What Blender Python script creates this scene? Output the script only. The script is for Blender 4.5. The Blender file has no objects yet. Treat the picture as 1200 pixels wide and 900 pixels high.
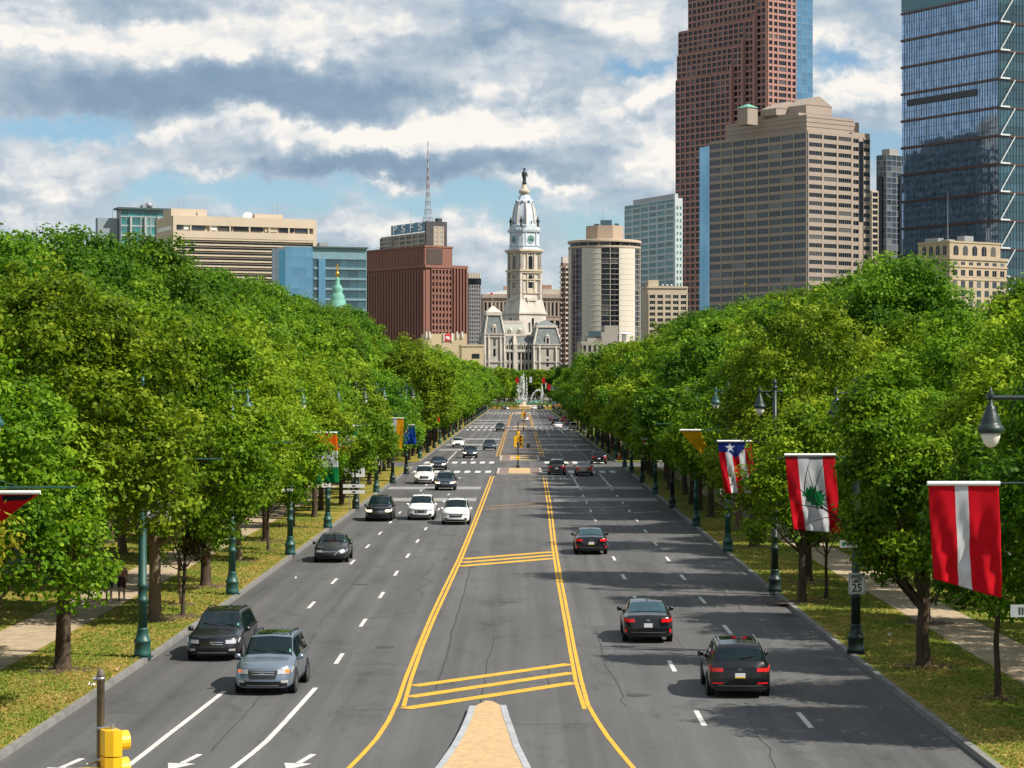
import bpy, bmesh, math, random
import numpy as np
from mathutils import Vector, Matrix, Euler

R = math.radians
PI = math.pi
scene = bpy.context.scene
COL = scene.collection
random.seed(7)

# ------------------------------------------------------------------ camera, sky, sun, exposure
CAM_H, FPX, VPX, HOR = 9.45, 2700.0, 610.0, 453.0     # eye height (m), focal length, vanishing point and horizon (photo pixels)
cam_d = bpy.data.cameras.new("camera")
cam = bpy.data.objects.new("camera", cam_d)
COL.objects.link(cam)
cam.location = (0, 0, CAM_H)
cam.rotation_euler = (R(90), 0, 0)
cam_d.sensor_width = 36.0
cam_d.lens = 36.0 * FPX / 1200.0
cam_d.shift_x = (600 - VPX) / 1200.0
cam_d.shift_y = (HOR - 450) / 1200.0
cam_d.clip_start = 0.5
cam_d.clip_end = 20000
scene.camera = cam

SUN_AZ, SUN_EL = R(113), R(47)
scene.view_settings.view_transform = 'Standard'
scene.view_settings.look = 'None'
scene.view_settings.exposure = 0.60
scene.view_settings.gamma = 1.0
scene.view_settings.use_curve_mapping = False
scene.cycles.max_bounces = 6
scene.cycles.diffuse_bounces = 3
scene.cycles.glossy_bounces = 3
scene.cycles.transmission_bounces = 4
scene.cycles.transparent_max_bounces = 6
scene.cycles.use_denoising = True

sun_d = bpy.data.lights.new("sun", 'SUN')
sun_d.energy = 4.6
sun_d.angle = R(0.6)
sun_d.color = (1.0, 0.94, 0.84)
sun = bpy.data.objects.new("sun", sun_d)
COL.objects.link(sun)
sdir = Vector((math.sin(SUN_AZ) * math.cos(SUN_EL), math.cos(SUN_AZ) * math.cos(SUN_EL), math.sin(SUN_EL)))
sun.rotation_euler = (-sdir).to_track_quat('-Z', 'Y').to_euler()
sun.location = sdir * 300

world = bpy.data.worlds.new("World")
scene.world = world
world.use_nodes = True


def build_world():
    nt = world.node_tree
    N, L = nt.nodes, nt.links
    N.clear()
    out = N.new('ShaderNodeOutputWorld')
    bg = N.new('ShaderNodeBackground')
    L.new(bg.outputs[0], out.inputs[0])
    sky = N.new('ShaderNodeTexSky')
    sky.sky_type = 'NISHITA'
    sky.sun_disc = False
    sky.sun_elevation = SUN_EL
    sky.sun_rotation = SUN_AZ
    sky.altitude = 0
    sky.air_density = 1.0
    sky.dust_density = 0.15
    sky.ozone_density = 2.0

    def m(op, a, b=None, c=None, clamp=False):
        n = N.new('ShaderNodeMath')
        n.operation = op
        n.use_clamp = clamp
        for i, v in enumerate((a, b, c)):
            if v is None:
                continue
            if isinstance(v, (int, float)):
                n.inputs[i].default_value = v
            else:
                L.new(v, n.inputs[i])
        return n.outputs[0]

    def vm(op, a, b=None, out_i=0):
        n = N.new('ShaderNodeVectorMath')
        n.operation = op
        for i, v in enumerate((a, b)):
            if v is None:
                continue
            if isinstance(v, tuple):
                n.inputs[i].default_value = v
            else:
                L.new(v, n.inputs[i])
        return n.outputs[out_i]

    tc = N.new('ShaderNodeTexCoord')
    sep = N.new('ShaderNodeSeparateXYZ')
    L.new(tc.outputs['Generated'], sep.inputs[0])
    x, y, z = sep.outputs
    az = m('MULTIPLY', m('ARCTAN2', x, y), 57.2958)
    el = m('MULTIPLY', m('ARCSINE', z), 57.2958)
    comb = N.new('ShaderNodeCombineXYZ')
    L.new(az, comb.inputs[0])
    L.new(el, comb.inputs[1])
    P = comb.outputs[0]                      # azimuth and elevation in degrees

    def noise(vec, scale, detail, rough, dist=0.0):
        n = N.new('ShaderNodeTexNoise')
        n.inputs['Scale'].default_value = scale
        n.inputs['Detail'].default_value = detail
        n.inputs['Roughness'].default_value = rough
        n.inputs['Distortion'].default_value = dist
        L.new(vec, n.inputs['Vector'])
        return n
    # irregular edges: the cloud layout is bent by noise
    w1 = noise(P, 0.45, 6, 0.6)
    warp = vm('MULTIPLY', vm('SUBTRACT', w1.outputs['Color'], (0.5, 0.5, 0.5)), (4.2, 2.2, 0))
    Pw = vm('ADD', P, warp)
    w2 = noise(P, 1.4, 6, 0.62)
    Pw = vm('ADD', Pw, vm('MULTIPLY', vm('SUBTRACT', w2.outputs['Color'], (0.5, 0.5, 0.5)), (1.0, 0.6, 0)))

    def deg(px, py):
        return math.degrees(math.atan((px - VPX) / FPX)), math.degrees(math.atan((HOR - py) / FPX))

    def blobs(lst):
        acc = None
        for px, py, rx, ry, wt in lst:
            a, e = deg(px, py)
            k = 57.2958 / FPX
            d = vm('MULTIPLY', vm('SUBTRACT', Pw, (a, e, 0)), (1 / (rx * k), 1 / (ry * k), 0))
            s = vm('DOT_PRODUCT', d, d, 1)
            g = m('MULTIPLY', m('POWER', 2.71828, m('MULTIPLY', s, -1.0)), wt)
            acc = g if acc is None else m('ADD', acc, g)
        return acc
    # gaps of blue between the clouds, dark cloud bases, bright sunlit heads (azimuth/elevation of each)
    gaps = blobs([(70, 150, 120, 17, 1.0), (330, 212, 110, 20, 0.85), (520, 235, 130, 24, 0.72), (755, 75, 60, 16, 0.9), (985, 92, 46, 24, 0.8),
                  (1030, 165, 34, 36, 0.8), (930, 60, 80, 24, 0.3), (200, 225, 60, 16, 0.5), (690, 262, 90, 18, 0.5), (420, 140, 50, 12, 0.3)])
    dark = blobs([(150, 105, 210, 34, 1.25), (340, 105, 130, 28, 0.9), (560, 48, 100, 17, 0.9), (370, 186, 90, 14, 1.0), (440, 112, 60, 26, 0.7),
                  (520, 194, 140, 20, 1.2), (690, 175, 70, 28, 0.6), (770, 122, 40, 12, 0.7), (640, 110, 26, 22, 0.6), (720, 25, 26, 14, 0.5),
                  (70, 215, 80, 16, 0.4), (860, 40, 120, 40, 0.3), (130, 8, 60, 16, 0.5), (1000, 140, 60, 12, 0.5)])
    lite = blobs([(60, 35, 100, 30, 0.9), (360, 42, 110, 40, 1.2), (220, 45, 60, 26, 0.9), (320, 148, 100, 15, 1.1), (560, 135, 70, 36, 1.2),
                  (470, 160, 70, 18, 1.1), (190, 160, 40, 12, 0.7), (740, 25, 90, 36, 0.7), (710, 150, 110, 38, 0.8), (770, 180, 50, 26, 0.6),
                  (465, 210, 46, 7, 1.0), (640, 215, 70, 9, 0.9), (60, 215, 70, 24, 0.8), (230, 195, 60, 12, 0.7), (980, 50, 60, 26, 0.8),
                  (1000, 110, 50, 20, 0.9), (545, 275, 70, 22, 0.8), (415, 275, 40, 20, 0.7), (780, 95, 40, 20, 0.8), (20, 260, 60, 16, 0.6)])
    st = vm('MULTIPLY', P, (1.0, 1.75, 1.0))
    stw = vm('ADD', st, vm('MULTIPLY', vm('SUBTRACT', w2.outputs['Color'], (0.5, 0.5, 0.5)), (0.9, 0.7, 0)))
    n1 = noise(stw, 0.36, 4, 0.5).outputs['Fac']
    n1b = noise(vm('ADD', stw, (0.35, 0.75, 0)), 0.36, 4, 0.5).outputs['Fac']
    nf = noise(stw, 1.05, 8, 0.58).outputs['Fac']
    nfb = noise(vm('ADD', stw, (0.14, 0.26, 0)), 1.05, 8, 0.58).outputs['Fac']
    relief = m('ADD', m('MULTIPLY', m('SUBTRACT', n1, n1b), 1.35), m('MULTIPLY', m('SUBTRACT', nf, nfb), 0.55))

    def smooth(v, lo, hi):
        n = N.new('ShaderNodeMapRange')
        n.interpolation_type = 'SMOOTHSTEP'
        L.new(v, n.inputs['Value'])
        n.inputs['From Min'].default_value = lo
        n.inputs['From Max'].default_value = hi
        return n.outputs[0]
    noi = m('ADD', m('MULTIPLY', m('SUBTRACT', n1, 0.5), 1.5), m('MULTIPLY', m('SUBTRACT', nf, 0.5), 0.85))
    cov = smooth(m('ADD', m('ADD', m('SUBTRACT', noi, m('MULTIPLY', gaps, 0.95)), 0.62), m('ADD', m('MULTIPLY', lite, 0.5), m('MULTIPLY', dark, 0.55))), -0.08, 0.72)
    puff = smooth(m('ADD', m('SUBTRACT', lite, m('MULTIPLY', dark, 0.45)), m('MULTIPLY', noi, 0.85)), 0.10, 1.0)
    shade = smooth(m('ADD', m('SUBTRACT', dark, m('MULTIPLY', lite, 0.35)), m('MULTIPLY', noi, -0.30)), -0.12, 1.35)
    tone = m('ADD', m('ADD', m('MULTIPLY', puff, 0.42), m('MULTIPLY', shade, -0.42)), 0.55)
    tone = m('ADD', tone, m('MULTIPLY', relief, m('ADD', m('MULTIPLY', puff, 0.55), m('SUBTRACT', 0.75, m('MULTIPLY', shade, 0.45)))))
    ramp = N.new('ShaderNodeValToRGB')
    L.new(tone, ramp.inputs[0])
    cr = ramp.color_ramp
    cr.elements[0].position = 0.0
    cr.elements[0].color = (0.130, 0.200, 0.285, 1)
    cr.elements[1].position = 1.0
    cr.elements[1].color = (0.66, 0.63, 0.585, 1)
    for p_, c_ in ((0.25, (0.205, 0.275, 0.350, 1)), (0.5, (0.335, 0.385, 0.435, 1)), (0.75, (0.50, 0.515, 0.525, 1))):
        e = cr.elements.new(p_)
        e.color = c_
    skyc = N.new('ShaderNodeMix')
    skyc.data_type = 'RGBA'
    skyc.blend_type = 'MULTIPLY'
    skyc.inputs[0].default_value = 1.0
    L.new(sky.outputs[0], skyc.inputs[6])
    skyc.inputs[7].default_value = (0.056, 0.066, 0.073, 1)       # Nishita strength
    mix = N.new('ShaderNodeMix')
    mix.data_type = 'RGBA'
    L.new(m('MULTIPLY', cov, 0.97), mix.inputs[0])
    L.new(skyc.outputs[2], mix.inputs[6])
    L.new(ramp.outputs[0], mix.inputs[7])
    L.new(mix.outputs[2], bg.inputs[0])
    bg.inputs[1].default_value = 1.0


build_world()


def gp(px, py):
    """A photo pixel on the road plane -> (X, Y) in metres."""
    d = py - HOR
    return (px - VPX) * CAM_H / d, FPX * CAM_H / d


def wx(px, Y):
    return (px - VPX) * Y / FPX


def wz(py, Y):
    return CAM_H + (HOR - py) * Y / FPX


# ------------------------------------------------------------------ materials
MATS = {}


def mat(name, col, rough=0.7, metal=0.0, var=0.15, scale=1.0, spec=0.5, bump=0.0, emit=None, coat=0.0, rnd=0.0, stretch=(1, 1, 1), detail=5, col2=None, alpha=None):
    """Principled material with a procedural tint; rnd adds a per-object tint."""
    if name in MATS:
        return MATS[name]
    m_ = bpy.data.materials.new(name)
    m_.use_nodes = True
    nt = m_.node_tree
    b = nt.nodes['Principled BSDF']
    b.inputs['Roughness'].default_value = rough
    b.inputs['Metallic'].default_value = metal
    b.inputs['Specular IOR Level'].default_value = spec
    b.inputs['Coat Weight'].default_value = coat
    b.inputs['Coat Roughness'].default_value = 0.03
    tc = nt.nodes.new('ShaderNodeTexCoord')
    mp = nt.nodes.new('ShaderNodeMapping')
    mp.inputs['Scale'].default_value = stretch
    nt.links.new(tc.outputs['Object'], mp.inputs[0])
    no = nt.nodes.new('ShaderNodeTexNoise')
    no.inputs['Scale'].default_value = scale
    no.inputs['Detail'].default_value = detail
    no.inputs['Roughness'].default_value = 0.65
    nt.links.new(mp.outputs[0], no.inputs['Vector'])
    rp = nt.nodes.new('ShaderNodeValToRGB')
    c2 = col2 or tuple(min(1, c * (1 + var)) for c in col)
    c1 = tuple(c * (1 - var) for c in col)
    rp.color_ramp.elements[0].position = 0.3
    rp.color_ramp.elements[1].position = 0.7
    rp.color_ramp.elements[0].color = (*c1, 1)
    rp.color_ramp.elements[1].color = (*c2, 1)
    nt.links.new(no.outputs['Fac'], rp.inputs[0])
    last = rp.outputs[0]
    if rnd:
        oi = nt.nodes.new('ShaderNodeObjectInfo')
        mr = nt.nodes.new('ShaderNodeMapRange')
        mr.inputs['To Min'].default_value = 1 - rnd
        mr.inputs['To Max'].default_value = 1 + rnd
        ge = nt.nodes.new('ShaderNodeNewGeometry')
        ad = nt.nodes.new('ShaderNodeMath')
        ad.operation = 'ADD'
        nt.links.new(oi.outputs['Random'], ad.inputs[0])
        nt.links.new(ge.outputs['Random Per Island'], ad.inputs[1])
        fr = nt.nodes.new('ShaderNodeMath')
        fr.operation = 'FRACT'
        nt.links.new(ad.outputs[0], fr.inputs[0])
        nt.links.new(fr.outputs[0], mr.inputs[0])
        hs = nt.nodes.new('ShaderNodeHueSaturation')
        nt.links.new(mr.outputs[0], hs.inputs['Value'])
        nt.links.new(last, hs.inputs['Color'])
        last = hs.outputs[0]
        if rnd >= .45:                                   # drawn blinds behind some of the panes
            gt = nt.nodes.new('ShaderNodeMapRange')
            gt.inputs['From Min'].default_value = .80
            gt.inputs['From Max'].default_value = .98
            gt.inputs['To Max'].default_value = .42
            nt.links.new(fr.outputs[0], gt.inputs[0])
            bl = nt.nodes.new('ShaderNodeMix')
            bl.data_type = 'RGBA'
            nt.links.new(gt.outputs[0], bl.inputs[0])
            nt.links.new(last, bl.inputs[6])
            bl.inputs[7].default_value = (.24, .225, .20, 1)
            last = bl.outputs[2]
    nt.links.new(last, b.inputs['Base Color'])
    if bump:
        bp = nt.nodes.new('ShaderNodeBump')
        bp.inputs['Strength'].default_value = bump
        bp.inputs['Distance'].default_value = 0.05
        nt.links.new(no.outputs['Fac'], bp.inputs['Height'])
        nt.links.new(bp.outputs[0], b.inputs['Normal'])
    if emit:
        b.inputs['Emission Color'].default_value = (*emit[0], 1)
        b.inputs['Emission Strength'].default_value = emit[1]
    MATS[name] = m_
    return m_


def asphalt_mat():
    m_ = bpy.data.materials.new('asphalt')
    m_.use_nodes = True
    nt = m_.node_tree
    b = nt.nodes['Principled BSDF']
    b.inputs['Roughness'].default_value = 0.85
    b.inputs['Specular IOR Level'].default_value = 0.3
    tc = nt.nodes.new('ShaderNodeTexCoord')

    def noise(scale, stretch, detail=5, rough=0.6):
        mp = nt.nodes.new('ShaderNodeMapping')
        mp.inputs['Scale'].default_value = stretch
        nt.links.new(tc.outputs['Object'], mp.inputs[0])
        n = nt.nodes.new('ShaderNodeTexNoise')
        n.inputs['Scale'].default_value = scale
        n.inputs['Detail'].default_value = detail
        n.inputs['Roughness'].default_value = rough
        nt.links.new(mp.outputs[0], n.inputs['Vector'])
        return n.outputs['Fac']

    def mul(a, b_, fac=1.0, mode='MULTIPLY'):
        x = nt.nodes.new('ShaderNodeMix')
        x.data_type = 'RGBA'
        x.blend_type = mode
        x.inputs[0].default_value = fac
        nt.links.new(a, x.inputs[6])
        nt.links.new(b_, x.inputs[7])
        return x.outputs[2]

    def ramp(f, c0, c1, p0=0.3, p1=0.7):
        r = nt.nodes.new('ShaderNodeValToRGB')
        r.color_ramp.elements[0].position = p0
        r.color_ramp.elements[1].position = p1
        r.color_ramp.elements[0].color = (*c0, 1)
        r.color_ramp.elements[1].color = (*c1, 1)
        nt.links.new(f, r.inputs[0])
        return r.outputs[0]
    base = ramp(noise(0.25, (1, 0.25, 1)), (0.083, 0.082, 0.083), (0.112, 0.110, 0.110))
    lanes = ramp(noise(1.1, (1, 0.012, 1), 3), (0.76, 0.76, 0.76), (1.20, 1.19, 1.17))
    grit = ramp(noise(9, (1, 1, 1), 3), (0.86, 0.86, 0.86), (1.12, 1.12, 1.12))
    stain = ramp(noise(0.55, (1, 0.35, 1), 8, 0.72), (0.62, 0.62, 0.63), (1, 1, 1), 0.30, 0.46)
    c = mul(mul(mul(base, lanes), grit), stain)
    nt.links.new(c, b.inputs['Base Color'])
    MATS['asphalt'] = m_
    return m_


def lawn_mat():
    m_ = bpy.data.materials.new('lawn')
    m_.use_nodes = True
    nt = m_.node_tree
    b = nt.nodes['Principled BSDF']
    b.inputs['Roughness'].default_value = 0.9
    b.inputs['Specular IOR Level'].default_value = 0.1
    tc = nt.nodes.new('ShaderNodeTexCoord')

    def noise(scale, detail=6, rough=0.65):
        n = nt.nodes.new('ShaderNodeTexNoise')
        n.inputs['Scale'].default_value = scale
        n.inputs['Detail'].default_value = detail
        n.inputs['Roughness'].default_value = rough
        nt.links.new(tc.outputs['Object'], n.inputs['Vector'])
        return n.outputs['Fac']
    r = nt.nodes.new('ShaderNodeValToRGB')
    e = r.color_ramp.elements
    e[0].position = 0.34
    e[0].color = (0.065, 0.105, 0.012, 1)
    e[1].position = 0.70
    e[1].color = (0.46, 0.30, 0.085, 1)
    x = e.new(0.47)
    x.color = (0.145, 0.185, 0.022, 1)
    x = e.new(0.57)
    x.color = (0.275, 0.205, 0.05, 1)
    # the verge beside the kerbs is drier than the lawn: dryness grows towards |x| = 12
    sp = nt.nodes.new('ShaderNodeSeparateXYZ')
    nt.links.new(tc.outputs['Object'], sp.inputs[0])

    def m(op, a, b_):
        n = nt.nodes.new('ShaderNodeMath')
        n.operation = op
        for i, v in enumerate((a, b_)):
            if isinstance(v, (int, float)):
                n.inputs[i].default_value = v
            else:
                nt.links.new(v, n.inputs[i])
        return n.outputs[0]
    ax = m('ABSOLUTE', sp.outputs[0], 0)
    dry = m('MULTIPLY', m('MAXIMUM', m('SUBTRACT', 15.0, ax), 0), 0.017)
    left = m('MULTIPLY', m('LESS_THAN', sp.outputs[0], 0), 0.05)
    f = m('ADD', m('ADD', m('MULTIPLY', noise(0.22), 0.45), m('ADD', m('MULTIPLY', noise(1.1), 0.50), m('MULTIPLY', m('SUBTRACT', noise(5.0, 4), 0.5), 0.55))), m('ADD', dry, m('SUBTRACT', left, 0.01)))
    nt.links.new(f, r.inputs[0])
    g = nt.nodes.new('ShaderNodeValToRGB')
    g.color_ramp.elements[0].color = (0.55, 0.55, 0.55, 1)
    g.color_ramp.elements[1].color = (1.35, 1.35, 1.35, 1)
    nt.links.new(noise(14, 4), g.inputs[0])
    mx = nt.nodes.new('ShaderNodeMix')
    mx.data_type = 'RGBA'
    mx.blend_type = 'MULTIPLY'
    mx.inputs[0].default_value = 1
    nt.links.new(r.outputs[0], mx.inputs[6])
    nt.links.new(g.outputs[0], mx.inputs[7])
    nt.links.new(mx.outputs[2], b.inputs['Base Color'])
    bp = nt.nodes.new('ShaderNodeBump')
    bp.inputs['Strength'].default_value = 0.6
    bp.inputs['Distance'].default_value = 0.06
    nt.links.new(noise(16, 4), bp.inputs['Height'])
    nt.links.new(bp.outputs[0], b.inputs['Normal'])
    MATS['lawn'] = m_
    return m_


def leaf_mat(name, dark, mid, light, trans=0.35):
    """Leaf faces carry a 'tint' 0..1: young leaves at the sprays' ends are paler."""
    m_ = bpy.data.materials.new(name)
    m_.use_nodes = True
    nt = m_.node_tree
    b = nt.nodes['Principled BSDF']
    out = nt.nodes['Material Output']
    b.inputs['Roughness'].default_value = 0.55
    b.inputs['Specular IOR Level'].default_value = 0.16
    at = nt.nodes.new('ShaderNodeAttribute')
    at.attribute_name = 'tint'
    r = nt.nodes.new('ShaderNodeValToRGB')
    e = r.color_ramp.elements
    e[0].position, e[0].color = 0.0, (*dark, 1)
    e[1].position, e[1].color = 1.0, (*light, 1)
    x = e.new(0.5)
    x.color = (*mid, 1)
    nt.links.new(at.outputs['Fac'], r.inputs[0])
    oi = nt.nodes.new('ShaderNodeObjectInfo')
    mr = nt.nodes.new('ShaderNodeMapRange')
    mr.inputs['To Min'].default_value = 0.490
    mr.inputs['To Max'].default_value = 0.519
    nt.links.new(oi.outputs['Random'], mr.inputs[0])
    m2 = nt.nodes.new('ShaderNodeMath')
    m2.operation = 'MULTIPLY'
    m2.inputs[1].default_value = 7.31
    nt.links.new(oi.outputs['Random'], m2.inputs[0])
    fr = nt.nodes.new('ShaderNodeMath')
    fr.operation = 'FRACT'
    nt.links.new(m2.outputs[0], fr.inputs[0])
    mv = nt.nodes.new('ShaderNodeMapRange')
    mv.inputs['To Min'].default_value = 0.80
    mv.inputs['To Max'].default_value = 1.18
    nt.links.new(fr.outputs[0], mv.inputs[0])
    hs = nt.nodes.new('ShaderNodeHueSaturation')
    nt.links.new(mr.outputs[0], hs.inputs['Hue'])
    nt.links.new(mv.outputs[0], hs.inputs['Value'])
    nt.links.new(r.outputs[0], hs.inputs['Color'])
    nt.links.new(hs.outputs[0], b.inputs['Base Color'])
    tr = nt.nodes.new('ShaderNodeBsdfTranslucent')
    nt.links.new(hs.outputs[0], tr.inputs[0])
    mx = nt.nodes.new('ShaderNodeMixShader')
    mx.inputs[0].default_value = trans
    nt.links.new(b.outputs[0], mx.inputs[1])
    nt.links.new(tr.outputs[0], mx.inputs[2])
    nt.links.new(mx.outputs[0], out.inputs[0])
    MATS[name] = m_
    return m_


def paint_mat(name, col, wear):
    m_ = bpy.data.materials.new(name)
    m_.use_nodes = True
    nt = m_.node_tree
    b = nt.nodes['Principled BSDF']
    b.inputs['Roughness'].default_value = .75
    b.inputs['Specular IOR Level'].default_value = .25
    tc = nt.nodes.new('ShaderNodeTexCoord')
    fs = []
    for sc_, de in ((1.3, 5), (9.0, 6)):
        no = nt.nodes.new('ShaderNodeTexNoise')
        no.inputs['Scale'].default_value = sc_
        no.inputs['Detail'].default_value = de
        no.inputs['Roughness'].default_value = .7
        nt.links.new(tc.outputs['Object'], no.inputs['Vector'])
        fs.append(no.outputs['Fac'])
    ad = nt.nodes.new('ShaderNodeMath')
    ad.operation = 'ADD'
    nt.links.new(fs[0], ad.inputs[0])
    nt.links.new(fs[1], ad.inputs[1])
    r = nt.nodes.new('ShaderNodeValToRGB')
    e = r.color_ramp.elements
    e[0].position, e[0].color = .0, (.12, .115, .11, 1)
    e[1].position, e[1].color = 1.0, (*col, 1)
    for p_, f in ((wear - .06, .15), (wear, .62), (wear + .12, .88)):
        x = e.new(p_)
        x.color = tuple(.12 + (c - .12) * f for c in col) + (1,)
    mr = nt.nodes.new('ShaderNodeMapRange')
    mr.inputs['From Max'].default_value = 2.0
    nt.links.new(ad.outputs[0], mr.inputs[0])
    nt.links.new(mr.outputs[0], r.inputs[0])
    nt.links.new(r.outputs[0], b.inputs['Base Color'])
    MATS[name] = m_
    return m_


ASPHALT = asphalt_mat()
LAWN = lawn_mat()
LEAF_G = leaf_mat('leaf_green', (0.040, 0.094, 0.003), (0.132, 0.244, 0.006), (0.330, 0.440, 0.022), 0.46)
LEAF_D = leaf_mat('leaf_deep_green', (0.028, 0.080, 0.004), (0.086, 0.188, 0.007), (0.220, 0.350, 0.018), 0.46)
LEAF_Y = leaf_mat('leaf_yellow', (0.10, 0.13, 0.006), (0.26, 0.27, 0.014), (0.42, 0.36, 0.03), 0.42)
LEAF_B = leaf_mat('leaf_brown', (0.03, 0.02, 0.008), (0.085, 0.05, 0.02), (0.07, 0.10, 0.015))
BARK = mat('bark', (0.075, 0.055, 0.038), 0.95, var=0.45, scale=5, stretch=(1, 1, 0.25), bump=0.8, spec=0.1)
BARK2 = mat('bark_light', (0.17, 0.125, 0.08), 0.95, var=0.35, scale=5, stretch=(1, 1, 0.25), bump=0.8, spec=0.1)
KERB = mat('kerb_stone', (0.195, 0.188, 0.178), 0.85, var=0.28, scale=1.2)
PAVE = mat('path_gravel', (0.36, 0.275, 0.175), 0.95, var=0.22, scale=1.5, col2=(0.48, 0.375, 0.25))
SOIL = mat('soil', (0.085, 0.05, 0.03), 0.95, var=0.4, scale=3, bump=0.5)
WHITE_P = paint_mat('road_paint_white', (0.66, 0.65, 0.61), .42)
WORN_W = mat('worn_paint', (0.34, 0.34, 0.33), 0.8, var=0.3, scale=2)
YELLOW_P = paint_mat('road_paint_yellow', (0.76, 0.40, 0.018), .41)
YELLOW_W = paint_mat('worn_paint_yellow', (0.50, 0.25, 0.028), .45)
PATCH = mat('pale_concrete', (0.26, 0.255, 0.245), 0.9, var=0.2, scale=1.2)
TAR = mat('tar_seam', (0.03, 0.029, 0.028), 0.7, var=0.2)
TAN = mat('tan_pavers', (0.47, 0.32, 0.165), 0.9, var=0.2, scale=5)
BRICKP = mat('grey_pavers', (0.19, 0.135, 0.115), 0.9, var=0.25, scale=3)
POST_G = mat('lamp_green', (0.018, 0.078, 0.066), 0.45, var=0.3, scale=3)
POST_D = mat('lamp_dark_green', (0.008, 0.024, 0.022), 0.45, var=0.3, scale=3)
GLOBE = mat('frosted_globe', (0.72, 0.68, 0.60), 0.35, var=0.05)
SIGN_W = mat('sign_white', (0.72, 0.72, 0.70), 0.5, var=0.08)
SIGN_B = mat('sign_black', (0.012, 0.012, 0.013), 0.5)
SIGN_G = mat('sign_grey', (0.36, 0.38, 0.38), 0.5)
SIG_Y = mat('signal_yellow', (0.83, 0.47, 0.008), 0.38, var=0.06, coat=0.3)
SIG_K = mat('signal_black', (0.012, 0.012, 0.012), 0.5)
POLE_B = mat('pole_brown', (0.115, 0.095, 0.068), 0.6, var=0.15, scale=4)
STEEL = mat('galvanised', (0.36, 0.37, 0.38), 0.4, metal=0.8)
TYRE = mat('tyre_rubber', (0.012, 0.012, 0.012), 0.85)
RIM = mat('rim_alloy', (0.42, 0.43, 0.44), 0.3, metal=0.9)
CHROME = mat('chrome', (0.62, 0.62, 0.63), 0.12, metal=1.0, var=0.02)
TRIM_K = mat('black_trim', (0.010, 0.010, 0.011), 0.55)
CARGLASS = mat('car_glass', (0.005, 0.013, 0.016), 0.03, spec=.42, var=0.1)
CARGLASS_B = mat('car_glass_blue', (0.016, 0.050, 0.065), 0.04, spec=.8, var=0.3, scale=2)
LAMP_R = mat('tail_lamp_red', (0.52, 0.006, 0.010), 0.18, coat=0.6, emit=((0.9, 0.01, 0.01), 0.12))
LAMP_W = mat('head_lamp', (0.60, 0.61, 0.62), 0.12, metal=0.4, coat=0.8)
LAMP_ON = mat('head_lamp_lit', (0.8, 0.7, 0.55), 0.15, emit=((1.0, 0.72, 0.42), 2.2))
LAMP_O = mat('turn_lamp', (0.75, 0.17, 0.02), 0.2, coat=0.6, emit=((1.0, 0.2, 0.03), 0.35))
PLATE_W = mat('plate_white', (0.62, 0.63, 0.66), 0.5)
PLATE_Y = mat('plate_yellow', (0.75, 0.52, 0.04), 0.5)


def paint(name, col, metal=0.35, rough=0.28):
    return mat('paint_' + name, col, rough, metal=metal, coat=.55, var=0.04)


# ------------------------------------------------------------------ object helpers
def link(o, parent=None):
    COL.objects.link(o)
    if parent is not None:
        o.parent = parent
    return o


def tag(o, label=None, cat=None, group=None, kind=None):
    if label:
        o['label'] = label
    if cat:
        o['category'] = cat
    if group:
        o['group'] = group
    if kind:
        o['kind'] = kind
    return o


def empty(name, loc=(0, 0, 0), rz=0.0, label=None, cat=None, group=None):
    o = bpy.data.objects.new(name, None)
    o.empty_display_size = 0.3
    o.location = loc
    o.rotation_euler = (0, 0, rz)
    COL.objects.link(o)
    return tag(o, label, cat, group)


CHILDREN = {}


def kids(o):
    return list(CHILDREN.get(o.name, ()))


def reg(o, parent):
    if parent is not None:
        CHILDREN.setdefault(parent.name, []).append(o)
    return o


def copy_tree(o, parent=None):
    c = o.copy()
    COL.objects.link(c)
    if parent is not None:
        c.parent = parent
        reg(c, parent)
    for ch in kids(o):
        copy_tree(ch, c)
    return c


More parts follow.
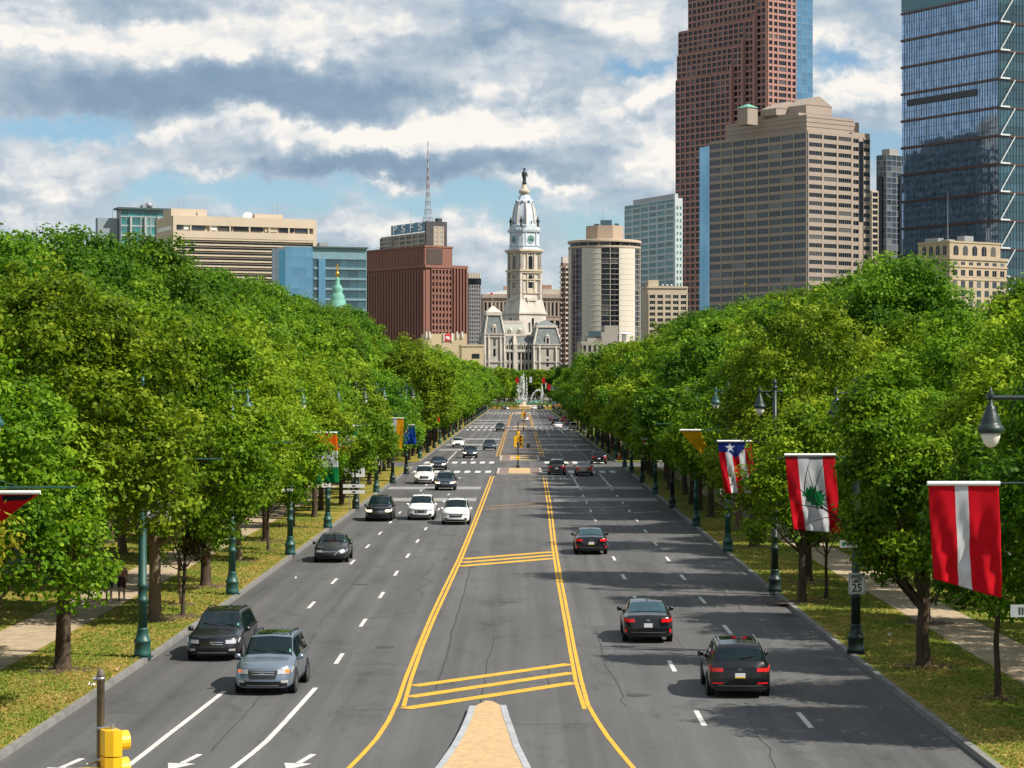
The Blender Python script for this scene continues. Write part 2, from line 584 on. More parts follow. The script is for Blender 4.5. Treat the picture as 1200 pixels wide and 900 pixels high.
class MB:
    """Collects shapes; build() links them as ONE mesh object."""

    def __init__(self):
        self.v, self.f, self.mi, self.sm = [], [], [], []

    def add(self, vs, fs, mi=0, smooth=False):
        o = len(self.v)
        self.v.extend([tuple(p) for p in vs])
        for f in fs:
            self.f.append(tuple(i + o for i in f))
            self.mi.append(mi)
            self.sm.append(smooth)
        return self

    def box(self, x0, x1, y0, y1, z0, z1, mi=0):
        vs = [(x0, y0, z0), (x1, y0, z0), (x1, y1, z0), (x0, y1, z0), (x0, y0, z1), (x1, y0, z1), (x1, y1, z1), (x0, y1, z1)]
        return self.add(vs, [(0, 3, 2, 1), (4, 5, 6, 7), (0, 1, 5, 4), (1, 2, 6, 5), (2, 3, 7, 6), (3, 0, 4, 7)], mi)

    def frustum(self, b, z0, t, z1, mi=0):
        """b, t: (x0,x1,y0,y1) rectangles at z0 and z1."""
        vs = [(b[0], b[2], z0), (b[1], b[2], z0), (b[1], b[3], z0), (b[0], b[3], z0), (t[0], t[2], z1), (t[1], t[2], z1), (t[1], t[3], z1), (t[0], t[3], z1)]
        return self.add(vs, [(0, 3, 2, 1), (4, 5, 6, 7), (0, 1, 5, 4), (1, 2, 6, 5), (2, 3, 7, 6), (3, 0, 4, 7)], mi)

    def obox(self, o, d, n, u0, u1, w0, w1, z0, z1, mi=0):
        """box in a frame: o + d*u + n*w (d, n horizontal unit vectors)."""
        def p(u, w, z):
            return (o[0] + d[0] * u + n[0] * w, o[1] + d[1] * u + n[1] * w, z)
        vs = [p(u0, w0, z0), p(u1, w0, z0), p(u1, w1, z0), p(u0, w1, z0), p(u0, w0, z1), p(u1, w0, z1), p(u1, w1, z1), p(u0, w1, z1)]
        return self.add(vs, [(0, 1, 2, 3), (4, 7, 6, 5), (0, 4, 5, 1), (1, 5, 6, 2), (2, 6, 7, 3), (3, 7, 4, 0)], mi)

    def prism(self, poly, z0, z1, mi=0, top_scale=None, c=None):
        n = len(poly)
        if top_scale is not None:
            c = c or (sum(p[0] for p in poly) / n, sum(p[1] for p in poly) / n)
            tp = [(c[0] + (p[0] - c[0]) * top_scale, c[1] + (p[1] - c[1]) * top_scale) for p in poly]
        else:
            tp = poly
        vs = [(p[0], p[1], z0) for p in poly] + [(p[0], p[1], z1) for p in tp]
        fs = [tuple(reversed(range(n))), tuple(range(n, 2 * n))] + [(i, (i + 1) % n, n + (i + 1) % n, n + i) for i in range(n)]
        return self.add(vs, fs, mi)

    def tube(self, p0, p1, r0, r1=None, n=8, mi=0, caps=True):
        r1 = r0 if r1 is None else r1
        a, b = Vector(p0), Vector(p1)
        ax = (b - a)
        if ax.length < 1e-6:
            return self
        ax.normalize()
        t = Vector((0, 0, 1)) if abs(ax.z) < 0.9 else Vector((1, 0, 0))
        u = ax.cross(t).normalized()
        w = ax.cross(u)
        vs = []
        for c, r in ((a, r0), (b, r1)):
            for i in range(n):
                g = 2 * PI * i / n
                vs.append(c + u * math.cos(g) * r + w * math.sin(g) * r)
        fs = [(i, (i + 1) % n, n + (i + 1) % n, n + i) for i in range(n)]
        self.add(vs, fs, mi, True)
        if caps:
            self.add(vs[:n], [tuple(reversed(range(n)))], mi)
            self.add(vs[n:], [tuple(range(n))], mi)
        return self

    def path(self, pts, radii, n=6, mi=0):
        for i in range(len(pts) - 1):
            self.tube(pts[i], pts[i + 1], radii[i], radii[i + 1], n, mi, caps=(i in (0, len(pts) - 2)))
        return self

    def lathe(self, prof, c=(0, 0, 0), n=16, mi=0, smooth=True, phase=0.0):
        """prof: list of (radius, z)."""
        vs = []
        for r, z in prof:
            for i in range(n):
                g = 2 * PI * i / n + phase
                vs.append((c[0] + max(r, 1e-4) * math.cos(g), c[1] + max(r, 1e-4) * math.sin(g), c[2] + z))
        fs = []
        for k in range(len(prof) - 1):
            for i in range(n):
                j = (i + 1) % n
                fs.append((k * n + i, k * n + j, (k + 1) * n + j, (k + 1) * n + i))
        fs.append(tuple(reversed(range(n))))
        fs.append(tuple(range((len(prof) - 1) * n, len(prof) * n)))
        return self.add(vs, fs, mi, smooth)

    def strip(self, pts, width, z, mi=0):
        """flat ribbon along pts (x,y) on the ground."""
        ls, rs = [], []
        for i, p in enumerate(pts):
            a = Vector(pts[max(i - 1, 0)]).to_2d()
            b = Vector(pts[min(i + 1, len(pts) - 1)]).to_2d()
            d = (b - a).normalized()
            nrm = Vector((-d.y, d.x)) * width / 2
            ls.append((p[0] + nrm.x, p[1] + nrm.y, z))
            rs.append((p[0] - nrm.x, p[1] - nrm.y, z))
        n = len(pts)
        return self.add(ls + rs, [(i, n + i, n + i + 1, i + 1) for i in range(n - 1)], mi)

    def mesh(self, name, mats):
        me = bpy.data.meshes.new(name)
        me.from_pydata(self.v, [], self.f)
        for m_ in (mats if isinstance(mats, (list, tuple)) else [mats]):
            me.materials.append(m_)
        me.polygons.foreach_set('material_index', self.mi)
        me.polygons.foreach_set('use_smooth', self.sm)
        me.update()
        return me

    def build(self, name, mats, parent=None, label=None, cat=None, group=None, kind=None, fix=False):
        me = self.mesh(name, mats)
        if fix:
            bm = bmesh.new()
            bm.from_mesh(me)
            bmesh.ops.remove_doubles(bm, verts=bm.verts, dist=1e-4)
            bmesh.ops.recalc_face_normals(bm, faces=bm.faces)
            bm.to_mesh(me)
            bm.free()
        o = bpy.data.objects.new(name, me)
        link(o, parent)
        reg(o, parent)
        return tag(o, label, cat, group, kind)


def text_mesh(body, size, name, m_, parent, loc, rot, depth=0.01, sx=1.0, bold=0.0):
    cu = bpy.data.curves.new(name, 'FONT')
    cu.body = body
    cu.size = size
    cu.align_x = 'CENTER'
    cu.align_y = 'CENTER'
    cu.extrude = depth
    cu.offset = bold
    cu.materials.append(m_)
    tmp = bpy.data.objects.new(name, cu)
    COL.objects.link(tmp)
    bpy.context.view_layer.update()
    me = bpy.data.meshes.new_from_object(tmp.evaluated_get(bpy.context.evaluated_depsgraph_get()))
    bpy.data.objects.remove(tmp)
    me.materials.clear()
    me.materials.append(m_)
    me.polygons.foreach_set('material_index', [0] * len(me.polygons))
    o = bpy.data.objects.new(name, me)
    o.location = loc
    o.rotation_euler = rot
    o.scale = (sx, 1, 1)
    link(o, parent)
    return reg(o, parent)


# ------------------------------------------------------------------ the ground, the road, its markings
# kerb lines (X at Y)
LK = [(-30, -14.6), (30, -13.9), (57, -13.15), (80, -12.75), (105, -12.6), (150, -12.55), (265, -12.55), (930, -12.4)]
RK = [(-30, 11.8), (30, 11.7), (57, 11.6), (80, 11.45), (105, 11.5), (180, 11.75), (250, 11.95), (400, 11.7), (930, 11.3)]


def kx(tab, y):
    return float(np.interp(y, [t[0] for t in tab], [t[1] for t in tab]))


CROSS = [(268.5, 288.0), (507.0, 524.0)]        # cross streets (Y from, to)
END_Y = 935.0
LAWN_Z = 0.13

mb = MB()
mb.add([(-9000, -400, -0.4), (9000, -400, -0.4), (9000, 16000, -0.4), (-9000, 16000, -0.4)], [(0, 1, 2, 3)])
mb.build('ground', mat('far_ground', (0.08, 0.085, 0.05), 0.95, var=0.4, scale=0.02), kind='structure')

mb = MB()
ys = sorted(set(list(range(-30, 936, 15)) + [57, 80, 105, 265, 930, 935]))
vl = [(kx(LK, y) - 0.05, y, 0) for y in ys] + [(kx(RK, y) + 0.05, y, 0) for y in ys]
n = len(ys)
mb.add(vl, [(i, n + i, n + i + 1, i + 1) for i in range(n - 1)])
mb.build('avenue_road', ASPHALT, kind='structure')
for c0, c1 in CROSS:
    for s, tab in ((-1, LK), (1, RK)):
        mb = MB()
        xe = kx(tab, c0) + s * 0.05
        xs = (xe, s * 260)
        mb.add([(min(xs), c0, 0), (max(xs), c0, 0), (max(xs), c1, 0), (min(xs), c1, 0)], [(0, 1, 2, 3)])
        mb.build('cross_street_road', ASPHALT, kind='structure')
mb = MB()
mb.add([(-150, END_Y, 0), (150, END_Y, 0), (150, END_Y + 22, 0), (-150, END_Y + 22, 0)], [(0, 1, 2, 3)])
mb.build('circle_road', ASPHALT, kind='structure')
# the outer roads beyond the lawns
for s in (-1, 1):
    mb = MB()
    x0, x1 = sorted((s * 25.5, s * 31.0))
    mb.add([(x0, -30, 0.004), (x1, -30, 0.004), (x1, 930, 0.004), (x0, 930, 0.004)], [(0, 1, 2, 3)])
    mb.build('service_road', ASPHALT, kind='structure')

spans = [(-30, CROSS[0][0]), (CROSS[0][1], CROSS[1][0]), (CROSS[1][1], END_Y)]
for s, tab in ((-1, LK), (1, RK)):
    for a, b in spans:
        yy = [y for y in ys if a < y < b]
        yy = [a] + yy + [b]
        # kerb stones: a real step
        mb = MB()
        n = len(yy)
        inn = [(kx(tab, y), y) for y in yy]
        out_ = [(kx(tab, y) + s * 0.19, y) for y in yy]
        vs = [(p[0], p[1], 0) for p in inn] + [(p[0], p[1], 0.16) for p in inn] + [(p[0], p[1], 0.16) for p in out_] + [(p[0], p[1], 0.0) for p in out_]
        fs = []
        for i in range(n - 1):
            for k in range(3):
                fs.append((k * n + i, k * n + i + 1, (k + 1) * n + i + 1, (k + 1) * n + i))
        fs += [(0, n, 2 * n, 3 * n), (n - 1, 2 * n - 1, 3 * n - 1, 4 * n - 1)]
        mb.add(vs, fs)
        mb.build('kerb', KERB, kind='structure', fix=True)
        # lawn slab
        mb = MB()
        vs = [(p[0], p[1], LAWN_Z) for p in out_] + [(s * 25.4, y, LAWN_Z) for y in yy]
        mb.add(vs, [(i, i + 1, n + i + 1, n + i) for i in range(n - 1)])
        vs = [(s * 31.1, a, LAWN_Z), (s * 31.1, b, LAWN_Z), (s * 260, b, LAWN_Z), (s * 260, a, LAWN_Z)]
        mb.add(vs, [(0, 1, 2, 3)])
        mb.add([(kx(tab, b) + s * .19, b, 0), (s * 25.4, b, 0), (s * 25.4, b, LAWN_Z), (kx(tab, b) + s * .19, b, LAWN_Z)], [(0, 1, 2, 3)])
        mb.add([(kx(tab, a) + s * .19, a, 0), (s * 25.4, a, 0), (s * 25.4, a, LAWN_Z), (kx(tab, a) + s * .19, a, LAWN_Z)], [(0, 1, 2, 3)])
        mb.build('lawn', LAWN, kind='structure')
        # footpath
        p0, p1 = (17.1, 19.8) if s < 0 else (15.75, 18.1)
        mb = MB()
        mb.add([(s * p0, a, LAWN_Z + .006), (s * p1, a, LAWN_Z + .006), (s * p1, b, LAWN_Z + .006), (s * p0, b, LAWN_Z + .006)], [(0, 1, 2, 3)])
        mb.build('footpath', PAVE, kind='structure')

# --- markings (sheets 4-8 mm above the road)
Z1, Z2 = 0.006, 0.010


def ln(pts):
    return [gp(*p) for p in pts]


mb = MB()
for lane_x, y_to in ((-6.3, 255), (-9.05, 255)):
    y = 78.5 if lane_x > -7 else 86.0
    while y < y_to - 8:
        dx = -0.02
        mb.box(lane_x - 0.075, lane_x + 0.075, y, y + 3.05, 0.001, Z1)
        y += 12.19
for lane_x, y0 in ((5.12, 64.2), (8.05, 63.8)):
    y = y0
    while y < 236:
        xx = lane_x + (0.0 if y < 120 else min((y - 120) * 0.004, .4))
        mb.box(xx - 0.075, xx + 0.075, y, y + 3.05, 0.001, Z1)
        y += 12.19
for lanes, y0, y1 in (((-6.3, -9.3), 296, 500), ((5.6, 8.7), 292, 500), ((-6.2, -9.2), 530, 920), ((5.3, 8.4), 530, 920)):
    for lane_x in lanes:
        y = y0
        while y < y1:
            solid = (lanes[0] < 0 and y < y0 + 30) or (lanes[0] > 0 and y > y1 - 40)
            mb.box(lane_x - 0.08, lane_x + 0.08, y, y + (12.19 if solid else 3.05), 0.001, Z1)
            y += 12.19
for x in (5.45, 8.55):
    mb.box(x - 0.075, x + 0.075, 218, 250, 0.001, Z1)
mb.build('lane_dashes', WHITE_P, kind='structure')

mb = MB()
mb.strip(ln([(263, 810), (245, 824), (222, 842), (196, 862), (172, 881), (146, 901), (120, 922), (90, 950)]), 0.16, Z1)
mb.strip(ln([(370, 806), (352, 826), (333, 847), (313, 868), (293, 885), (272, 901), (245, 922)]), 0.16, Z1)
mb.build('solid_lane_lines', WHITE_P, kind='structure')

# turn arrows at the near edge: they point at the oncoming drivers' way
for (px, py) in ((234, 884), (367, 884), (96, 889)):
    x, y = gp(px, py)
    mb = MB()
    mb.box(-0.08, 0.08, -1.5, 0.0, 0.001, Z1)
    mb.add([(0.0, -2.5, Z1), (0.36, -1.45, Z1), (-0.36, -1.45, Z1)], [(2, 1, 0)])
    o = mb.build('turn_arrow_marking', WHITE_P, kind='structure')
    o.location = (x, y, 0)
    o.rotation_euler = (0, 0, R(-10))

mb = MB()
Lc = ln([(578.5, 558), (566, 592), (553, 625), (541, 655), (524, 692), (510, 722), (495, 758), (482, 795), (473, 828)])
Lo = ln([(575.5, 558), (562.5, 592), (549.5, 625), (537, 655), (519, 692), (505, 722), (490, 758), (476, 793), (466, 822), (455, 845), (441, 866), (424, 885), (405, 904), (380, 927)])
mb.strip(Lc, 0.13, Z1)
mb.strip(Lo, 0.13, Z1)
Rc = ln([(636.5, 558), (642, 592), (647.5, 642), (654, 684), (661, 722), (668, 762), (675, 800), (685, 831)])
Ro = ln([(639.5, 558), (645.5, 592), (651.5, 642), (658.5, 684), (666, 722), (673.5, 762), (681, 797), (689, 826), (700, 845), (712, 863), (727, 882), (743, 901), (768, 928)])
mb.strip(Rc, 0.13, Z1)
mb.strip(Ro, 0.13, Z1)
mb.build('double_yellow_lines', YELLOW_P, kind='structure')
mb = MB()
for a, b in (((485, 804), (668, 778.3)), ((480, 816.9), (671, 788.5)), ((474.5, 830.5), (673.5, 800.2)),
             ((542, 655.2), (648, 646.8)), ((540.5, 659.4), (648.5, 650.6)), ((538.8, 663.6), (649, 654.4))):
    mb.strip(ln([a, b]), 0.50 if a[1] > 700 else .75, Z1 + .002)
mb.build('hatch_bars', YELLOW_P, kind='structure')
mb = MB()
for a, b in (((567.5, 593.5), (641, 589)), ((566.3, 597), (641, 592.4)), ((580, 563.2), (635, 561))):
    mb.strip(ln([a, b]), 0.32, Z1 + .002)
for y, xl, xr in ((318, -3.1, 3.0), (346, -3.1, 3.0), (383, -3.1, 3.0), (425, -3.1, 3.0), (545, -3, 3), (610, -3, 3), (690, -3, 3)):
    mb.strip([(xl, y), (xr, y + 4)], 0.8, Z1 + .002)
for s in (-3.3, 3.2):
    for k in (0, .45):
        mb.strip([(s + (k if s < 0 else -k), 311), (s + (k if s < 0 else -k) * .9, 503)], 0.22, Z1)
        mb.strip([(s + (k if s < 0 else -k), 530), (s + (k if s < 0 else -k) * .9, 790)], 0.24, Z1)
mb.build('worn_yellow_lines', YELLOW_W, kind='structure')

# crosswalks: rows of short white blocks
mb = MB()
for yc, dep in ((255.5, 6.0), (286.5, 7.0), (503, 9), (531, 9), (797, 14), (838, 14)):
    lk, rk = kx(LK, yc), kx(RK, yc)
    x = lk + 0.6
    while x < rk - 0.9:
        if not (-3.0 < x + 0.4 < 2.6 and yc < 700):
            mb.box(x, x + 0.62, yc - dep / 2, yc + dep / 2, 0.001, Z1)
        x += 1.15 if yc < 300 else 1.25
mb.build('crosswalk_blocks', WHITE_P, kind='structure')
mb = MB()
for y, d in ((190, 5.5), (212, 5.5)):
    mb.add([(-12.3, y, 0.003), (-3.7, y, 0.003), (-3.7, y + d, 0.003), (-12.3, y + d, 0.003)], [(0, 1, 2, 3)])
    mb.add([(2.8, y, 0.003), (11.4, y, 0.003), (11.4, y + d, 0.003), (2.8, y + d, 0.003)], [(0, 1, 2, 3)])
for y, d in ((340, 9), (371, 9), (410, 10), (545, 14), (590, 14), (640, 14)):
    mb.add([(-12.2, y, 0.003), (-3.6, y, 0.003), (-3.6, y + d, 0.003), (-12.2, y + d, 0.003)], [(0, 1, 2, 3)])
    mb.add([(3.4, y, 0.003), (11.2, y, 0.003), (11.2, y + d, 0.003), (3.4, y + d, 0.003)], [(0, 1, 2, 3)])
mb.build('pale_road_patches', PATCH, kind='structure')
# ONLY, painted in the right-hand turn lane
o = text_mesh('ONLY', 2.4, 'road_lettering', WORN_W, None, (3.95, 238, 0.006), (0, 0, 0), 0.002, 0.62)
o.scale = (0.66, 3.6, 1)
tag(o, kind='structure')
# seams and cracks in the asphalt
mb = MB()
rr = random.Random(3)


def crack(x, y0, y1, wob, wdt):
    pts = []
    y = y0
    while y < y1:
        pts.append((x + rr.uniform(-wob, wob), y))
        y += rr.uniform(.8, 2.2)
        x += rr.uniform(-wob, wob) * .6
    mb.strip(pts, wdt, 0.0045)


crack(-1.1, 66, 88, .06, .035)
crack(-2.65, 72, 130, .03, .045)
crack(6.4, 57, 70, .12, .03)
crack(-4.6, 104, 128, .35, .04)
crack(0.9, 72, 80, .05, .03)
for y in (73.5, 87, 64.4):
    mb.strip([(-1.0, y), (2.0, y + .1)], .025, 0.0045)
for x in (-7.7, -4.95, 3.5, 6.6, 9.8):
    for y0 in (58, 82, 118, 160):
        if rr.random() < .4:
            crack(x + rr.uniform(-.8, .8), y0 + rr.uniform(0, 14), y0 + rr.uniform(22, 40), .09, rr.uniform(.018, .035))
for k in range(16):
    y = rr.uniform(57, 190)
    x0 = rr.uniform(-12, 8)
    ln_ = rr.uniform(.8, 3.2)
    pts = [(x0 + ln_ * i / 5, y + rr.uniform(-.12, .12)) for i in range(6)]
    mb.strip(pts, rr.uniform(.02, .05), 0.0045)
mb.build('road_seams', TAR, kind='structure')
PATCHA = mat('patched_asphalt', (.075, .073, .072), .85, var=.18, scale=3)
mb = MB()
for x, y, w_, h_ in ((-5.2, 96, 1.5, 5.5), (3.4, 88, 1.3, 3.0), (6.7, 124, 1.6, 7.5), (-10.8, 118, 1.3, 6.0), (9.9, 78, 1.2, 3.5), (-0.9, 132, 1.7, 5.0), (-8.0, 150, 1.6, 9.0), (4.2, 160, 1.8, 8.0), (-11.5, 66.5, 1.0, 2.6)):
    mb.box(x - w_ / 2, x + w_ / 2, y, y + h_, .0005, .004)
mb.build('asphalt_patches', PATCHA, kind='structure')
IRON_C = mat('cast_iron', (.045, .042, .04), .6, var=.3, scale=12, bump=.6)
for x, y in ((-4.9, 83.5), (3.6, 70.5), (7.3, 104), (-7.6, 110), (-0.6, 101), (-11.9, 140), (4.0, 136)):
    mb = MB()
    mb.lathe([(.36, 0), (.36, .007), (.33, .008), (.0, .008)], n=20)
    o = mb.build('manhole_cover', IRON_C, kind='structure')
    o.location = (x, y, 0.0)
for x, y, s_ in ((10.98, 95, 1), (-12.2, 88.5, -1), (11.2, 141, 1)):
    mb = MB()
    mb.box(-.35, .35, -.55, .55, .001, .008)
    o = mb.build('drain_grate', IRON_C, kind='structure')
    o.location = (x, y, 0.0)

# foreground median nose
mb = MB()
nose_l = ln([(549.5, 833), (545, 846), (538, 862), (528, 880), (514, 900), (490, 930), (450, 985)])
nose_r = ln([(594, 832), (598, 846), (604, 862), (610, 880), (620, 900), (634, 930), (660, 985)])
K = 0.15
nl = [(p[0] + .0, p[1]) for p in nose_l]
n = len(nl)
for pts, sgn in ((nose_l, 1), (nose_r, -1)):
    a = [(p[0], p[1], 0.0) for p in pts]
    b = [(p[0] + sgn * .02, p[1], K) for p in pts]
    c = [(p[0] + sgn * .20, p[1], K) for p in pts]
    mb.add(a + b + c, [(i, i + 1, n + i + 1, n + i) for i in range(n - 1)] + [(n + i, n + i + 1, 2 * n + i + 1, 2 * n + i) for i in range(n - 1)])
mb.build('median_kerb', mat('median_concrete', (0.33, 0.345, 0.36), 0.85, var=0.2, scale=2), kind='structure', fix=True)
mb = MB()
a = [(p[0] + .18, p[1], K - .01) for p in nose_l]
b = [(p[0] - .18, p[1], K - .01) for p in nose_r]
mb.add(a + b, [(i, n + i, n + i + 1, i + 1) for i in range(n - 1)])
tx, ty = gp(572, 829)
mb.add([a[0], b[0], (b[0][0] - .25, ty + .35, K - .012), (a[0][0] + .3, ty + .5, K - .012), (a[0][0] + .0, ty - .1, 0.0), (b[0][0] + .0, ty - .1, 0.0)],
       [(0, 1, 2, 3)])
mb.add([(a[0][0], a[0][1], 0), (b[0][0], b[0][1], 0), (b[0][0] - .25, ty + .35, K - .012), (a[0][0] + .3, ty + .5, K - .012)], [(0, 1, 2, 3)])
mb.build('median_paving', TAN, kind='structure')


def island(y0, y1, x0, x1):
    mb = MB()
    mb.box(x0, x1, y0, y1, 0, 0.15)
    mb.build('median_island_kerb', mat('island_kerb', (0.40, 0.34, 0.29), 0.85, var=0.2), kind='structure')
    mb = MB()
    mb.box(x0 + .3, x1 - .3, y0 + .5, y1 - .5, 0.15, 0.158, 0)
    e = (x1 - x0) * .2
    mb.box(x0 + .3 + e, x1 - .3 - e, y0 + .5, y1 - .5, 0.158, 0.164, 1)
    mb.build('median_island_paving', [BRICKP, TAN], kind='structure')


island(247, 264, -2.6, 2.35)
island(292, 311, -2.7, 2.45)
island(489, 503, -2.9, 2.9)
island(531, 546, -2.9, 2.9)
island(805, 835, -3, 3)

# ------------------------------------------------------------------ trees
NR = np.random.default_rng


def crown_mesh(name, seed, H, base, Rr, lobes, clumps, per, leaf, m_, spread=0.5, top=0.5, pale=0.5, shift=0.0):
    g = NR(seed)
    hc = []
    for i in range(lobes):
        h = (i + 0.5) / lobes
        prof = (math.sin(PI * min(1, (0.16 + 0.80 * h)) ** (0.75)) ** 0.75)
        ang = i * 2.39996 + g.uniform(-.5, .5)
        rad = Rr * prof * g.uniform(.48, .80)
        lr = Rr * g.uniform(.24, .42) * (0.65 + .45 * prof)
        z = base + lr * .6 + (H - base - lr * 1.55) * h
        hc.append((rad * math.cos(ang), rad * math.sin(ang), z, lr))
    hc.append((g.uniform(-.3, .3), g.uniform(-.3, .3), base + (H - base) * .55, Rr * .52))
    hc.append((g.uniform(-.3, .3), g.uniform(-.3, .3), base + (H - base) * .8, Rr * .34))
    C = np.array(hc)
    C[:, 0] += shift * (C[:, 2] - base) / (H - base)
    wgt = C[:, 3] ** 2
    pick = g.choice(len(C), size=clumps * 3, p=wgt / wgt.sum())
    c = C[pick]
    outw = (c[:, :3] - np.array([shift * .5, 0, 0])) * np.array([1, 1, 0])
    outw = outw / (np.linalg.norm(outw, axis=1, keepdims=True) + .4)
    d = g.normal(size=(len(c), 3)) + outw * .75 + np.array([0, 0, .35])
    d /= np.linalg.norm(d, axis=1, keepdims=True)
    pos = c[:, :3] + d * c[:, 3:4] * g.uniform(.72, 1.08, (len(c), 1)) * np.array([1, 1, .85])
    dist = np.linalg.norm(pos[:, None, :] - C[None, :, :3], axis=2) / C[None, :, 3]
    inside = (dist < .70).any(axis=1)
    keep = (~inside) | (g.random(len(c)) < .10)
    pos, d = pos[keep][:clumps], d[keep][:clumps]
    nC = len(pos)
    # some sprays grow well past the crown's outline
    far_ = g.random(nC) < .14
    pos[far_] += d[far_] * Rr * g.uniform(.06, .19, (int(far_.sum()), 1)) + np.array([0, 0, .35])
    # every tuft is a small shell of leaves: a lit upper side, a shaded lower side, air between the tufts
    cs = np.repeat(g.uniform(.55, 1.35, (nC, 1)) * spread * 1.75, per, axis=0)
    q = g.normal(size=(nC * per, 3)) + np.repeat(d, per, axis=0) * .35 + np.array([0, 0, .25])
    q /= np.linalg.norm(q, axis=1, keepdims=True)
    P = np.repeat(pos, per, axis=0) + q * cs * g.uniform(.45, 1.1, (nC * per, 1)) * np.array([1.1, 1.1, .72])
    lt = g.normal(0, .12, len(C))[pick][keep][:clumps]
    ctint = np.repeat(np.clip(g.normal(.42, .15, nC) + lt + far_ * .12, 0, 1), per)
    nrm = g.normal(size=P.shape) * .42 + np.array([0, 0, .42]) + q * .85
    nrm /= np.linalg.norm(nrm, axis=1, keepdims=True)
    t = np.cross(nrm, g.normal(size=P.shape))
    t /= np.linalg.norm(t, axis=1, keepdims=True) + 1e-6
    b = np.cross(nrm, t)
    ls = leaf * g.uniform(.65, 1.3, (len(P), 1))
    v = np.empty((len(P), 4, 3), np.float32)
    v[:, 0] = P - t * ls * .5
    v[:, 1] = P + b * ls * .34 - t * ls * .05 - nrm * ls * .08
    v[:, 2] = P + t * ls * .55
    v[:, 3] = P - b * ls * .34 - t * ls * .05 - nrm * ls * .08
    rel = np.clip((P[:, 2] - base) / (H - base), 0, 1)
    tint = np.clip(ctint + .16 * q[:, 2] + g.normal(0, .15, len(P)) + (g.random(len(P)) < .06 * pale * 2) * .4, 0, 1)  # paler tuft tops, darker undersides: shading put into the leaf tint
    nF = len(P)
    me = bpy.data.meshes.new(name)
    me.vertices.add(nF * 4)
    me.vertices.foreach_set('co', v.reshape(-1))
    me.loops.add(nF * 4)
    me.loops.foreach_set('vertex_index', np.arange(nF * 4, dtype=np.int32))
    me.polygons.add(nF)
    me.polygons.foreach_set('loop_start', np.arange(0, nF * 4, 4, dtype=np.int32))
    me.polygons.foreach_set('loop_total', np.full(nF, 4, np.int32))
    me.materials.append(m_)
    a = me.attributes.new('tint', 'FLOAT', 'FACE')
    a.data.foreach_set('value', tint.astype(np.float32))
    me.update(calc_edges=True)
    return me, C


def trunk_mesh(name, seed, H, base, rad, C, limbs, m_, lean=0.0, twigs=0):
    r_ = random.Random(seed)
    mb = MB()
    top = base + (H - base) * .62
    pts, rad_l = [], []
    px, py = 0, 0
    steps = 7
    for i in range(steps + 1):
        f = i / steps
        pts.append((px + lean * f * top * .25, py, f * top))
        px += r_.uniform(-.06, .06)
        py += r_.uniform(-.06, .06)
        rad_l.append(rad * (1 - .72 * f) * (1.35 if i == 0 else 1.0))
    pts.insert(1, (pts[0][0], pts[0][1], .28))
    rad_l.insert(1, rad * 1.03)
    mb.path(pts, rad_l, 9)
    order = sorted(range(len(C)), key=lambda i: C[i][2])
    for k in order[:limbs]:
        cx, cy, cz, lr = C[k]
        z0 = min(max(base * .82, cz - 2.2 - math.hypot(cx, cy) * .5), top * .95)
        f = z0 / top
        a = Vector((lean * f * top * .25, 0, z0))
        b = Vector((cx, cy, cz + lr * .2))
        mid = a.lerp(b, .5) + Vector((0, 0, -.25 + r_.uniform(-.2, .2)))
        r0 = rad * (1 - .7 * f) * .55
        mb.path([a, mid, b], [r0, r0 * .65, r0 * .22], 6)
        for _ in range(3 + twigs):
            d = Vector((r_.gauss(0, 1), r_.gauss(0, 1), r_.gauss(.3, .6))).normalized() * lr * .95
            mb.path([mid.lerp(b, r_.uniform(.2, 1)), b + d * .6, b + d], [r0 * .3, r0 * .18, r0 * .07], 4)
    return mb.mesh(name, m_)


TREES = {}


def tree_kind(key, seed, H, base, Rr, lobes, clumps, per, leaf, lm, bark, rad, limbs=7, spread=.5, lean=0, pale=.5, shift=0.0):
    cm, C = crown_mesh('crown', seed, H, base, Rr, lobes, clumps, per, leaf, lm, spread, pale=pale, shift=shift)
    tm = trunk_mesh('trunk', seed + 1, H, base, rad, C, limbs, bark, lean)
    TREES.setdefault(key, []).append((cm, tm, H))


def put_tree(key, x, y, label, group=None, name='street_tree', s=1.0, sz=None, seed=0, z=LAWN_Z, idx=None, rz=None):
    kinds = TREES[key]
    r_ = random.Random(seed * 7919 + 13)
    cm, tm, H = kinds[r_.randrange(len(kinds)) if idx is None else idx]
    root = empty(name, (x, y, z - .03), r_.uniform(0, 2 * PI) if rz is None else rz, label, 'tree', group)
    root.scale = (s, s, sz or s)
    t = bpy.data.objects.new('trunk', tm)
    link(t, root)
    c = bpy.data.objects.new('crown', cm)
    link(c, root)
    return root


# near kinds carry leaves of true size, far kinds fewer and larger leaves
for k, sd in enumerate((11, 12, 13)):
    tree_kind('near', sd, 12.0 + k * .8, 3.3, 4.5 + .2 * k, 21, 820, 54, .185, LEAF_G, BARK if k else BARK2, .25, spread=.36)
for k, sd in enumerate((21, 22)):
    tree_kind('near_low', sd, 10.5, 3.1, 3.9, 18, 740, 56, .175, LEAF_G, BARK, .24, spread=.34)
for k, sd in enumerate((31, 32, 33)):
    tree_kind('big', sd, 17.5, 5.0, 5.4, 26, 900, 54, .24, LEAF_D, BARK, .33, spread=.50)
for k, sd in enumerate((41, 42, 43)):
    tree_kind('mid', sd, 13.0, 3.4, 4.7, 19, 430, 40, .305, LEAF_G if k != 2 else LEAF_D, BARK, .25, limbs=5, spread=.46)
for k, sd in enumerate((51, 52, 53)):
    tree_kind('far', sd, 14.0, 3.2, 5.0, 15, 250, 28, .52, LEAF_D if k else LEAF_G, BARK, .25, limbs=4, spread=.55)
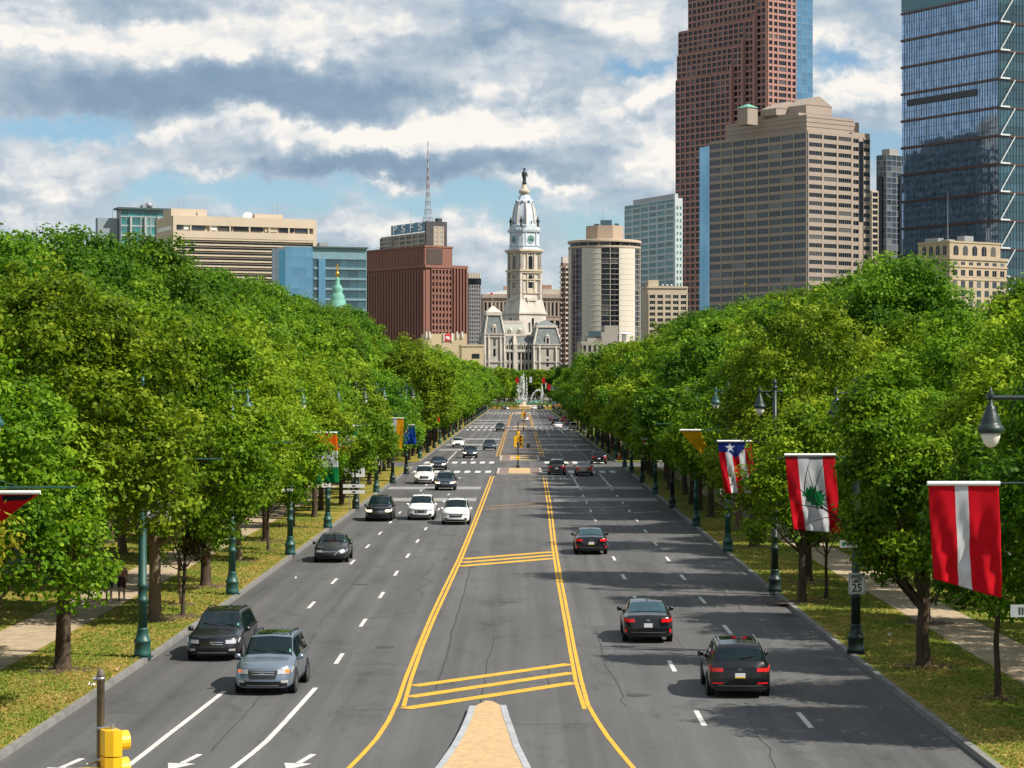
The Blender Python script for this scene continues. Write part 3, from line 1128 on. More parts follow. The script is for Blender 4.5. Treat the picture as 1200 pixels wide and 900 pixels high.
tree_kind('sapling', 61, 5.6, 1.9, 1.5, 6, 210, 26, .17, LEAF_G, BARK2, .085, limbs=4, spread=.26)
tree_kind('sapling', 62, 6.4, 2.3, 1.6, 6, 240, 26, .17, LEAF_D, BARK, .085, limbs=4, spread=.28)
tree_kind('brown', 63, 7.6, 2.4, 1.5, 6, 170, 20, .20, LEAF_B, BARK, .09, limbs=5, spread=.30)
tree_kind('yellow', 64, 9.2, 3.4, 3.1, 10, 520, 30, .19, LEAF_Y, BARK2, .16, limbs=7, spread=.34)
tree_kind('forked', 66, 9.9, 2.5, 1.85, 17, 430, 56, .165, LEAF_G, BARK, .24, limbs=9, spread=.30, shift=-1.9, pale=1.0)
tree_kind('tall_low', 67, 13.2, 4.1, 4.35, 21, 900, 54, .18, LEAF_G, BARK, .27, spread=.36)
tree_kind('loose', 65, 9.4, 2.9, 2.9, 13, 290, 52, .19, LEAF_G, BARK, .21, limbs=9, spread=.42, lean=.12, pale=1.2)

SIDE_W = {-1: 'left', 1: 'right'}
tc_ = 0
soil = []
# ---- near trees, each with a label of its own
near_trees = [
    ('near_low', -16.1, 66.5, 'low full green tree at the left edge of the photo behind the foreground signal', 1.0, 0),
    ('tall_low', -15.05, 75.7, 'stout green tree whose crown hangs lowest, left of the nearest left lamp post', 1.0, 0),
    ('near', -14.6, 92.0, 'green tree directly behind the nearest left lamp post', 1.08, 0),
    ('near', -14.7, 107.6, 'green tree with a pale trunk beside the second left lamp post', 1.0, 1),
    ('near', -15.1, 123.0, 'tall green tree with a pale trunk between the second and third left lamp posts', .97, 0),
    ('near', -15.3, 138.5, 'green tree just beyond the third left lamp post', .90, 2),
    ('near', -15.2, 153.0, 'green tree beside the lamp post that carries the square white sign, left verge', .87, 1),
    ('forked', 13.45, 76.8, 'forked tree between the white speed limit sign and the striped red flag', 1.0, 0),
    ('sapling', 14.3, 69.0, 'slender young tree standing in a ring of straw under the red flag', 1.25, 1),
    ('sapling', 13.4, 101.0, 'small dark young tree just left of the speed limit post', 1.0, 1),
    ('near', 13.7, 110.0, 'thick trunked tree behind the flag with the green cedar', .98, 2),
    ('loose', 13.6, 134.0, 'leaning loose crowned tree behind the blue flag with a white star', 1.3, 0),
    ('near', 14.2, 150.0, 'green tree behind the hanging yellow flag', .95, 0),
    ('near', 16.0, 91.0, 'bright green tree right of the flag with the green cedar', .78, 0),
    ('loose', 12.15, 99.5, 'yellowish loose tree hiding half of the blue flag with a white star', .92, 0),
    ('near_low', 15.6, 62.5, 'dense green tree behind the nearest striped red flag at the right edge', 1.0, 1),
    ('sapling', -14.5, 98.5, 'thin sapling on the dry left verge between two thick trunks', .95, 0),
    ('sapling', -14.35, 131.0, 'thin sapling on the left verge beside the third lamp post', 1.05, 1),
    ('brown', -13.7, 93.5, 'thin tree with brown withered leaves on the left verge', 1.0, 0),
    ('yellow', -15.9, 56.5, 'yellow leaved tree at the far left edge beside the red flag', 1.0, 0),
]
for i, (k, x, y, lab, s, idx) in enumerate(near_trees):
    t_ = put_tree(k, x, y, lab, None, 'sapling' if k == 'sapling' else 'street_tree', s, None, 100 + i, idx=idx, rz=0.0 if k == 'forked' else None)
    if i == 7:
        FORKED = t_
    soil.append((x, y, .55 if k == 'sapling' else .95))

# ---- the rows behind and beyond
rr = random.Random(5)


def row(side, x, y0, y1, step, key, label, group, smin, smax, jx=.5, name='street_tree', skip=(), hf=None):
    global tc_
    y = y0
    while y < y1:
        if not any(a - 2 < y < b + 2 for a, b in CROSS):
            tc_ += 1
            put_tree(key, side * (x + rr.uniform(-jx, jx)), y + rr.uniform(-1.2, 1.2), label, group, name, rr.uniform(smin, smax) if hf is None else rr.uniform(.96, 1.05) * float(np.interp(y, *hf)), None, tc_)
        y += step


for sd in (-1, 1):
    W = SIDE_W[sd]
    x1 = 14.6 if sd < 0 else 13.9
    row(sd, x1, 164, 265, 9.0, 'near' if False else 'mid', 'green street tree in the front row along the %s kerb before the crosswalk' % W, 'front row trees before the crosswalk, %s kerb' % W, .76 if sd < 0 else .92, .86 if sd < 0 else 1.04)
    row(sd, x1, 292, 505, 9.5, 'mid', 'green street tree in the %s front row beyond the nearest crosswalk' % W, 'front row trees beyond the crosswalk, %s kerb' % W, 1.0, 1.22)
    row(sd, x1 if sd < 0 else 17.2, 530, 925, 12.5, 'far', 'distant green street tree near the far end of the %s row' % W, 'distant front row trees, %s kerb' % W, .92 if sd > 0 else 1.0, 1.08 if sd > 0 else 1.25)
    x2 = 22.3 if sd < 0 else 21.0
    a, c = (1.0, 1.16) if sd < 0 else (.92, 1.06)
    row(sd, x2, 66, 160, 10.5, 'near', 'green tree of the second row behind the %s footpath' % W, 'second row trees behind the %s footpath' % W, a, c)
    row(sd, x2, 162, 430, 12, 'mid', 'farther green tree of the second row, its top above the %s front row' % W, 'farther second row trees, %s side' % W, 1.12, 1.34)
    x3 = 24.3
    row(sd, x3, 104 if sd < 0 else 152, 345, 11, 'big', 'tall broad tree rising behind the %s rows against the sky' % W, 'tall trees behind the %s rows' % W, 1.0, 1.1, .5, 'broad_tree', (), ((104, 130, 160, 200, 250, 345), (.94, 1.06, 1.05, 1.07, 1.09, 1.13)) if sd < 0 else ((150, 200, 300), (.98, .98, 1.1)))
    row(sd, 36, 200 if sd < 0 else 215, 420, 15, 'mid', 'tall tree top farther back behind the %s rows' % W, 'farther tall trees behind the %s rows' % W, 1.4, 1.6, 1.5, 'broad_tree')
for i, (x, y, s) in enumerate(((-33, 150, .95), (-36, 165, 1.08), (-33.5, 128, .88), (-40.5, 190, 1.12))):
    put_tree('big', x, y, ['tall rounded tree at the upper left that stands out above its neighbours', 'tall dark tree behind the rounded tree at the upper left',
                           'broad bright tree in the upper left canopy', 'tall tree in front of the beige office block with dark window bands'][i], None, 'broad_tree', s, None, 700 + i)
for i, (x, y, s) in enumerate(((24.6, 148, 1.02), (28.5, 176, 1.10), (36, 172, .93), (31, 138, .92))):
    put_tree('big', x, y, ['tall dense tree rising in front of the striped stone office tower', 'tall dense tree under the stone office tower, beside the arched window block',
                           'bright tree top under the beige block with arched windows', 'tall tree at the right edge below the dark glass tower'][i], None, 'broad_tree', s, None, 720 + i)

mb = MB()
for x, y, r0 in soil:
    k = 14
    pts = []
    r_ = random.Random(int(x * 100 + y))
    for i in range(k):
        g = 2 * PI * i / k
        q = r0 * r_.uniform(.8, 1.2)
        pts.append((x + q * 1.25 * math.cos(g), y + q * 1.1 * math.sin(g), LAWN_Z + .008))
    mb.add(pts + [(x, y, LAWN_Z + .06)], [(i, (i + 1) % k, k) for i in range(k)])
mb.build('soil', SOIL, kind='structure')

# grass tufts on the near verges: short blades, green and straw in patches
def grass_tufts():
    g = NR(77)
    Vs, Ts = [], []
    for sd, xa, xb in ((-1, 12.9, 16.9), (-1, 19.9, 24), (1, 11.9, 15.6), (1, 18.2, 24)):
        n = 15000 if xa < 15 else 6000
        x = sd * g.uniform(xa, xb, n)
        y = 52 + 110 * g.random(n) ** 1.5
        if sd < 0 and xa < 15:
            k = x < np.interp(y, [t[0] for t in LK], [t[1] for t in LK]) - .25
            x, y = x[k], y[k]
        n = len(x)
        fld = np.sin(x * .9 + np.sin(y * .31) * 2) * np.sin(y * .47 + np.sin(x * .7) * 1.5) * .5 + np.sin(x * 3.1 + y * 1.3) * .2 + (abs(x) < 14) * .28 - .1
        t = np.clip(.42 - fld * .45 + g.normal(0, .16, n), 0, 1)
        h = g.uniform(.03, .10, n)
        a = g.uniform(0, 2 * np.pi, n)
        w = g.uniform(.06, .16, n)
        for s_ in (0, 1.05, 2.1):
            c, sn = np.cos(a + s_) * w, np.sin(a + s_) * w
            base = np.stack([x, y, np.full(n, LAWN_Z - .005)], 1)
            v = np.empty((n, 3, 3), np.float32)
            v[:, 0] = base + np.stack([c, sn, 0 * c], 1) * .5
            v[:, 1] = base - np.stack([c, sn, 0 * c], 1) * .5
            v[:, 2] = base + np.stack([c * .35 + g.normal(0, .03, n), sn * .35 + g.normal(0, .03, n), h], 1)
            Vs.append(v)
            Ts.append(t)
    V = np.concatenate(Vs)
    T = np.concatenate(Ts)
    nF = len(V)
    me = bpy.data.meshes.new('grass')
    me.vertices.add(nF * 3)
    me.vertices.foreach_set('co', V.reshape(-1))
    me.loops.add(nF * 3)
    me.loops.foreach_set('vertex_index', np.arange(nF * 3, dtype=np.int32))
    me.polygons.add(nF)
    me.polygons.foreach_set('loop_start', np.arange(0, nF * 3, 3, dtype=np.int32))
    me.polygons.foreach_set('loop_total', np.full(nF, 3, np.int32))
    me.materials.append(leaf_mat('grass_blade', (.54, .37, .13), (.28, .31, .055), (.16, .28, .025), .4))
    a = me.attributes.new('tint', 'FLOAT', 'FACE')
    a.data.foreach_set('value', T.astype(np.float32))
    me.update(calc_edges=True)
    o = bpy.data.objects.new('grass', me)
    link(o)
    tag(o, 'short green and straw coloured grass on the verges', 'grass', kind='stuff')


grass_tufts()

# the bare dead branch that crosses the flag with the cedar
def dead_branch():
    Y = 78.2
    p = lambda a, b, dy=0: Vector((wx(a, Y), Y + dy, wz(b, Y)))
    mb = MB()
    mb.path([p(1080, 715), p(1050, 680), p(1022, 640), p(990, 612), p(965, 596), p(942, 578), p(926, 562)], [.085, .07, .055, .042, .03, .018, .006], 6)
    for a, bs in (((990, 612), [(968, 606), (948, 612), (935, 621)]), ((965, 596), [(952, 570), (945, 545)]), ((942, 578), [(944, 556), (950, 536)]),
                  ((1022, 640), [(1004, 606), (995, 580)]), ((965, 596), [(940, 592), (927, 585)]), ((952, 585), [(958, 560), (966, 540)])):
        pts = [p(*a)] + [p(q[0], q[1], -.1) for q in bs]
        mb.path(pts, [.022, .014, .008, .004][:len(pts)], 4)
    o = mb.build('dead_branch', BARK, FORKED)
    o.matrix_parent_inverse = (Matrix.Translation(FORKED.location) @ FORKED.rotation_euler.to_matrix().to_4x4() @ Matrix.Diagonal((*FORKED.scale, 1))).inverted()
    tag(o, 'bare dead branch reaching out in front of the flag with the green cedar')


dead_branch()

# ------------------------------------------------------------------ vehicles
CAR_ST = {
    'suv': dict(L=4.65, w=.93, H=1.70, wr=.36, st=[(-.5, .98, .88, .88), (-.475, 1.12, 1.02, .82), (-.425, 1.56, 1.05, .71), (-.39, 1.655, 1.05, .70), (-.2, 1.70, 1.03, .70), (.0, 1.70, 1.01, .70),
                (.07, 1.66, 1.0, .70), (.225, 1.13, .99, .80), (.265, 1.08, .97, .87), (.42, 1.00, .90, .87), (.475, .93, .83, .85), (.5, .84, .74, .83)],
                ws=(.078, .218), rw=(-.468, -.428), sw=[(-.36, -.225), (-.21, -.03), (-.015, .165)], lean=(.10, .02), front_z=(.64, .82), tail_z=(.82, .97)),
    'sedan': dict(L=4.65, w=.91, H=1.45, wr=.33, st=[(-.5, .92, .83, .88), (-.48, 1.02, .93, .86), (-.37, 1.08, .98, .84), (-.335, 1.09, .98, .80), (-.19, 1.40, .97, .68), (-.1, 1.44, .96, .68), (.03, 1.44, .95, .68),
                  (.08, 1.40, .94, .69), (.235, 1.02, .93, .80), (.28, .97, .87, .87), (.42, .88, .79, .87), (.475, .81, .72, .85), (.5, .72, .63, .83)],
                  ws=(.082, .225), rw=(-.328, -.192), sw=[(-.24, -.09), (-.075, .17)], lean=(.16, .06), front_z=(.54, .69), tail_z=(.76, .91)),
}
SECT_N = 4


def car(kind, px, py, col, label, heading, name='car', group=None, L=None, w=None, H=None, roof_rails=False, plate=None, lit=False, cladding=False,
        glass=None, metal=.35, chrome_grille=True, sunroof=False, turn=False, rz=0.0, low_red=False, xy=None, spoiler=False, spare=False, cars_glass=None):
    """heading -1: comes towards the camera, +1: drives away. px, py: middle of the near end at the road."""
    sp = CAR_ST[kind]
    L = L or sp['L']
    w = w or sp['w']
    hs = (H or sp['H']) / sp['H']
    st = np.array(sp['st'])
    Y, ZT, BE, WT = st[:, 0] * L, st[:, 1] * hs, st[:, 2] * hs, st[:, 3] * w
    zb = .24
    x, y = xy or gp(px, py)
    y += L / 2 if xy is None else 0
    root = empty(name, (x, y, 0.004), (0 if heading > 0 else PI) + rz, label, 'truck' if name == 'pickup_truck' else 'car', group)
    pm = paint(*col) if isinstance(col, tuple) else col
    GL = glass or CARGLASS

    def sect(u):
        zt, b, wt = (float(np.interp(u, Y, k)) for k in (ZT, BE, WT))
        e = max(0, (abs(u) - L * .40) / (L * .10))
        ww = w * (1 - .055 * min(1, e) ** 2)
        return np.array([(0, zb), (ww * .84, zb), (ww * .97, zb + .10), (ww, zb + (b - zb) * .5), (ww * .988, b - .07), (ww * .955, b), (wt + .015, zt - .065), (wt * .88, zt - .012), (0, zt + .018)])

    def warp(p):
        X, yy, z = p
        f = min(1, max(0, (yy - (L / 2 - .75)) / .75)) ** 1.6
        r = min(1, max(0, (-yy - (L / 2 - .6)) / .6)) ** 1.6
        q = (X / w) ** 2
        yy -= f * (.26 * q * q + .10 * q + sp['lean'][0] * max(0, z - .5) / .3 + .30 * max(0, .42 - z))
        yy += r * (.16 * q * q + .06 * q + sp['lean'][1] * max(0, z - .6) / .3 + .30 * max(0, .42 - z))
        return Vector((X, yy, z))

    def S(u, v, side=1):
        p = sect(u)
        i = min(7, int(v))
        t = v - i
        if 1 <= i <= 6:
            p0, p1, p2, p3 = p[i - 1], p[i], p[i + 1], p[min(8, i + 2)]
            lin = p1 * (1 - t) + p2 * t
            cr = .5 * ((2 * p1) + (-p0 + p2) * t + (2 * p0 - 5 * p1 + 4 * p2 - p3) * t * t + (-p0 + 3 * p1 - 3 * p2 + p3) * t ** 3)
            q = lin * .55 + cr * .45
        else:
            q = p[i] * (1 - t) + p[i + 1] * t
        return warp((side * q[0], u, q[1]))

    us = sorted(set([float(k) for k in Y] + list(np.linspace(-L / 2, L / 2, 33))))
    vs_ = [0, 1, 1.5] + [2 + k / SECT_N for k in range(SECT_N * 5 + 1)] + [7.34, 7.67, 8]
    mb = MB()
    for side in (1, -1):
        V = [S(u, v, side) for u in us for v in vs_]
        nv = len(vs_)
        F = []
        for i in range(len(us) - 1):
            for j in range(nv - 1):
                q = (i * nv + j, (i + 1) * nv + j, (i + 1) * nv + j + 1, i * nv + j + 1)
                F.append(q if side < 0 else tuple(reversed(q)))
        mb.add(V, F, 0, True)
        for ue, sg in ((L / 2, 1), (-L / 2, -1)):
            rows = [v for v in vs_ if v >= 1]
            V = []
            for v in rows:
                i = min(7, int(v))
                p = sect(ue)
                q = S(ue, v, 1)
                xx, zz = abs(q.x), q.z
                for k in range(6):
                    V.append(warp((side * xx * k / 5, ue, zz)))
            F = [(a * 6 + k, a * 6 + k + 1, (a + 1) * 6 + k + 1, (a + 1) * 6 + k) for a in range(len(rows) - 1) for k in range(5)]
            mb.add(V, F, 0, True)
    mb.build('body', pm, root, fix=True)

    def patchS(mb, u0, u1, v0, v1, sides=(1,), nu=7, nv=6, off=.008, mi=0, both=False):
        for side in sides:
            vv = list(np.linspace(v0, v1, nv))
            V = []
            for u in np.linspace(u0, u1, nu):
                row_ = []
                for v in vv:
                    p = S(u, v, side)
                    a = S(min(u + .03, L / 2), v, side) - S(max(u - .03, -L / 2), v, side)
                    b = S(u, min(v + .06, 8), side) - S(u, max(v - .06, 0), side)
                    nn = a.cross(b)
                    nn = nn.normalized() if nn.length > 1e-9 else Vector((0, 0, 1))
                    c = Vector((0, u, zb + .4))
                    if nn.dot(p - c) < 0:
                        nn = -nn
                    row_.append(p + nn * off)
                V += row_
            F = [(i * nv + j, (i + 1) * nv + j, (i + 1) * nv + j + 1, i * nv + j + 1) for i in range(nu - 1) for j in range(nv - 1)]
            mb.add(V, F, mi, True)
        return mb

    def patchC(mb, x0, x1, z0, z1, end, off=.01, mi=0, nx=7, nz=3, taper=0.0, x0t=None, x1t=None):
        """on the front (end 1) or rear (end -1) face; x0t, x1t: extent at the top."""
        x0t = x0 if x0t is None else x0t
        x1t = x1 if x1t is None else x1t
        V = []
        for z in np.linspace(z0, z1, nz):
            f = (z - z0) / (z1 - z0)
            for xx in np.linspace(x0 + (x0t - x0) * f, x1 + (x1t - x1) * f, nx):
                p = warp((xx, end * L / 2, z))
                p.y += end * off
                V.append(p)
        mb.add(V, [(i * nx + j, i * nx + j + 1, (i + 1) * nx + j + 1, (i + 1) * nx + j) for i in range(nz - 1) for j in range(nx - 1)], mi, True)
        return mb

    # glazing
    mb = MB()
    patchS(mb, sp['ws'][0] * L, sp['ws'][1] * L, 6.12, 8, (1, -1), 7, 6)
    wsh = mb.build('windshield', GL, root, fix=True)
    if heading < 0 and y < 260:
        mb = MB()
        for x0_, x1_ in ((-.62, -.05), (.0, .58)):
            p0, p1 = S(sp['ws'][1] * L - .05, 7.0), S(sp['ws'][1] * L - .16, 7.0)
            mb.tube((x0_ * w, p0.y + .01, p0.z + .035), (x1_ * w, p1.y + .01, p1.z + .03), .012, n=4)
        mb.build('wiper', TRIM_K, wsh)
        mb = MB()
        patchS(mb, sp['ws'][1] * L - .20, sp['ws'][1] * L - .09, 6.55, 6.95, (-1,), 3, 3, .012)
        mb.build('sticker', mat('sticker_green', (.10, .30, .22), .5), wsh)
    mb = MB()
    patchS(mb, sp['rw'][0] * L, sp['rw'][1] * L, 6.15, 8, (1, -1), 6, 6)
    mb.build('rear_window', CARGLASS_B if heading > 0 and kind == 'sedan' else GL, root, fix=True)
    for side in (1, -1):
        for a, b in sp['sw']:
            mb = MB()
            patchS(mb, a * L, b * L, 5.14, 5.90, (side,), 7, 4)
            mb.build('side_window', GL, root)
    for side in (1, -1):
        mb = MB()
        for f in ((.175, -.02, -.22) if kind == 'suv' else (.20, -.08)):
            patchS(mb, f * L - .009, f * L + .009, 2.3, 5.1, (side,), 2, 8, .004)
        mb.build('door_seam', TRIM_K, root)
        mb = MB()
        for f in (-.055, -.245) if kind == 'suv' else (-.06, -.22):
            patchS(mb, f * L, f * L + .17, 4.3, 4.5, (side,), 3, 2, .03)
        mb.build('door_handle', pm, root)
    mb = MB()
    for s_ in (1, -1):
        patchS(mb, .25 * L, .44 * L, 6.0, 6.07, (s_,), 6, 2, .004)
    mb.build('bonnet_seam', TRIM_K, root)
    # wheels with arches
    wr = sp['wr']
    mb = MB()
    for s in (1, -1):
        for yy in (.29 * L, -.285 * L):
            k = 20
            mb.add([(s * (w * 1.0 + .002), yy + (wr + .07) * math.cos(2 * PI * i / k), wr + (wr + .07) * math.sin(2 * PI * i / k)) for i in range(k)], [tuple(range(k))])
    mb.build('wheel_arch', TRIM_K, root)
    if 'tyre' not in WHEEL:
        mb = MB()
        prof = [(.60, -.105), (.92, -.115), (1.0, -.07), (1.0, .07), (.92, .115), (.62, .105), (.60, .06)]
        mb.lathe([(r * .34, z) for r, z in prof], n=20)
        WHEEL['tyre'] = mb.mesh('tyre', TYRE)
        mb = MB()
        mb.lathe([(.20, .05), (.205, .10), (.185, .10), (.175, .062), (.05, .062), (.045, .09), (.02, .095)], n=20)
        for k in range(5):
            g = 2 * PI * k / 5
            mb.obox((0, 0), (math.cos(g), math.sin(g)), (-math.sin(g), math.cos(g)), .03, .19, -.028, .028, .06, .098)
        WHEEL['rim'] = mb.mesh('rim', RIM)
    for s in (1, -1):
        for yy in (.29 * L, -.285 * L):
            wh = empty('wheel', (s * (w - .095), yy, wr), 0)
            wh.rotation_euler = (0, s * PI / 2, 0)
            wh.scale = (wr / .34,) * 3
            wh.parent = root
            for nm in ('tyre', 'rim'):
                link(bpy.data.objects.new(nm, WHEEL[nm]), wh)
    # front
    fz0, fz1 = (k * hs for k in sp['front_z'])
    near_front, near_rear = heading < 0, heading > 0
    for s in (1, -1):
        mb = MB()
        patchC(mb, *sorted((s * .50 * w, s * .86 * w)), fz0 + .03, fz1 - .01, 1, .014, x0t=None)
        patchS(mb, L / 2 - .34, L / 2 - .005, 4.1, 4.95, (s,), 5, 3, .012)
        h = mb.build('headlight', LAMP_ON if lit else LAMP_W, root)
        if near_front:
            if turn:
                mb = MB()
                patchC(mb, *sorted((s * .74 * w, s * .87 * w)), fz0 + .06, fz1 - .02, 1, .02)
                mb.build('turn_lamp', LAMP_O, h)
            mb = MB()
            patchC(mb, *sorted((s * .62 * w, s * .84 * w)), .40 * hs, .48 * hs, 1, .012)
            mb.build('fog_lamp', TRIM_K if not cladding else LAMP_W, root)
    mb = MB()
    patchC(mb, -.44 * w, .44 * w, fz0 - .12 * hs, fz1 - .05, 1, .012, x0t=-.50 * w, x1t=.50 * w)
    g_ = mb.build('grille', TRIM_K, root)
    if near_front:
        mb = MB()
        for k in range(2 if chrome_grille else 1):
            z = fz1 - .085 - k * .07
            patchC(mb, -.40 * w, .40 * w, z - .016, z + .012, 1, .022)
        if not chrome_grille:
            for s in (1, -1):
                patchC(mb, *sorted((s * .20 * w, s * .27 * w)), fz0 - .12 * hs, fz1 - .05, 1, .02, x0t=min(s * .43 * w, s * .49 * w), x1t=max(s * .43 * w, s * .49 * w))
        mb.build('grille_bar', CHROME, g_)
        mb = MB()
        k = 12
        zc = fz1 - .10
        p = warp((0, L / 2, zc))
        mb.add([(.085 * math.cos(2 * PI * i / k), p.y + .035, zc + .05 * math.sin(2 * PI * i / k)) for i in range(k)], [tuple(range(k))])
        mb.build('badge', CHROME, g_)
    mb = MB()
    patchC(mb, -.80 * w, .80 * w, .27, (.44 if cladding else .38) * hs, 1, .012)
    mb.build('front_bumper', TRIM_K, root)
    if cladding and near_front:
        mb = MB()
        patchC(mb, -.55 * w, .55 * w, .30, .34, 1, .03)
        mb.build('skid_plate', STEEL, root)
    # rear
    tz0, tz1 = (k * hs for k in sp['tail_z'])
    for s in (1, -1):
        mb = MB()
        patchC(mb, *sorted((s * .54 * w, s * .90 * w)), tz0 + .02, tz1 - .01, -1, .014)
        patchS(mb, -L / 2 + .005, -L / 2 + .26, 4.15, 5.0, (s,), 5, 3, .012)
        mb.build('tail_lamp', LAMP_R, root)
        if near_rear:
            mb = MB()
            if low_red:
                patchC(mb, *sorted((s * .55 * w, s * .90 * w)), .47 * hs, .51 * hs, -1, .02)
            else:
                patchC(mb, *sorted((s * .86 * w, s * .93 * w)), .40 * hs, .54 * hs, -1, .03)
            mb.build('reflector', LAMP_R, root)
    mb = MB()
    patchC(mb, -.80 * w, .80 * w, .27, .40 * hs, -1, .012)
    mb.build('rear_bumper', TRIM_K, root)
    if near_rear:
        mb = MB()
        patchC(mb, -.70 * w, .70 * w, .405 * hs, .425 * hs, -1, .02)
        mb.build('bumper_strip', CHROME if kind == 'sedan' else STEEL, root)
        zp = tz0 - .10 * hs
        p = warp((0, -L / 2, zp))
        mb = MB()
        mb.box(-.155, .155, p.y - .035, p.y - .012, zp - .06, zp + .085, 0)
        mb.box(-.155, .155, p.y - .038, p.y - .034, zp - .06, zp - .02, 1)
        mb.build('licence_plate', [PLATE_W, plate or PLATE_W], root)
        mb = MB()
        p = warp((0, -L / 2, tz1 - .05))
        k = 12
        mb.add([(.075 * math.cos(2 * PI * i / k), p.y - .03, tz1 - .05 + .045 * math.sin(2 * PI * i / k)) for i in range(k)], [tuple(range(k))])
        mb.build('badge', CHROME, root)
        if kind == 'suv':
            mb = MB()
            p0, p1 = S(sp['rw'][0] * L + .02, 7.9), S(sp['rw'][0] * L + .05, 7.2, 1)
            mb.tube((0.02, p0.y - .03, p0.z + .03), (.42, p1.y - .02, p1.z + .05), .014, n=5)
            mb.build('rear_wiper', TRIM_K, root)
    # mirrors, rails, sills
    for s in (1, -1):
        mb = MB()
        p = S(.175 * L, 5.1, s)
        mb.lathe([(.02, -.085), (.085, -.07), (.10, 0), (.09, .06), (.03, .085)], c=(p.x + s * .13, p.y + .02, p.z + .05), n=10)
        mb.tube((p.x - s * .03, p.y, p.z - .02), (p.x + s * .10, p.y + .01, p.z + .0), .03, n=6)
        mb.build('mirror', pm, root)
    if kind == 'suv':
        mb = MB()
        for s in (1, -1):
            patchS(mb, -.49 * L, .49 * L, 1.3, 2.2, (s,), 14, 3, .006)
        mb.build('sill_trim', TRIM_K, root)
    if roof_rails:
        for s in (1, -1):
            mb = MB()
            pts = [S(f * L, 7.0, s) + Vector((0, 0, h)) for f, h in ((-.36, .0), (-.33, .06), (-.15, .065), (0, .06), (.045, 0))]
            mb.path(pts, [.024] * 5, 6)
            mb.build('roof_rail', TRIM_K if roof_rails != 'chrome' else CHROME, root)
    if sunroof:
        mb = MB()
        patchS(mb, -.19 * L, .035 * L, 7.15, 8, (1, -1), 6, 5, .012)
        mb.build('sunroof', CARGLASS, root, fix=True)
    mb = MB()
    p = S(-.30 * L if kind == 'suv' else -.15 * L, 8)
    mb.add([(0, p.y - .07, p.z), (0, p.y + .09, p.z), (0, p.y - .06, p.z + .09), (.02, p.y, p.z), (-.02, p.y, p.z)], [(0, 3, 2), (3, 1, 2), (1, 4, 2), (4, 0, 2)])
    mb.build('antenna_fin', pm, root)
    return root


WHEEL = {}
BLACK = ('black', (0.0035, 0.004, 0.0055), .0, .2)
CHAR = ('charcoal', (0.024, 0.024, 0.030), .5, .30)
SILV = ('steel_blue', (0.215, 0.26, 0.32), .6, .26)
GREY = ('warm_grey', (0.060, 0.058, 0.062), .7, .28)
WHITE = ('white', (0.74, 0.74, 0.73), .0, .25)
NAVY = ('navy', (0.010, 0.018, 0.042), .5, .26)
BLUE = ('slate_blue', (0.020, 0.040, 0.065), .5, .28)
BRONZE = ('bronze', (0.23, 0.165, 0.14), .7, .30)
REDP = ('red', (0.36, 0.012, 0.016), .2, .28)
DGREY = ('dark_grey', (0.035, 0.037, 0.042), .5, .28)
# oncoming, left of the yellow lines
car('suv', 251, 776, CHAR, 'charcoal estate car with thick black roof rails beside the left kerb, coming towards the camera', -1, roof_rails=True, cladding=True, L=4.85, H=1.57, w=.93, rz=R(-2))
car('suv', 311, 816, SILV, 'steel blue suv with orange turn lamps, nearest of the oncoming cars', -1, roof_rails=True, cladding=True, L=4.5, H=1.68, w=.91, turn=True, sunroof=True, rz=R(-2.5))
car('sedan', 387, 660, GREY, 'warm grey saloon with a wide black grille hugging the left kerb', -1, chrome_grille=False)
car('suv', 443.5, 611.5, BLACK, 'black suv with one orange lamp lit, left of the two white suvs', -1, lit=True, L=4.8, H=1.72)
car('suv', 493, 610, WHITE, 'white suv with rounded grille between the black suv and the other white suv', -1, chrome_grille=False)
car('suv', 534, 615.5, WHITE, 'white suv with black grille slots nearest the double yellow line', -1, roof_rails=True)
car('suv', 521.5, 575, BLUE, 'dark blue suv with orange lit lamps just before the crosswalk', -1, lit=True, L=4.5, H=1.62)
car('suv', 497, 567.5, WHITE, 'white pickup fronted suv with lit lamps beside the left kerb at the cross street', -1, lit=True, H=1.75)
car('sedan', 513, 551, NAVY, 'navy blue saloon with orange lit lamps crossing the far crosswalk line', -1, lit=True, H=1.5)
car('suv', 550.5, 537, BLUE, 'dark blue suv with bright lamps in the middle lane beyond the crosswalk', -1, lit=True, H=1.62)
car('sedan', 536.5, 524.5, WHITE, 'white saloon beside the left kerb beyond the crosswalk', -1, lit=True, H=1.5)
car('suv', 573.5, 528, BLUE, 'dark teal suv in the inner lane beyond the crosswalk', -1, H=1.6)
car('suv', 586, 506, DGREY, 'dark grey boxy suv at the second crosswalk in the oncoming lanes', -1, H=1.85)
car('sedan', 568, 482, DGREY, 'dark saloon on the circle at the far left end of the avenue', -1, rz=R(50), xy=(wx(567, 942), 942))
car('sedan', 592, 481, BLUE, 'dark blue saloon on the circle left of the fountain', -1, rz=R(25), xy=(wx(592, 946), 946))
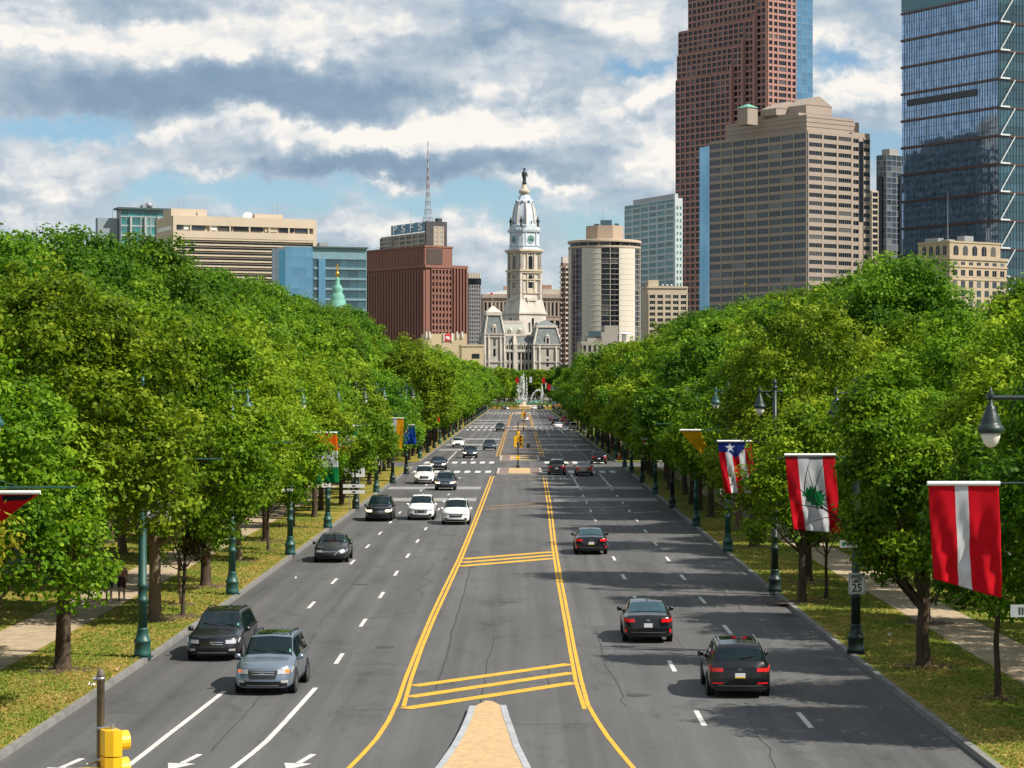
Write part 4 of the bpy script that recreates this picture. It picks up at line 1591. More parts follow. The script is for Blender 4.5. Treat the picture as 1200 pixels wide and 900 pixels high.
# going away, right of the yellow lines
car('suv', 869, 819.5, BLACK, 'glossy black suv with red lamps and a yellow edged plate, nearest car on the right', 1, roof_rails='chrome', plate=PLATE_Y, sunroof=True, low_red=True, L=4.63, H=1.65, w=.94, rz=R(-1))
car('sedan', 761, 754.5, BLACK, 'black saloon with blue rear window driving away on the right', 1, rz=R(-1))
car('sedan', 693, 650.5, BLACK, 'black saloon with wide red lamps and a yellow plate near the right yellow line', 1, plate=PLATE_Y, H=1.42)
car('suv', 652.7, 557, DGREY, 'dark grey suv standing on the crosswalk in the inner right lane', 1, H=1.68)
car('sedan', 685, 558, BRONZE, 'bronze saloon on the crosswalk beside the dark grey suv', 1, H=1.46)
car('suv', 702.3, 544, BLACK, 'black suv beside the right kerb just beyond the cross street', 1, H=1.6)
car('sedan', 654, 503, WHITE, 'white saloon waiting behind the dark suv at the far right', 1, H=1.5)
car('suv', 651, 498, BLACK, 'black suv just ahead of the waiting white saloon at the far right', 1, H=1.7)
car('sedan', 647, 493.5, REDP, 'red car ahead of the black suv in the far inner right lane', 1)
car('suv', 661.5, 495, REDP, 'dark red suv in the middle of the far right queue', 1)
car('suv', 672, 504, ('pale_grey', (.22, .23, .23), .6, .3), 'pale grey suv beside the far right kerb', 1)
car('suv', 667.5, 499, DGREY, 'dark suv between the red suv and the pale grey one, far right', 1)
car('sedan', 615.5, 494, WHITE, 'white saloon in the median turning lane beside the second signal', 1, H=1.5)
car('sedan', 626, 481, WHITE, 'white and red car on the circle right of the signal pole', 1, xy=(wx(626, 947), 947), rz=R(-15))
car('suv', 634, 480, BLACK, 'black suv on the circle beside the white and red car', 1, xy=(wx(634, 952), 952), rz=R(-25))


def loader():
    x, y = wx(652, 944), 944
    r = empty('wheel_loader', (x, y, 0.004), 0, 'orange yellow loader with a raised cab on the circle at the far right', 'loader')
    YL = mat('loader_orange', (.75, .30, .01), .45, var=.08)
    mb = MB()
    mb.box(-1.9, 1.9, -1.1, 1.1, .7, 1.9).box(-2.3, -1.7, -.9, .9, .6, 1.5).frustum((0.2, 1.9, -1, 1), 1.9, (.5, 1.7, -.8, .8), 2.4)
    mb.build('chassis', YL, r)
    mb = MB()
    mb.frustum((-.9, .5, -.8, .8), 1.9, (-.7, .4, -.7, .7), 3.3)
    cab = mb.build('cab', YL, r)
    mb = MB()
    mb.box(-.72, .32, -.80, -.77, 2.2, 3.1)
    mb.build('cab_window', CARGLASS, cab)
    for sx in (-1.25, 1.25):
        for sy in (-1, 1):
            mb = MB()
            mb.lathe([(.5, -.2), (.62, -.1), (.62, .1), (.5, .2)], n=16)
            wv = mb.build('wheel', TYRE, r)
            wv.location = (sx, sy * 1.0, .62)
            wv.rotation_euler = (PI / 2, 0, 0)


loader()

# ------------------------------------------------------------------ lamp posts, flags and signs
def lamp_parts(side, green, flag_arm, reach=.68, az=6.95):
    """side -1: left kerb (arm towards +x); 1: right kerb (arm towards -x)."""
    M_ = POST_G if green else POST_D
    d = -side
    root = empty('lamp_post')
    mb = MB()
    mb.box(-.34, .34, -.34, .34, 0, .03)
    mb.lathe([(.30, .03), (.30, .17), (.285, .20), (.27, .50), (.30, .53), (.30, .60), (.25, .64), (.215, .78), (.18, .92), (.19, .94), (.19, 1.0), (.165, 1.03)], n=16)
    mb.build('base', M_, root)
    mb = MB()
    mb.lathe([(.163, 1.0), (.158, 1.9), (.19, 1.92), (.19, 2.02), (.158, 2.05), (.155, 2.4), (.185, 2.42), (.185, 2.52), (.15, 2.56), (.115, 6.5), (.085, 9.2)], n=14)
    mb.build('shaft', M_, root)
    mb = MB()
    mb.lathe([(.085, 9.18), (.13, 9.22), (.13, 9.30), (.06, 9.36), (.10, 9.46), (.10, 9.54), (.02, 9.66)], n=10)
    mb.build('finial', M_, root)
    mb = MB()
    mb.tube((-d * .28, 0, 9.08), (d * (reach + .1), 0, 9.08), .05, n=8)
    mb.lathe([(.02, -.08), (.08, 0), (.02, .08)], c=(-d * .30, 0, 9.08), n=8)
    mb.lathe([(.03, 9.02), (.07, 9.08), (.07, 9.16), (.03, 9.24), (.015, 9.32)], c=(d * reach, 0, 0), n=8)
    mb.tube((d * .1, 0, 8.75), (d * .5, 0, 9.06), .028, n=6)
    mb.build('arm', M_, root)
    mb = MB()
    mb.lathe([(.045, 9.04), (.05, 8.92), (.10, 8.89), (.11, 8.82), (.15, 8.74), (.215, 8.56), (.225, 8.50), (.275, 8.48), (.285, 8.36), (.26, 8.33)][::-1], c=(d * reach, 0, 0), n=16)
    shade = mb.build('lamp_shade', M_, root)
    mb = MB()
    mb.lathe([(.02, 8.02), (.09, 8.04), (.15, 8.11), (.195, 8.22), (.215, 8.34)], c=(d * reach, 0, 0), n=16)
    mb.build('globe', GLOBE, shade)
    if flag_arm:
        mb = MB()
        mb.tube((0, 0, az), (d * 2.75, 0, az), .03, n=6)
        mb.tube((0, 0, az + .45), (d * 1.3, 0, az + .03), .014, n=5)
        mb.build('flag_arm', M_, root)
    return root


PROTO = {}


def lamp_post(side, x, y, green, flag, label, group=None, reach=.68, az=6.82):
    key = (side, green, flag, reach, az)
    if key not in PROTO:
        PROTO[key] = o = lamp_parts(side, green, flag, reach, az)
    else:
        o = copy_tree(PROTO[key])
    o.location = (x, y, LAWN_Z + .004)
    tag(o, label, 'lamp post', group)
    return o


left_posts = [  # px, py, green
    (-14.3 + .0, 57.0, True, 'green lamp post among leaves at the left edge, carrying the red flag'),
    (167, 775, True, 'green lamp post with ringed base nearest the left kerb, beside the charcoal estate car'),
    (272, 700, True, 'green lamp post with a bright band, second along the left kerb'),
    (340, 653, True, 'green lamp post with a flat white sign box near the warm grey saloon'),
    (384, 621, True, 'green lamp post with a square white sign under a white sign box, left kerb'),
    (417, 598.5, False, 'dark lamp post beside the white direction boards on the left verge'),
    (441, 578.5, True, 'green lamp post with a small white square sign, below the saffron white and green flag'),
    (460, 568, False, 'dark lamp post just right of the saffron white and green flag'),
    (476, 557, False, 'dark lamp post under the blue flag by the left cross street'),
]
LP = []
for i, (px, py, g, lab) in enumerate(left_posts):
    if i == 0:
        x, y = px, py
        x = -13.75
    else:
        x, y = gp(px, py)
    LP.append((x, y))
    lamp_post(-1, x, y, g, True, lab)
for k in range(25):
    y = 300 + k * 24.6
    if not any(a - 3 < y < b + 3 for a, b in CROSS):
        lamp_post(-1, -13.1, y, k % 3 == 0, k < 10, 'slender lamp post in the row along the left kerb beyond the cross street', 'lamp posts beyond the cross street, left kerb')
right_posts = [
    (11.75 + .35, 49.0, False, 'lamp post at the right edge whose bell lamp hangs above the striped red flag'),
    (1003, 770, False, 'dark lamp post that carries the speed limit sign'),
    (908, 697, False, 'dark lamp post whose bell lamp shows above the flag with the cedar'),
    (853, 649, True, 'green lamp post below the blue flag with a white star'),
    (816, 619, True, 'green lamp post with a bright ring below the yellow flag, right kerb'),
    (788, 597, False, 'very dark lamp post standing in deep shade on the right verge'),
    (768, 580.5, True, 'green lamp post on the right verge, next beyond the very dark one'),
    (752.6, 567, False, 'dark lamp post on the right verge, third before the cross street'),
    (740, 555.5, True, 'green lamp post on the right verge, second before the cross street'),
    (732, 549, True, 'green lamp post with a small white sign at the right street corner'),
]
RP = []
for i, (px, py, g, lab) in enumerate(right_posts):
    if i == 0:
        x, y = px, py
    else:
        x, y = gp(px, py)
    RP.append((x, y))
    lamp_post(1, x, y, g, True, lab, None, *((2.1, 7.26) if i == 0 else (.68, 6.82)))
for k in range(25):
    y = 297 + k * 24.6
    if not any(a - 3 < y < b + 3 for a, b in CROSS):
        lamp_post(1, 12.3, y, k % 3 == 0, k < 10, 'slender lamp post in the row along the right kerb beyond the cross street', 'lamp posts beyond the cross street, right kerb')


def cloth(name, m):
    m_ = mat('cloth_' + name, m, .8, var=.10, scale=3, spec=.12)
    nt = m_.node_tree
    b, out = nt.nodes['Principled BSDF'], nt.nodes['Material Output']
    tr = nt.nodes.new('ShaderNodeBsdfTranslucent')
    nt.links.new(b.inputs['Base Color'].links[0].from_socket, tr.inputs[0])
    mx = nt.nodes.new('ShaderNodeMixShader')
    mx.inputs[0].default_value = .32
    nt.links.new(b.outputs[0], mx.inputs[1])
    nt.links.new(tr.outputs[0], mx.inputs[2])
    nt.links.new(mx.outputs[0], out.inputs[0])
    return m_


C_RED, C_WHITE, C_GREEN = cloth('red', (.62, .008, .020)), cloth('white', (.66, .67, .70)), cloth('green', (.008, .20, .060))
C_BLUE, C_YEL, C_ORG, C_SAF = cloth('blue', (.018, .035, .22)), cloth('yellow', (.66, .42, .012)), cloth('orange', (.80, .13, .008)), cloth('saffron', (.78, .36, .012))
C_BLK, C_RBLU = cloth('black', (.02, .02, .03)), cloth('royal_blue', (.012, .07, .42))
C_CRIM = cloth('crimson', (.60, .012, .016))


def inpoly(p, poly):
    x, y = p
    c = False
    j = len(poly) - 1
    for i in range(len(poly)):
        xi, yi = poly[i]
        xj, yj = poly[j]
        if (yi > y) != (yj > y) and x < (xj - xi) * (y - yi) / (yj - yi) + xi:
            c = not c
        j = i
    return c


def flag(x, y, z, w, h, mats, pattern, label, nu=24, nv=30, shear=.12, back=.25, amp=.05, ph=0.0, lift=0.0, curl=None, side=1):
    """hangs from a sleeve at height z whose left end is at x; u runs right, v runs down."""
    root = empty('flag', (x, y, z), 0, label, 'flag')
    mb = MB()
    V = []
    for j in range(nv + 1):
        for i in range(nu + 1):
            u, v = i / nu, j / nv
            X = u * w + shear * v * w * (.8 + .4 * v)
            Z = -v * h * (1 - .05 * v) + lift * v * u * h
            Yy = back * v ** 1.4 + amp * v * math.sin(2 * PI * (1.4 * u + .7 * v) + ph) + amp * .5 * v * math.sin(2 * PI * (3.1 * u - .9 * v) + 2 * ph) + amp * .35 * math.sin(2 * PI * (2.2 * u + 1.9 * v * v) + 3 * ph) * min(1, 3 * v) + amp * .18 * math.sin(2 * PI * (5.3 * u + 3.7 * v) + ph) * v
            if curl:
                X, Yy, Z = curl(u, v, X, Yy, Z)
            V.append((X, Yy, Z - .04))
    for j in range(nv):
        for i in range(nu):
            k = pattern((i + .5) / nu, (j + .5) / nv)
            a = j * (nu + 1) + i
            mb.add([], [])
            mb.f.append((a, a + nu + 1, a + nu + 2, a + 1))
            mb.mi.append(k)
            mb.sm.append(True)
    mb.v = V
    o = mb.build('cloth', mats, root)
    mod = o.modifiers.new('thickness', 'SOLIDIFY')
    mod.thickness = .012
    mb = MB()
    mb.tube((-.03, 0, 0), (w + .03, 0, 0), .052, n=10)
    mb.build('sleeve', SIGN_W, root)
    return root


def at_px(px, Y):
    return wx(px, Y)


# right side
x, y = RP[0]
flag(wx(1088, y), y - .02, wz(566.5, y), 82 * y / FPX, 2.13, [C_RED, C_WHITE], lambda u, v: 1 if .365 < u < .565 else 0,
     'red flag with a white middle stripe hanging nearest the right edge', 48, 48, shear=.10, back=.45, amp=.085, ph=.6, lift=-.20)
x, y = RP[1]
cedar = [(.30, .50), (.36, .475), (.40, .41), (.44, .44), (.47, .385), (.51, .43), (.55, .39), (.575, .455), (.66, .435), (.635, .485), (.72, .475), (.66, .52), (.72, .545), (.64, .555), (.69, .62), (.60, .585),
         (.615, .66), (.55, .605), (.54, .665), (.50, .60), (.45, .62), (.44, .57), (.38, .575), (.39, .53)]
flag(wx(920, y), y - .02, wz(533, y), 58 * y / FPX, 2.72, [C_RED, C_WHITE, C_GREEN],
     lambda u, v: 2 if inpoly((u, v), [(.5 + (a - .50) * 1.22, .51 + (b - .50) * 1.22) for a, b in cedar]) else (1 if .25 < u < .755 else 0),
     'red and white striped flag with a green cedar tree', 64, 90, shear=.16, back=.3, amp=.085, ph=1.9, lift=-.05)
x, y = RP[2]


def star_pat(u, v):
    if v < .30 and abs(u - .5) < (.30 - v) / .30 * .5 + .0 or (v < .19 and u < .55):
        dx, dy = (u - .36) * 1.45, (v - .105) * 2.3
        r = math.hypot(dx, dy)
        a = math.atan2(dx, -dy)
        k = (a + PI / 5) % (2 * PI / 5) - PI / 5
        rs = .235 * .42 / max(.3, math.cos(PI / 5 - abs(k)) ** 1.0) if abs(k) > .30 else .235 * (1 - abs(k) * 1.9)
        return 1 if r < max(rs, .09) else 2
    return 0 if int(u * 5.0) % 2 == 0 else 1


flag(wx(841, y), y - .02, wz(517, y), 1.50, 2.45, [C_RED, C_WHITE, C_BLUE], star_pat, 'striped red and white flag with a blue top and a white star', 60, 80, shear=.2, back=.3, amp=.09, ph=.4)
x, y = RP[3]


def fold_left(u, v, X, Yy, Z):
    return X + v * (1 - u) * .9 + v * .25, Yy + v * .8, Z * (.45 + .3 * (1 - u))


flag(wx(797, y), y - .02, wz(504, y), 1.15, 2.0, [C_YEL], lambda u, v: 0, 'folded plain yellow flag blown sideways among the leaves', 16, 20, curl=fold_left)
x, y = RP[5]
flag(x - 2.5, y - .02, 6.95, 1.45, 2.4, [C_RED, C_WHITE, C_BLUE], lambda u, v: 2 if (u < .4 and v < .4) else int(v * 9) % 2, 'small red and white striped flag under the leaves, right row', 14, 18)
for k, (mats, fn, lab, sd) in enumerate((
        ([C_WHITE, C_RED], lambda u, v: 0 if v < .5 else 1, 'white over red flag out over the right lanes by the cross street', 1),
        ([C_GREEN, C_YEL], lambda u, v: int(u * 2), 'green and yellow flag far along the right kerb', 1),
        ([C_RBLU, C_WHITE], lambda u, v: int(v * 3) % 2, 'blue and white banded flag far along the right kerb', 1),
        ([C_RED, C_YEL], lambda u, v: int(u * 3) % 2, 'red and yellow flag far along the left kerb', -1),
        ([C_RBLU, C_RED], lambda u, v: int(v * 2), 'blue over red flag far along the left kerb', -1))):
    yy = (297 if sd > 0 else 300) + 24.6 * (k if sd > 0 else k - 3)
    xx = (12.3 - 2.5) if sd > 0 else (-13.1 + .95)
    flag(xx, yy - .02, 6.95, 1.45, 2.2, mats, fn, lab, 10, 12)
# left side
x, y = LP[0]


def fold_red(u, v, X, Yy, Z):
    return X - v * .75 * u - v * .3, Yy + v * .3, Z * (1 - .55 * u)


flag(wx(-20, y), y - .02, wz(577, y), 1.40, 1.3, [C_RED, C_BLK, C_WHITE], lambda u, v: 1 if (.35 < u < .95 and .04 < v < .13 + .12 * u) else 0,
     'red flag with a black patch at the far left edge', 30, 30, curl=fold_red)
x, y = LP[1]
flag(wx(172, y), y - .02, wz(575, y), 1.0, 1.1, [C_WHITE, C_RED], lambda u, v: 1 if u > .68 and v < .5 else 0, 'small white flag with a red edge caught in leaves on the left', 14, 14, shear=-.2, amp=.12)
x, y = LP[3]
flag(wx(365, y), y - .02, wz(507, y), 1.42, 2.9, [C_ORG, C_WHITE, C_GREEN], lambda u, v: min(2, int(v * 3)), 'orange white and green banded flag half hidden in leaves on the left', 18, 30, shear=.06)
x, y = LP[4]


def fold_gwr(u, v, X, Yy, Z):
    return X - v * (.25 + .75 * u), Yy - v * .3, Z * .72


flag(wx(394, y), y - .02, wz(499, y), 1.62, 2.3, [C_GREEN, C_WHITE, C_RED], lambda u, v: 0 if v < .38 else (1 if v < .82 else 2), 'green white and red flag blown aslant over the left verge', 20, 24, curl=fold_gwr)
x, y = LP[6]


def wheel_pat(u, v):
    dx, dy = (u - .46) * 1.5, (v - .52) * 2.85
    r = math.hypot(dx, dy)
    if .20 < r < .27 or (r < .20 and abs(math.sin(6 * math.atan2(dy, dx))) < .35):
        return 3
    return 0 if u < .30 else (1 if u < .64 else 2)


flag(wx(451, y), y - .02, wz(490, y), 1.66, 2.85, [C_GREEN, C_WHITE, C_SAF, C_RBLU], wheel_pat, 'green white and saffron striped flag with a blue wheel', 50, 70, shear=-.10, amp=.04)
x, y = LP[7]
flag(wx(470, y), y - .02, wz(498, y), 1.3, 1.9, [C_RBLU, C_WHITE, C_RED], lambda u, v: (2 if abs(u - .25) < .06 or abs(v - .2) < .05 else (1 if abs(u - .25) < .12 or abs(v - .2) < .1 else 0)) if (u < .5 and v < .4) else 0,
     'royal blue flag with a small red and white cross in its corner', 24, 24)


# signs
def plate_sign(name, x, y, z, w, h, label, m_=None, cat='sign', depth=.03, rz=0.0, lines=None):
    root = empty(name, (x, y, z), rz, label, cat)
    mb = MB()
    mb.box(-w / 2, w / 2, -depth / 2, depth / 2, -h / 2, h / 2)
    mb.build('panel', m_ or SIGN_W, root)
    if lines:
        mb = MB()
        for (a0, a1, b0, b1) in lines:
            mb.box(-w / 2 + w * a0, -w / 2 + w * a1, -depth / 2 - .006, -depth / 2 - .001, -h / 2 + h * b0, -h / 2 + h * b1)
        mb.build('marking', SIGN_B, root)
    return root


x, y = RP[1]
zc = wz(683, y)
sl = plate_sign('speed_limit_sign', x, y - .24, zc, .58, .74, 'white speed limit 25 sign on the dark lamp post')
mb = MB()
for a, b, c, d in ((-.26, .26, .325, .34), (-.26, .26, -.34, -.325), (-.26, -.245, -.325, .325), (.245, .26, -.325, .325)):
    mb.box(a, b, -.021, -.016, c, d)
mb.build('border', SIGN_B, sl)
mb = MB()
mb.box(-.05, .05, .015, .14, -.05, .05)
mb.build('bracket', STEEL, sl)
for t, sz, dz in (('SPEED', .165, .225), ('LIMIT', .165, .075), ('25', .40, -.165)):
    text_mesh(t, sz, 'lettering', SIGN_B, sl, (0, -.019, dz), (PI / 2, 0, 0), .003, .92, .006)
pp = plate_sign('street_name_sign', x - .28, y - .18, wz(637, y), .62, .25, 'grey green name blade on the speed limit lamp post', SIGN_G, lines=[(.45, .55, .3, .7), (.6, .68, .3, .7), (.72, .9, .3, .7)])
mb = MB()
mb.box(-.22, -.12, -.022, -.016, -.06, .06)
mb.build('emblem', C_GREEN, pp)
x, y = RP[0]
plate_sign('street_name_sign', wx(1196, y), y - .16, wz(715, y), .50, .26, 'grey name blade cut by the right edge of the photo', SIGN_G, lines=[(.35, .42, .2, .8), (.48, .55, .2, .8), (.62, .72, .2, .8)])
x, y = RP[3]
plate_sign('parking_sign', x - .22, y - .15, wz(576, y), .50, .30, 'small pale sign left of the post below the blue flag', SIGN_W)
x, y = RP[9]
plate_sign('parking_sign', x, y - .16, 2.9, .5, .42, 'small white sign on the post at the right cross street corner')
x, y = LP[3]
plate_sign('sign_box', x + .05, y - .10, wz(574, y), .90, .16, 'flat white sign box on the third left lamp post', depth=.35)
x, y = LP[4]
plate_sign('sign_box', x + .05, y - .10, wz(555, y), .68, .18, 'white sign box above the square sign on the left verge', depth=.3)
plate_sign('parking_sign', x - .08, y - .18, wz(565.5, y), .62, .60, 'square white sign with a dark symbol, left verge', lines=[(.3, .42, .3, .75), (.55, .8, .35, .65), (.2, .7, .15, .22)])
x, y = LP[6]
plate_sign('parking_sign', x, y - .18, wz(541, y), .60, .62, 'small white square sign on the post under the saffron flag', lines=[(.2, .4, .3, .55), (.55, .8, .3, .55), (.15, .85, .72, .8)])
x, y = gp(491, 549)
plate_sign('parking_sign', x, y - .18, wz(515, y), .55, .6, 'white sign on a lamp post beyond the left cross street')


def direction_boards():
    x, y = gp(415, 602)
    root = empty('direction_board', (x, y, LAWN_Z), 0, 'white direction boards on two legs on the left verge', 'sign')
    k = y / FPX
    X = lambda p: (p - 415) * k
    Z = lambda p: (602 - p) * k
    for p in (409.5, 421):
        mb = MB()
        mb.tube((X(p), 0, 0), (X(p), 0, Z(550)), .035, n=8)
        mb.build('leg', STEEL, root)
    for a, b, c, d in ((403, 415, 550, 561), (417, 427.5, 550, 561), (402, 427.5, 569.5, 573.5), (402, 427.5, 576.5, 580.5)):
        mb = MB()
        mb.box(X(a), X(b), -.06, -.03, Z(d), Z(c))
        p_ = mb.build('board', SIGN_W, root)
        mb = MB()
        m0, m1 = X(a) + (X(b) - X(a)) * .42, X(a) + (X(b) - X(a)) * .58
        mb.box(m0, m1, -.068, -.061, Z(d) + (Z(c) - Z(d)) * .3, Z(d) + (Z(c) - Z(d)) * .7)
        mb.build('marking', SIGN_B, p_)


direction_boards()


# traffic signals
def head(mb_parent, loc, rz, name='signal_head', back=True):
    """three lens head, yellow housing with visors; faces local -y."""
    h = empty(name, loc, rz)
    h.parent = mb_parent
    mb = MB()
    for k in range(3):
        z = .36 - k * .36
        mb.prism([(-.17, -.02), (.17, -.02), (.17, .10), (.11, .20), (-.11, .20), (-.17, .10)], z - .172, z + .172)
    mb.build('housing', SIG_Y, h)
    mb = MB()
    for k in range(3):
        z = .36 - k * .36
        n_ = 14
        for i in range(n_):
            a0, a1 = R(-38) + R(256) * i / n_, R(-38) + R(256) * (i + 1) / n_
            d0, d1 = (.30 if .5 < i / n_ * 1 < .99 else .30), .30
            p = lambda a, yy, r=.15: (r * math.cos(a), yy, z + r * math.sin(a))
            mb.add([p(a0, -.02), p(a1, -.02), p(a1, -.15), p(a0, -.15)], [(0, 1, 2, 3)], 0, True)
            mb.add([p(a0, -.02, .143), p(a1, -.02, .143), p(a1, -.15, .143), p(a0, -.15, .143)], [(3, 2, 1, 0)], 1, True)
    mb.build('visor', [SIG_Y, SIG_K], h)
    for k, (nm, c) in enumerate((('red', (.20, .01, .01)), ('amber', (.25, .12, .01)), ('green', (.01, .14, .10)))):
        mb = MB()
        z = .36 - k * .36
        mb.lathe([(.14, 0), (.12, .03), (.06, .05), (.0, .055)], n=14)
        o = mb.build('lens', mat('lens_' + nm, c, .15, coat=.5), h)
        o.location = (0, -.025, z)
        o.rotation_euler = (PI / 2, 0, 0)
    return h


def foreground_signal():
    Y = 31.0
    x = wx(118, Y)
    root = empty('traffic_signal', (x, Y, 0.0), 0, 'brown signal pole with yellow signal heads at the bottom left corner', 'traffic signal')
    zt = wz(783, Y)
    mb = MB()
    mb.lathe([(.16, 0), (.16, .3), (.065, .35), (.053, zt - .12), (.056, zt - .118), (.056, zt - .09), (.038, zt - .03), (.01, zt)], n=14)
    mb.build('pole', POLE_B, root)
    mb = MB()
    for zz in (wz(795, Y), wz(853, Y), wz(890, Y)):
        mb.lathe([(.054, -.02), (.062, -.02), (.062, .02), (.054, .02)], c=(0, 0, zz), n=12)
    mb.tube((0, -.05, wz(853, Y)), (.17, -.05, wz(850, Y)), .022, n=8)
    mb.tube((.17, -.05, wz(848, Y)), (.17, -.05, wz(858, Y)), .03, n=8)
    mb.tube((0, 0, wz(890, Y)), (-.17, -.12, wz(894, Y)), .024, n=8)
    mb.tube((-.04, 0, wz(795, Y)), (-.10, -.02, wz(795.5, Y)), .03, n=8)
    mb.build('bracket', STEEL, root)
    head(root, (.225, -.05, wz(852.5, Y) - .545), R(118))
    head(root, (-.17, -.16, wz(895, Y) - .56), R(200))
    return root


foreground_signal()


def median_signal(px, py, ytop, label, sc=1.0):
    x, y = gp(px, py)
    root = empty('traffic_signal', (x, y, .15), 0, label, 'traffic signal')
    zt = wz(ytop, y) - .15
    mb = MB()
    mb.lathe([(.22, 0), (.22, .25), (.11, .4), (.085, .5), (.06, zt - .1), (.02, zt)], n=10)
    mb.build('pole', SIG_K, root)
    zc = wz(514, 277) if y < 300 else wz(487, y)
    zc -= .15
    for dx, rz_, dz in ((.34, 0, .1), (-.32, PI, .0), (.40, R(70), -.15), (.05, PI * .5, .55)):
        head(root, (dx, -.1 if rz_ == 0 else .1, zc + dz), rz_).scale = (1.15,) * 3
    mb = MB()
    mb.box(-.16, .16, -.16, .1, zc - 2.1, zc - 1.6)
    mb.build('walk_signal', SIG_Y, root)
    mb = MB()
    mb.tube((-.32, 0, zc + .5), (.34, 0, zc + .5), .03).tube((-.32, 0, zc - .55), (.34, 0, zc - .55), .03)
    mb.build('bracket', SIG_K, root)


median_signal(607, 550, 494, 'black pole with a cluster of yellow signal heads on the nearer median island')
median_signal(613.5, 505, 479, 'far signal pole with yellow heads on the second median island')
x, y = gp(619, 549)
r = empty('median_sign', (x, y, .15), 0, 'thin post with a small dark sign on the median island', 'sign')
mb = MB()
mb.tube((0, 0, 0), (0, 0, wz(522, y) - .15), .035)
mb.build('post', STEEL, r)
mb = MB()
mb.box(-.18, .18, -.05, -.03, wz(525, y) - .15, wz(520, y) - .15)
mb.build('panel', SIGN_B, r)
# second sign posts: cones and litter
x, y = gp(725.5, 539)
r = empty('traffic_cone', (x, y, LAWN_Z), 0, 'orange traffic cone by the right cross street corner', 'cone')
mb = MB()
mb.lathe([(.24, .04), (.20, .05), (.05, .98), (.03, 1.0)], n=14, mi=0)
mb.build('cone', mat('cone_orange', (.82, .10, .01), .5), r)
mb = MB()
mb.box(-.3, .3, -.3, .3, 0, .045)
mb.build('base', SIGN_B, r)
mb = MB()
mb.lathe([(.145, .48), (.115, .68)], n=14)
mb.build('stripe', SIGN_W, r)
for px, py, lab, c in ((108, 809, 'crumpled pale litter on the dry grass behind the signal pole', SIGN_W), (138, 792, 'small tan scrap of litter on the grass', TAN), (347, 682, 'white scrap of litter on the left verge', SIGN_W), (1042, 750, 'white scrap of litter on the right lawn', SIGN_W)):
    x, y = gp(px, py)
    mb = MB()
    r_ = random.Random(px)
    V = [(r_.uniform(-.14, .14), r_.uniform(-.14, .14), r_.uniform(.0, .14)) for _ in range(7)]
    mb.add(V, [(0, 1, 2), (2, 3, 4), (4, 5, 6), (0, 3, 5), (1, 4, 6)])
    o = mb.build('litter', c, None, lab, 'litter')
    o.location = (x, y, LAWN_Z + .01)


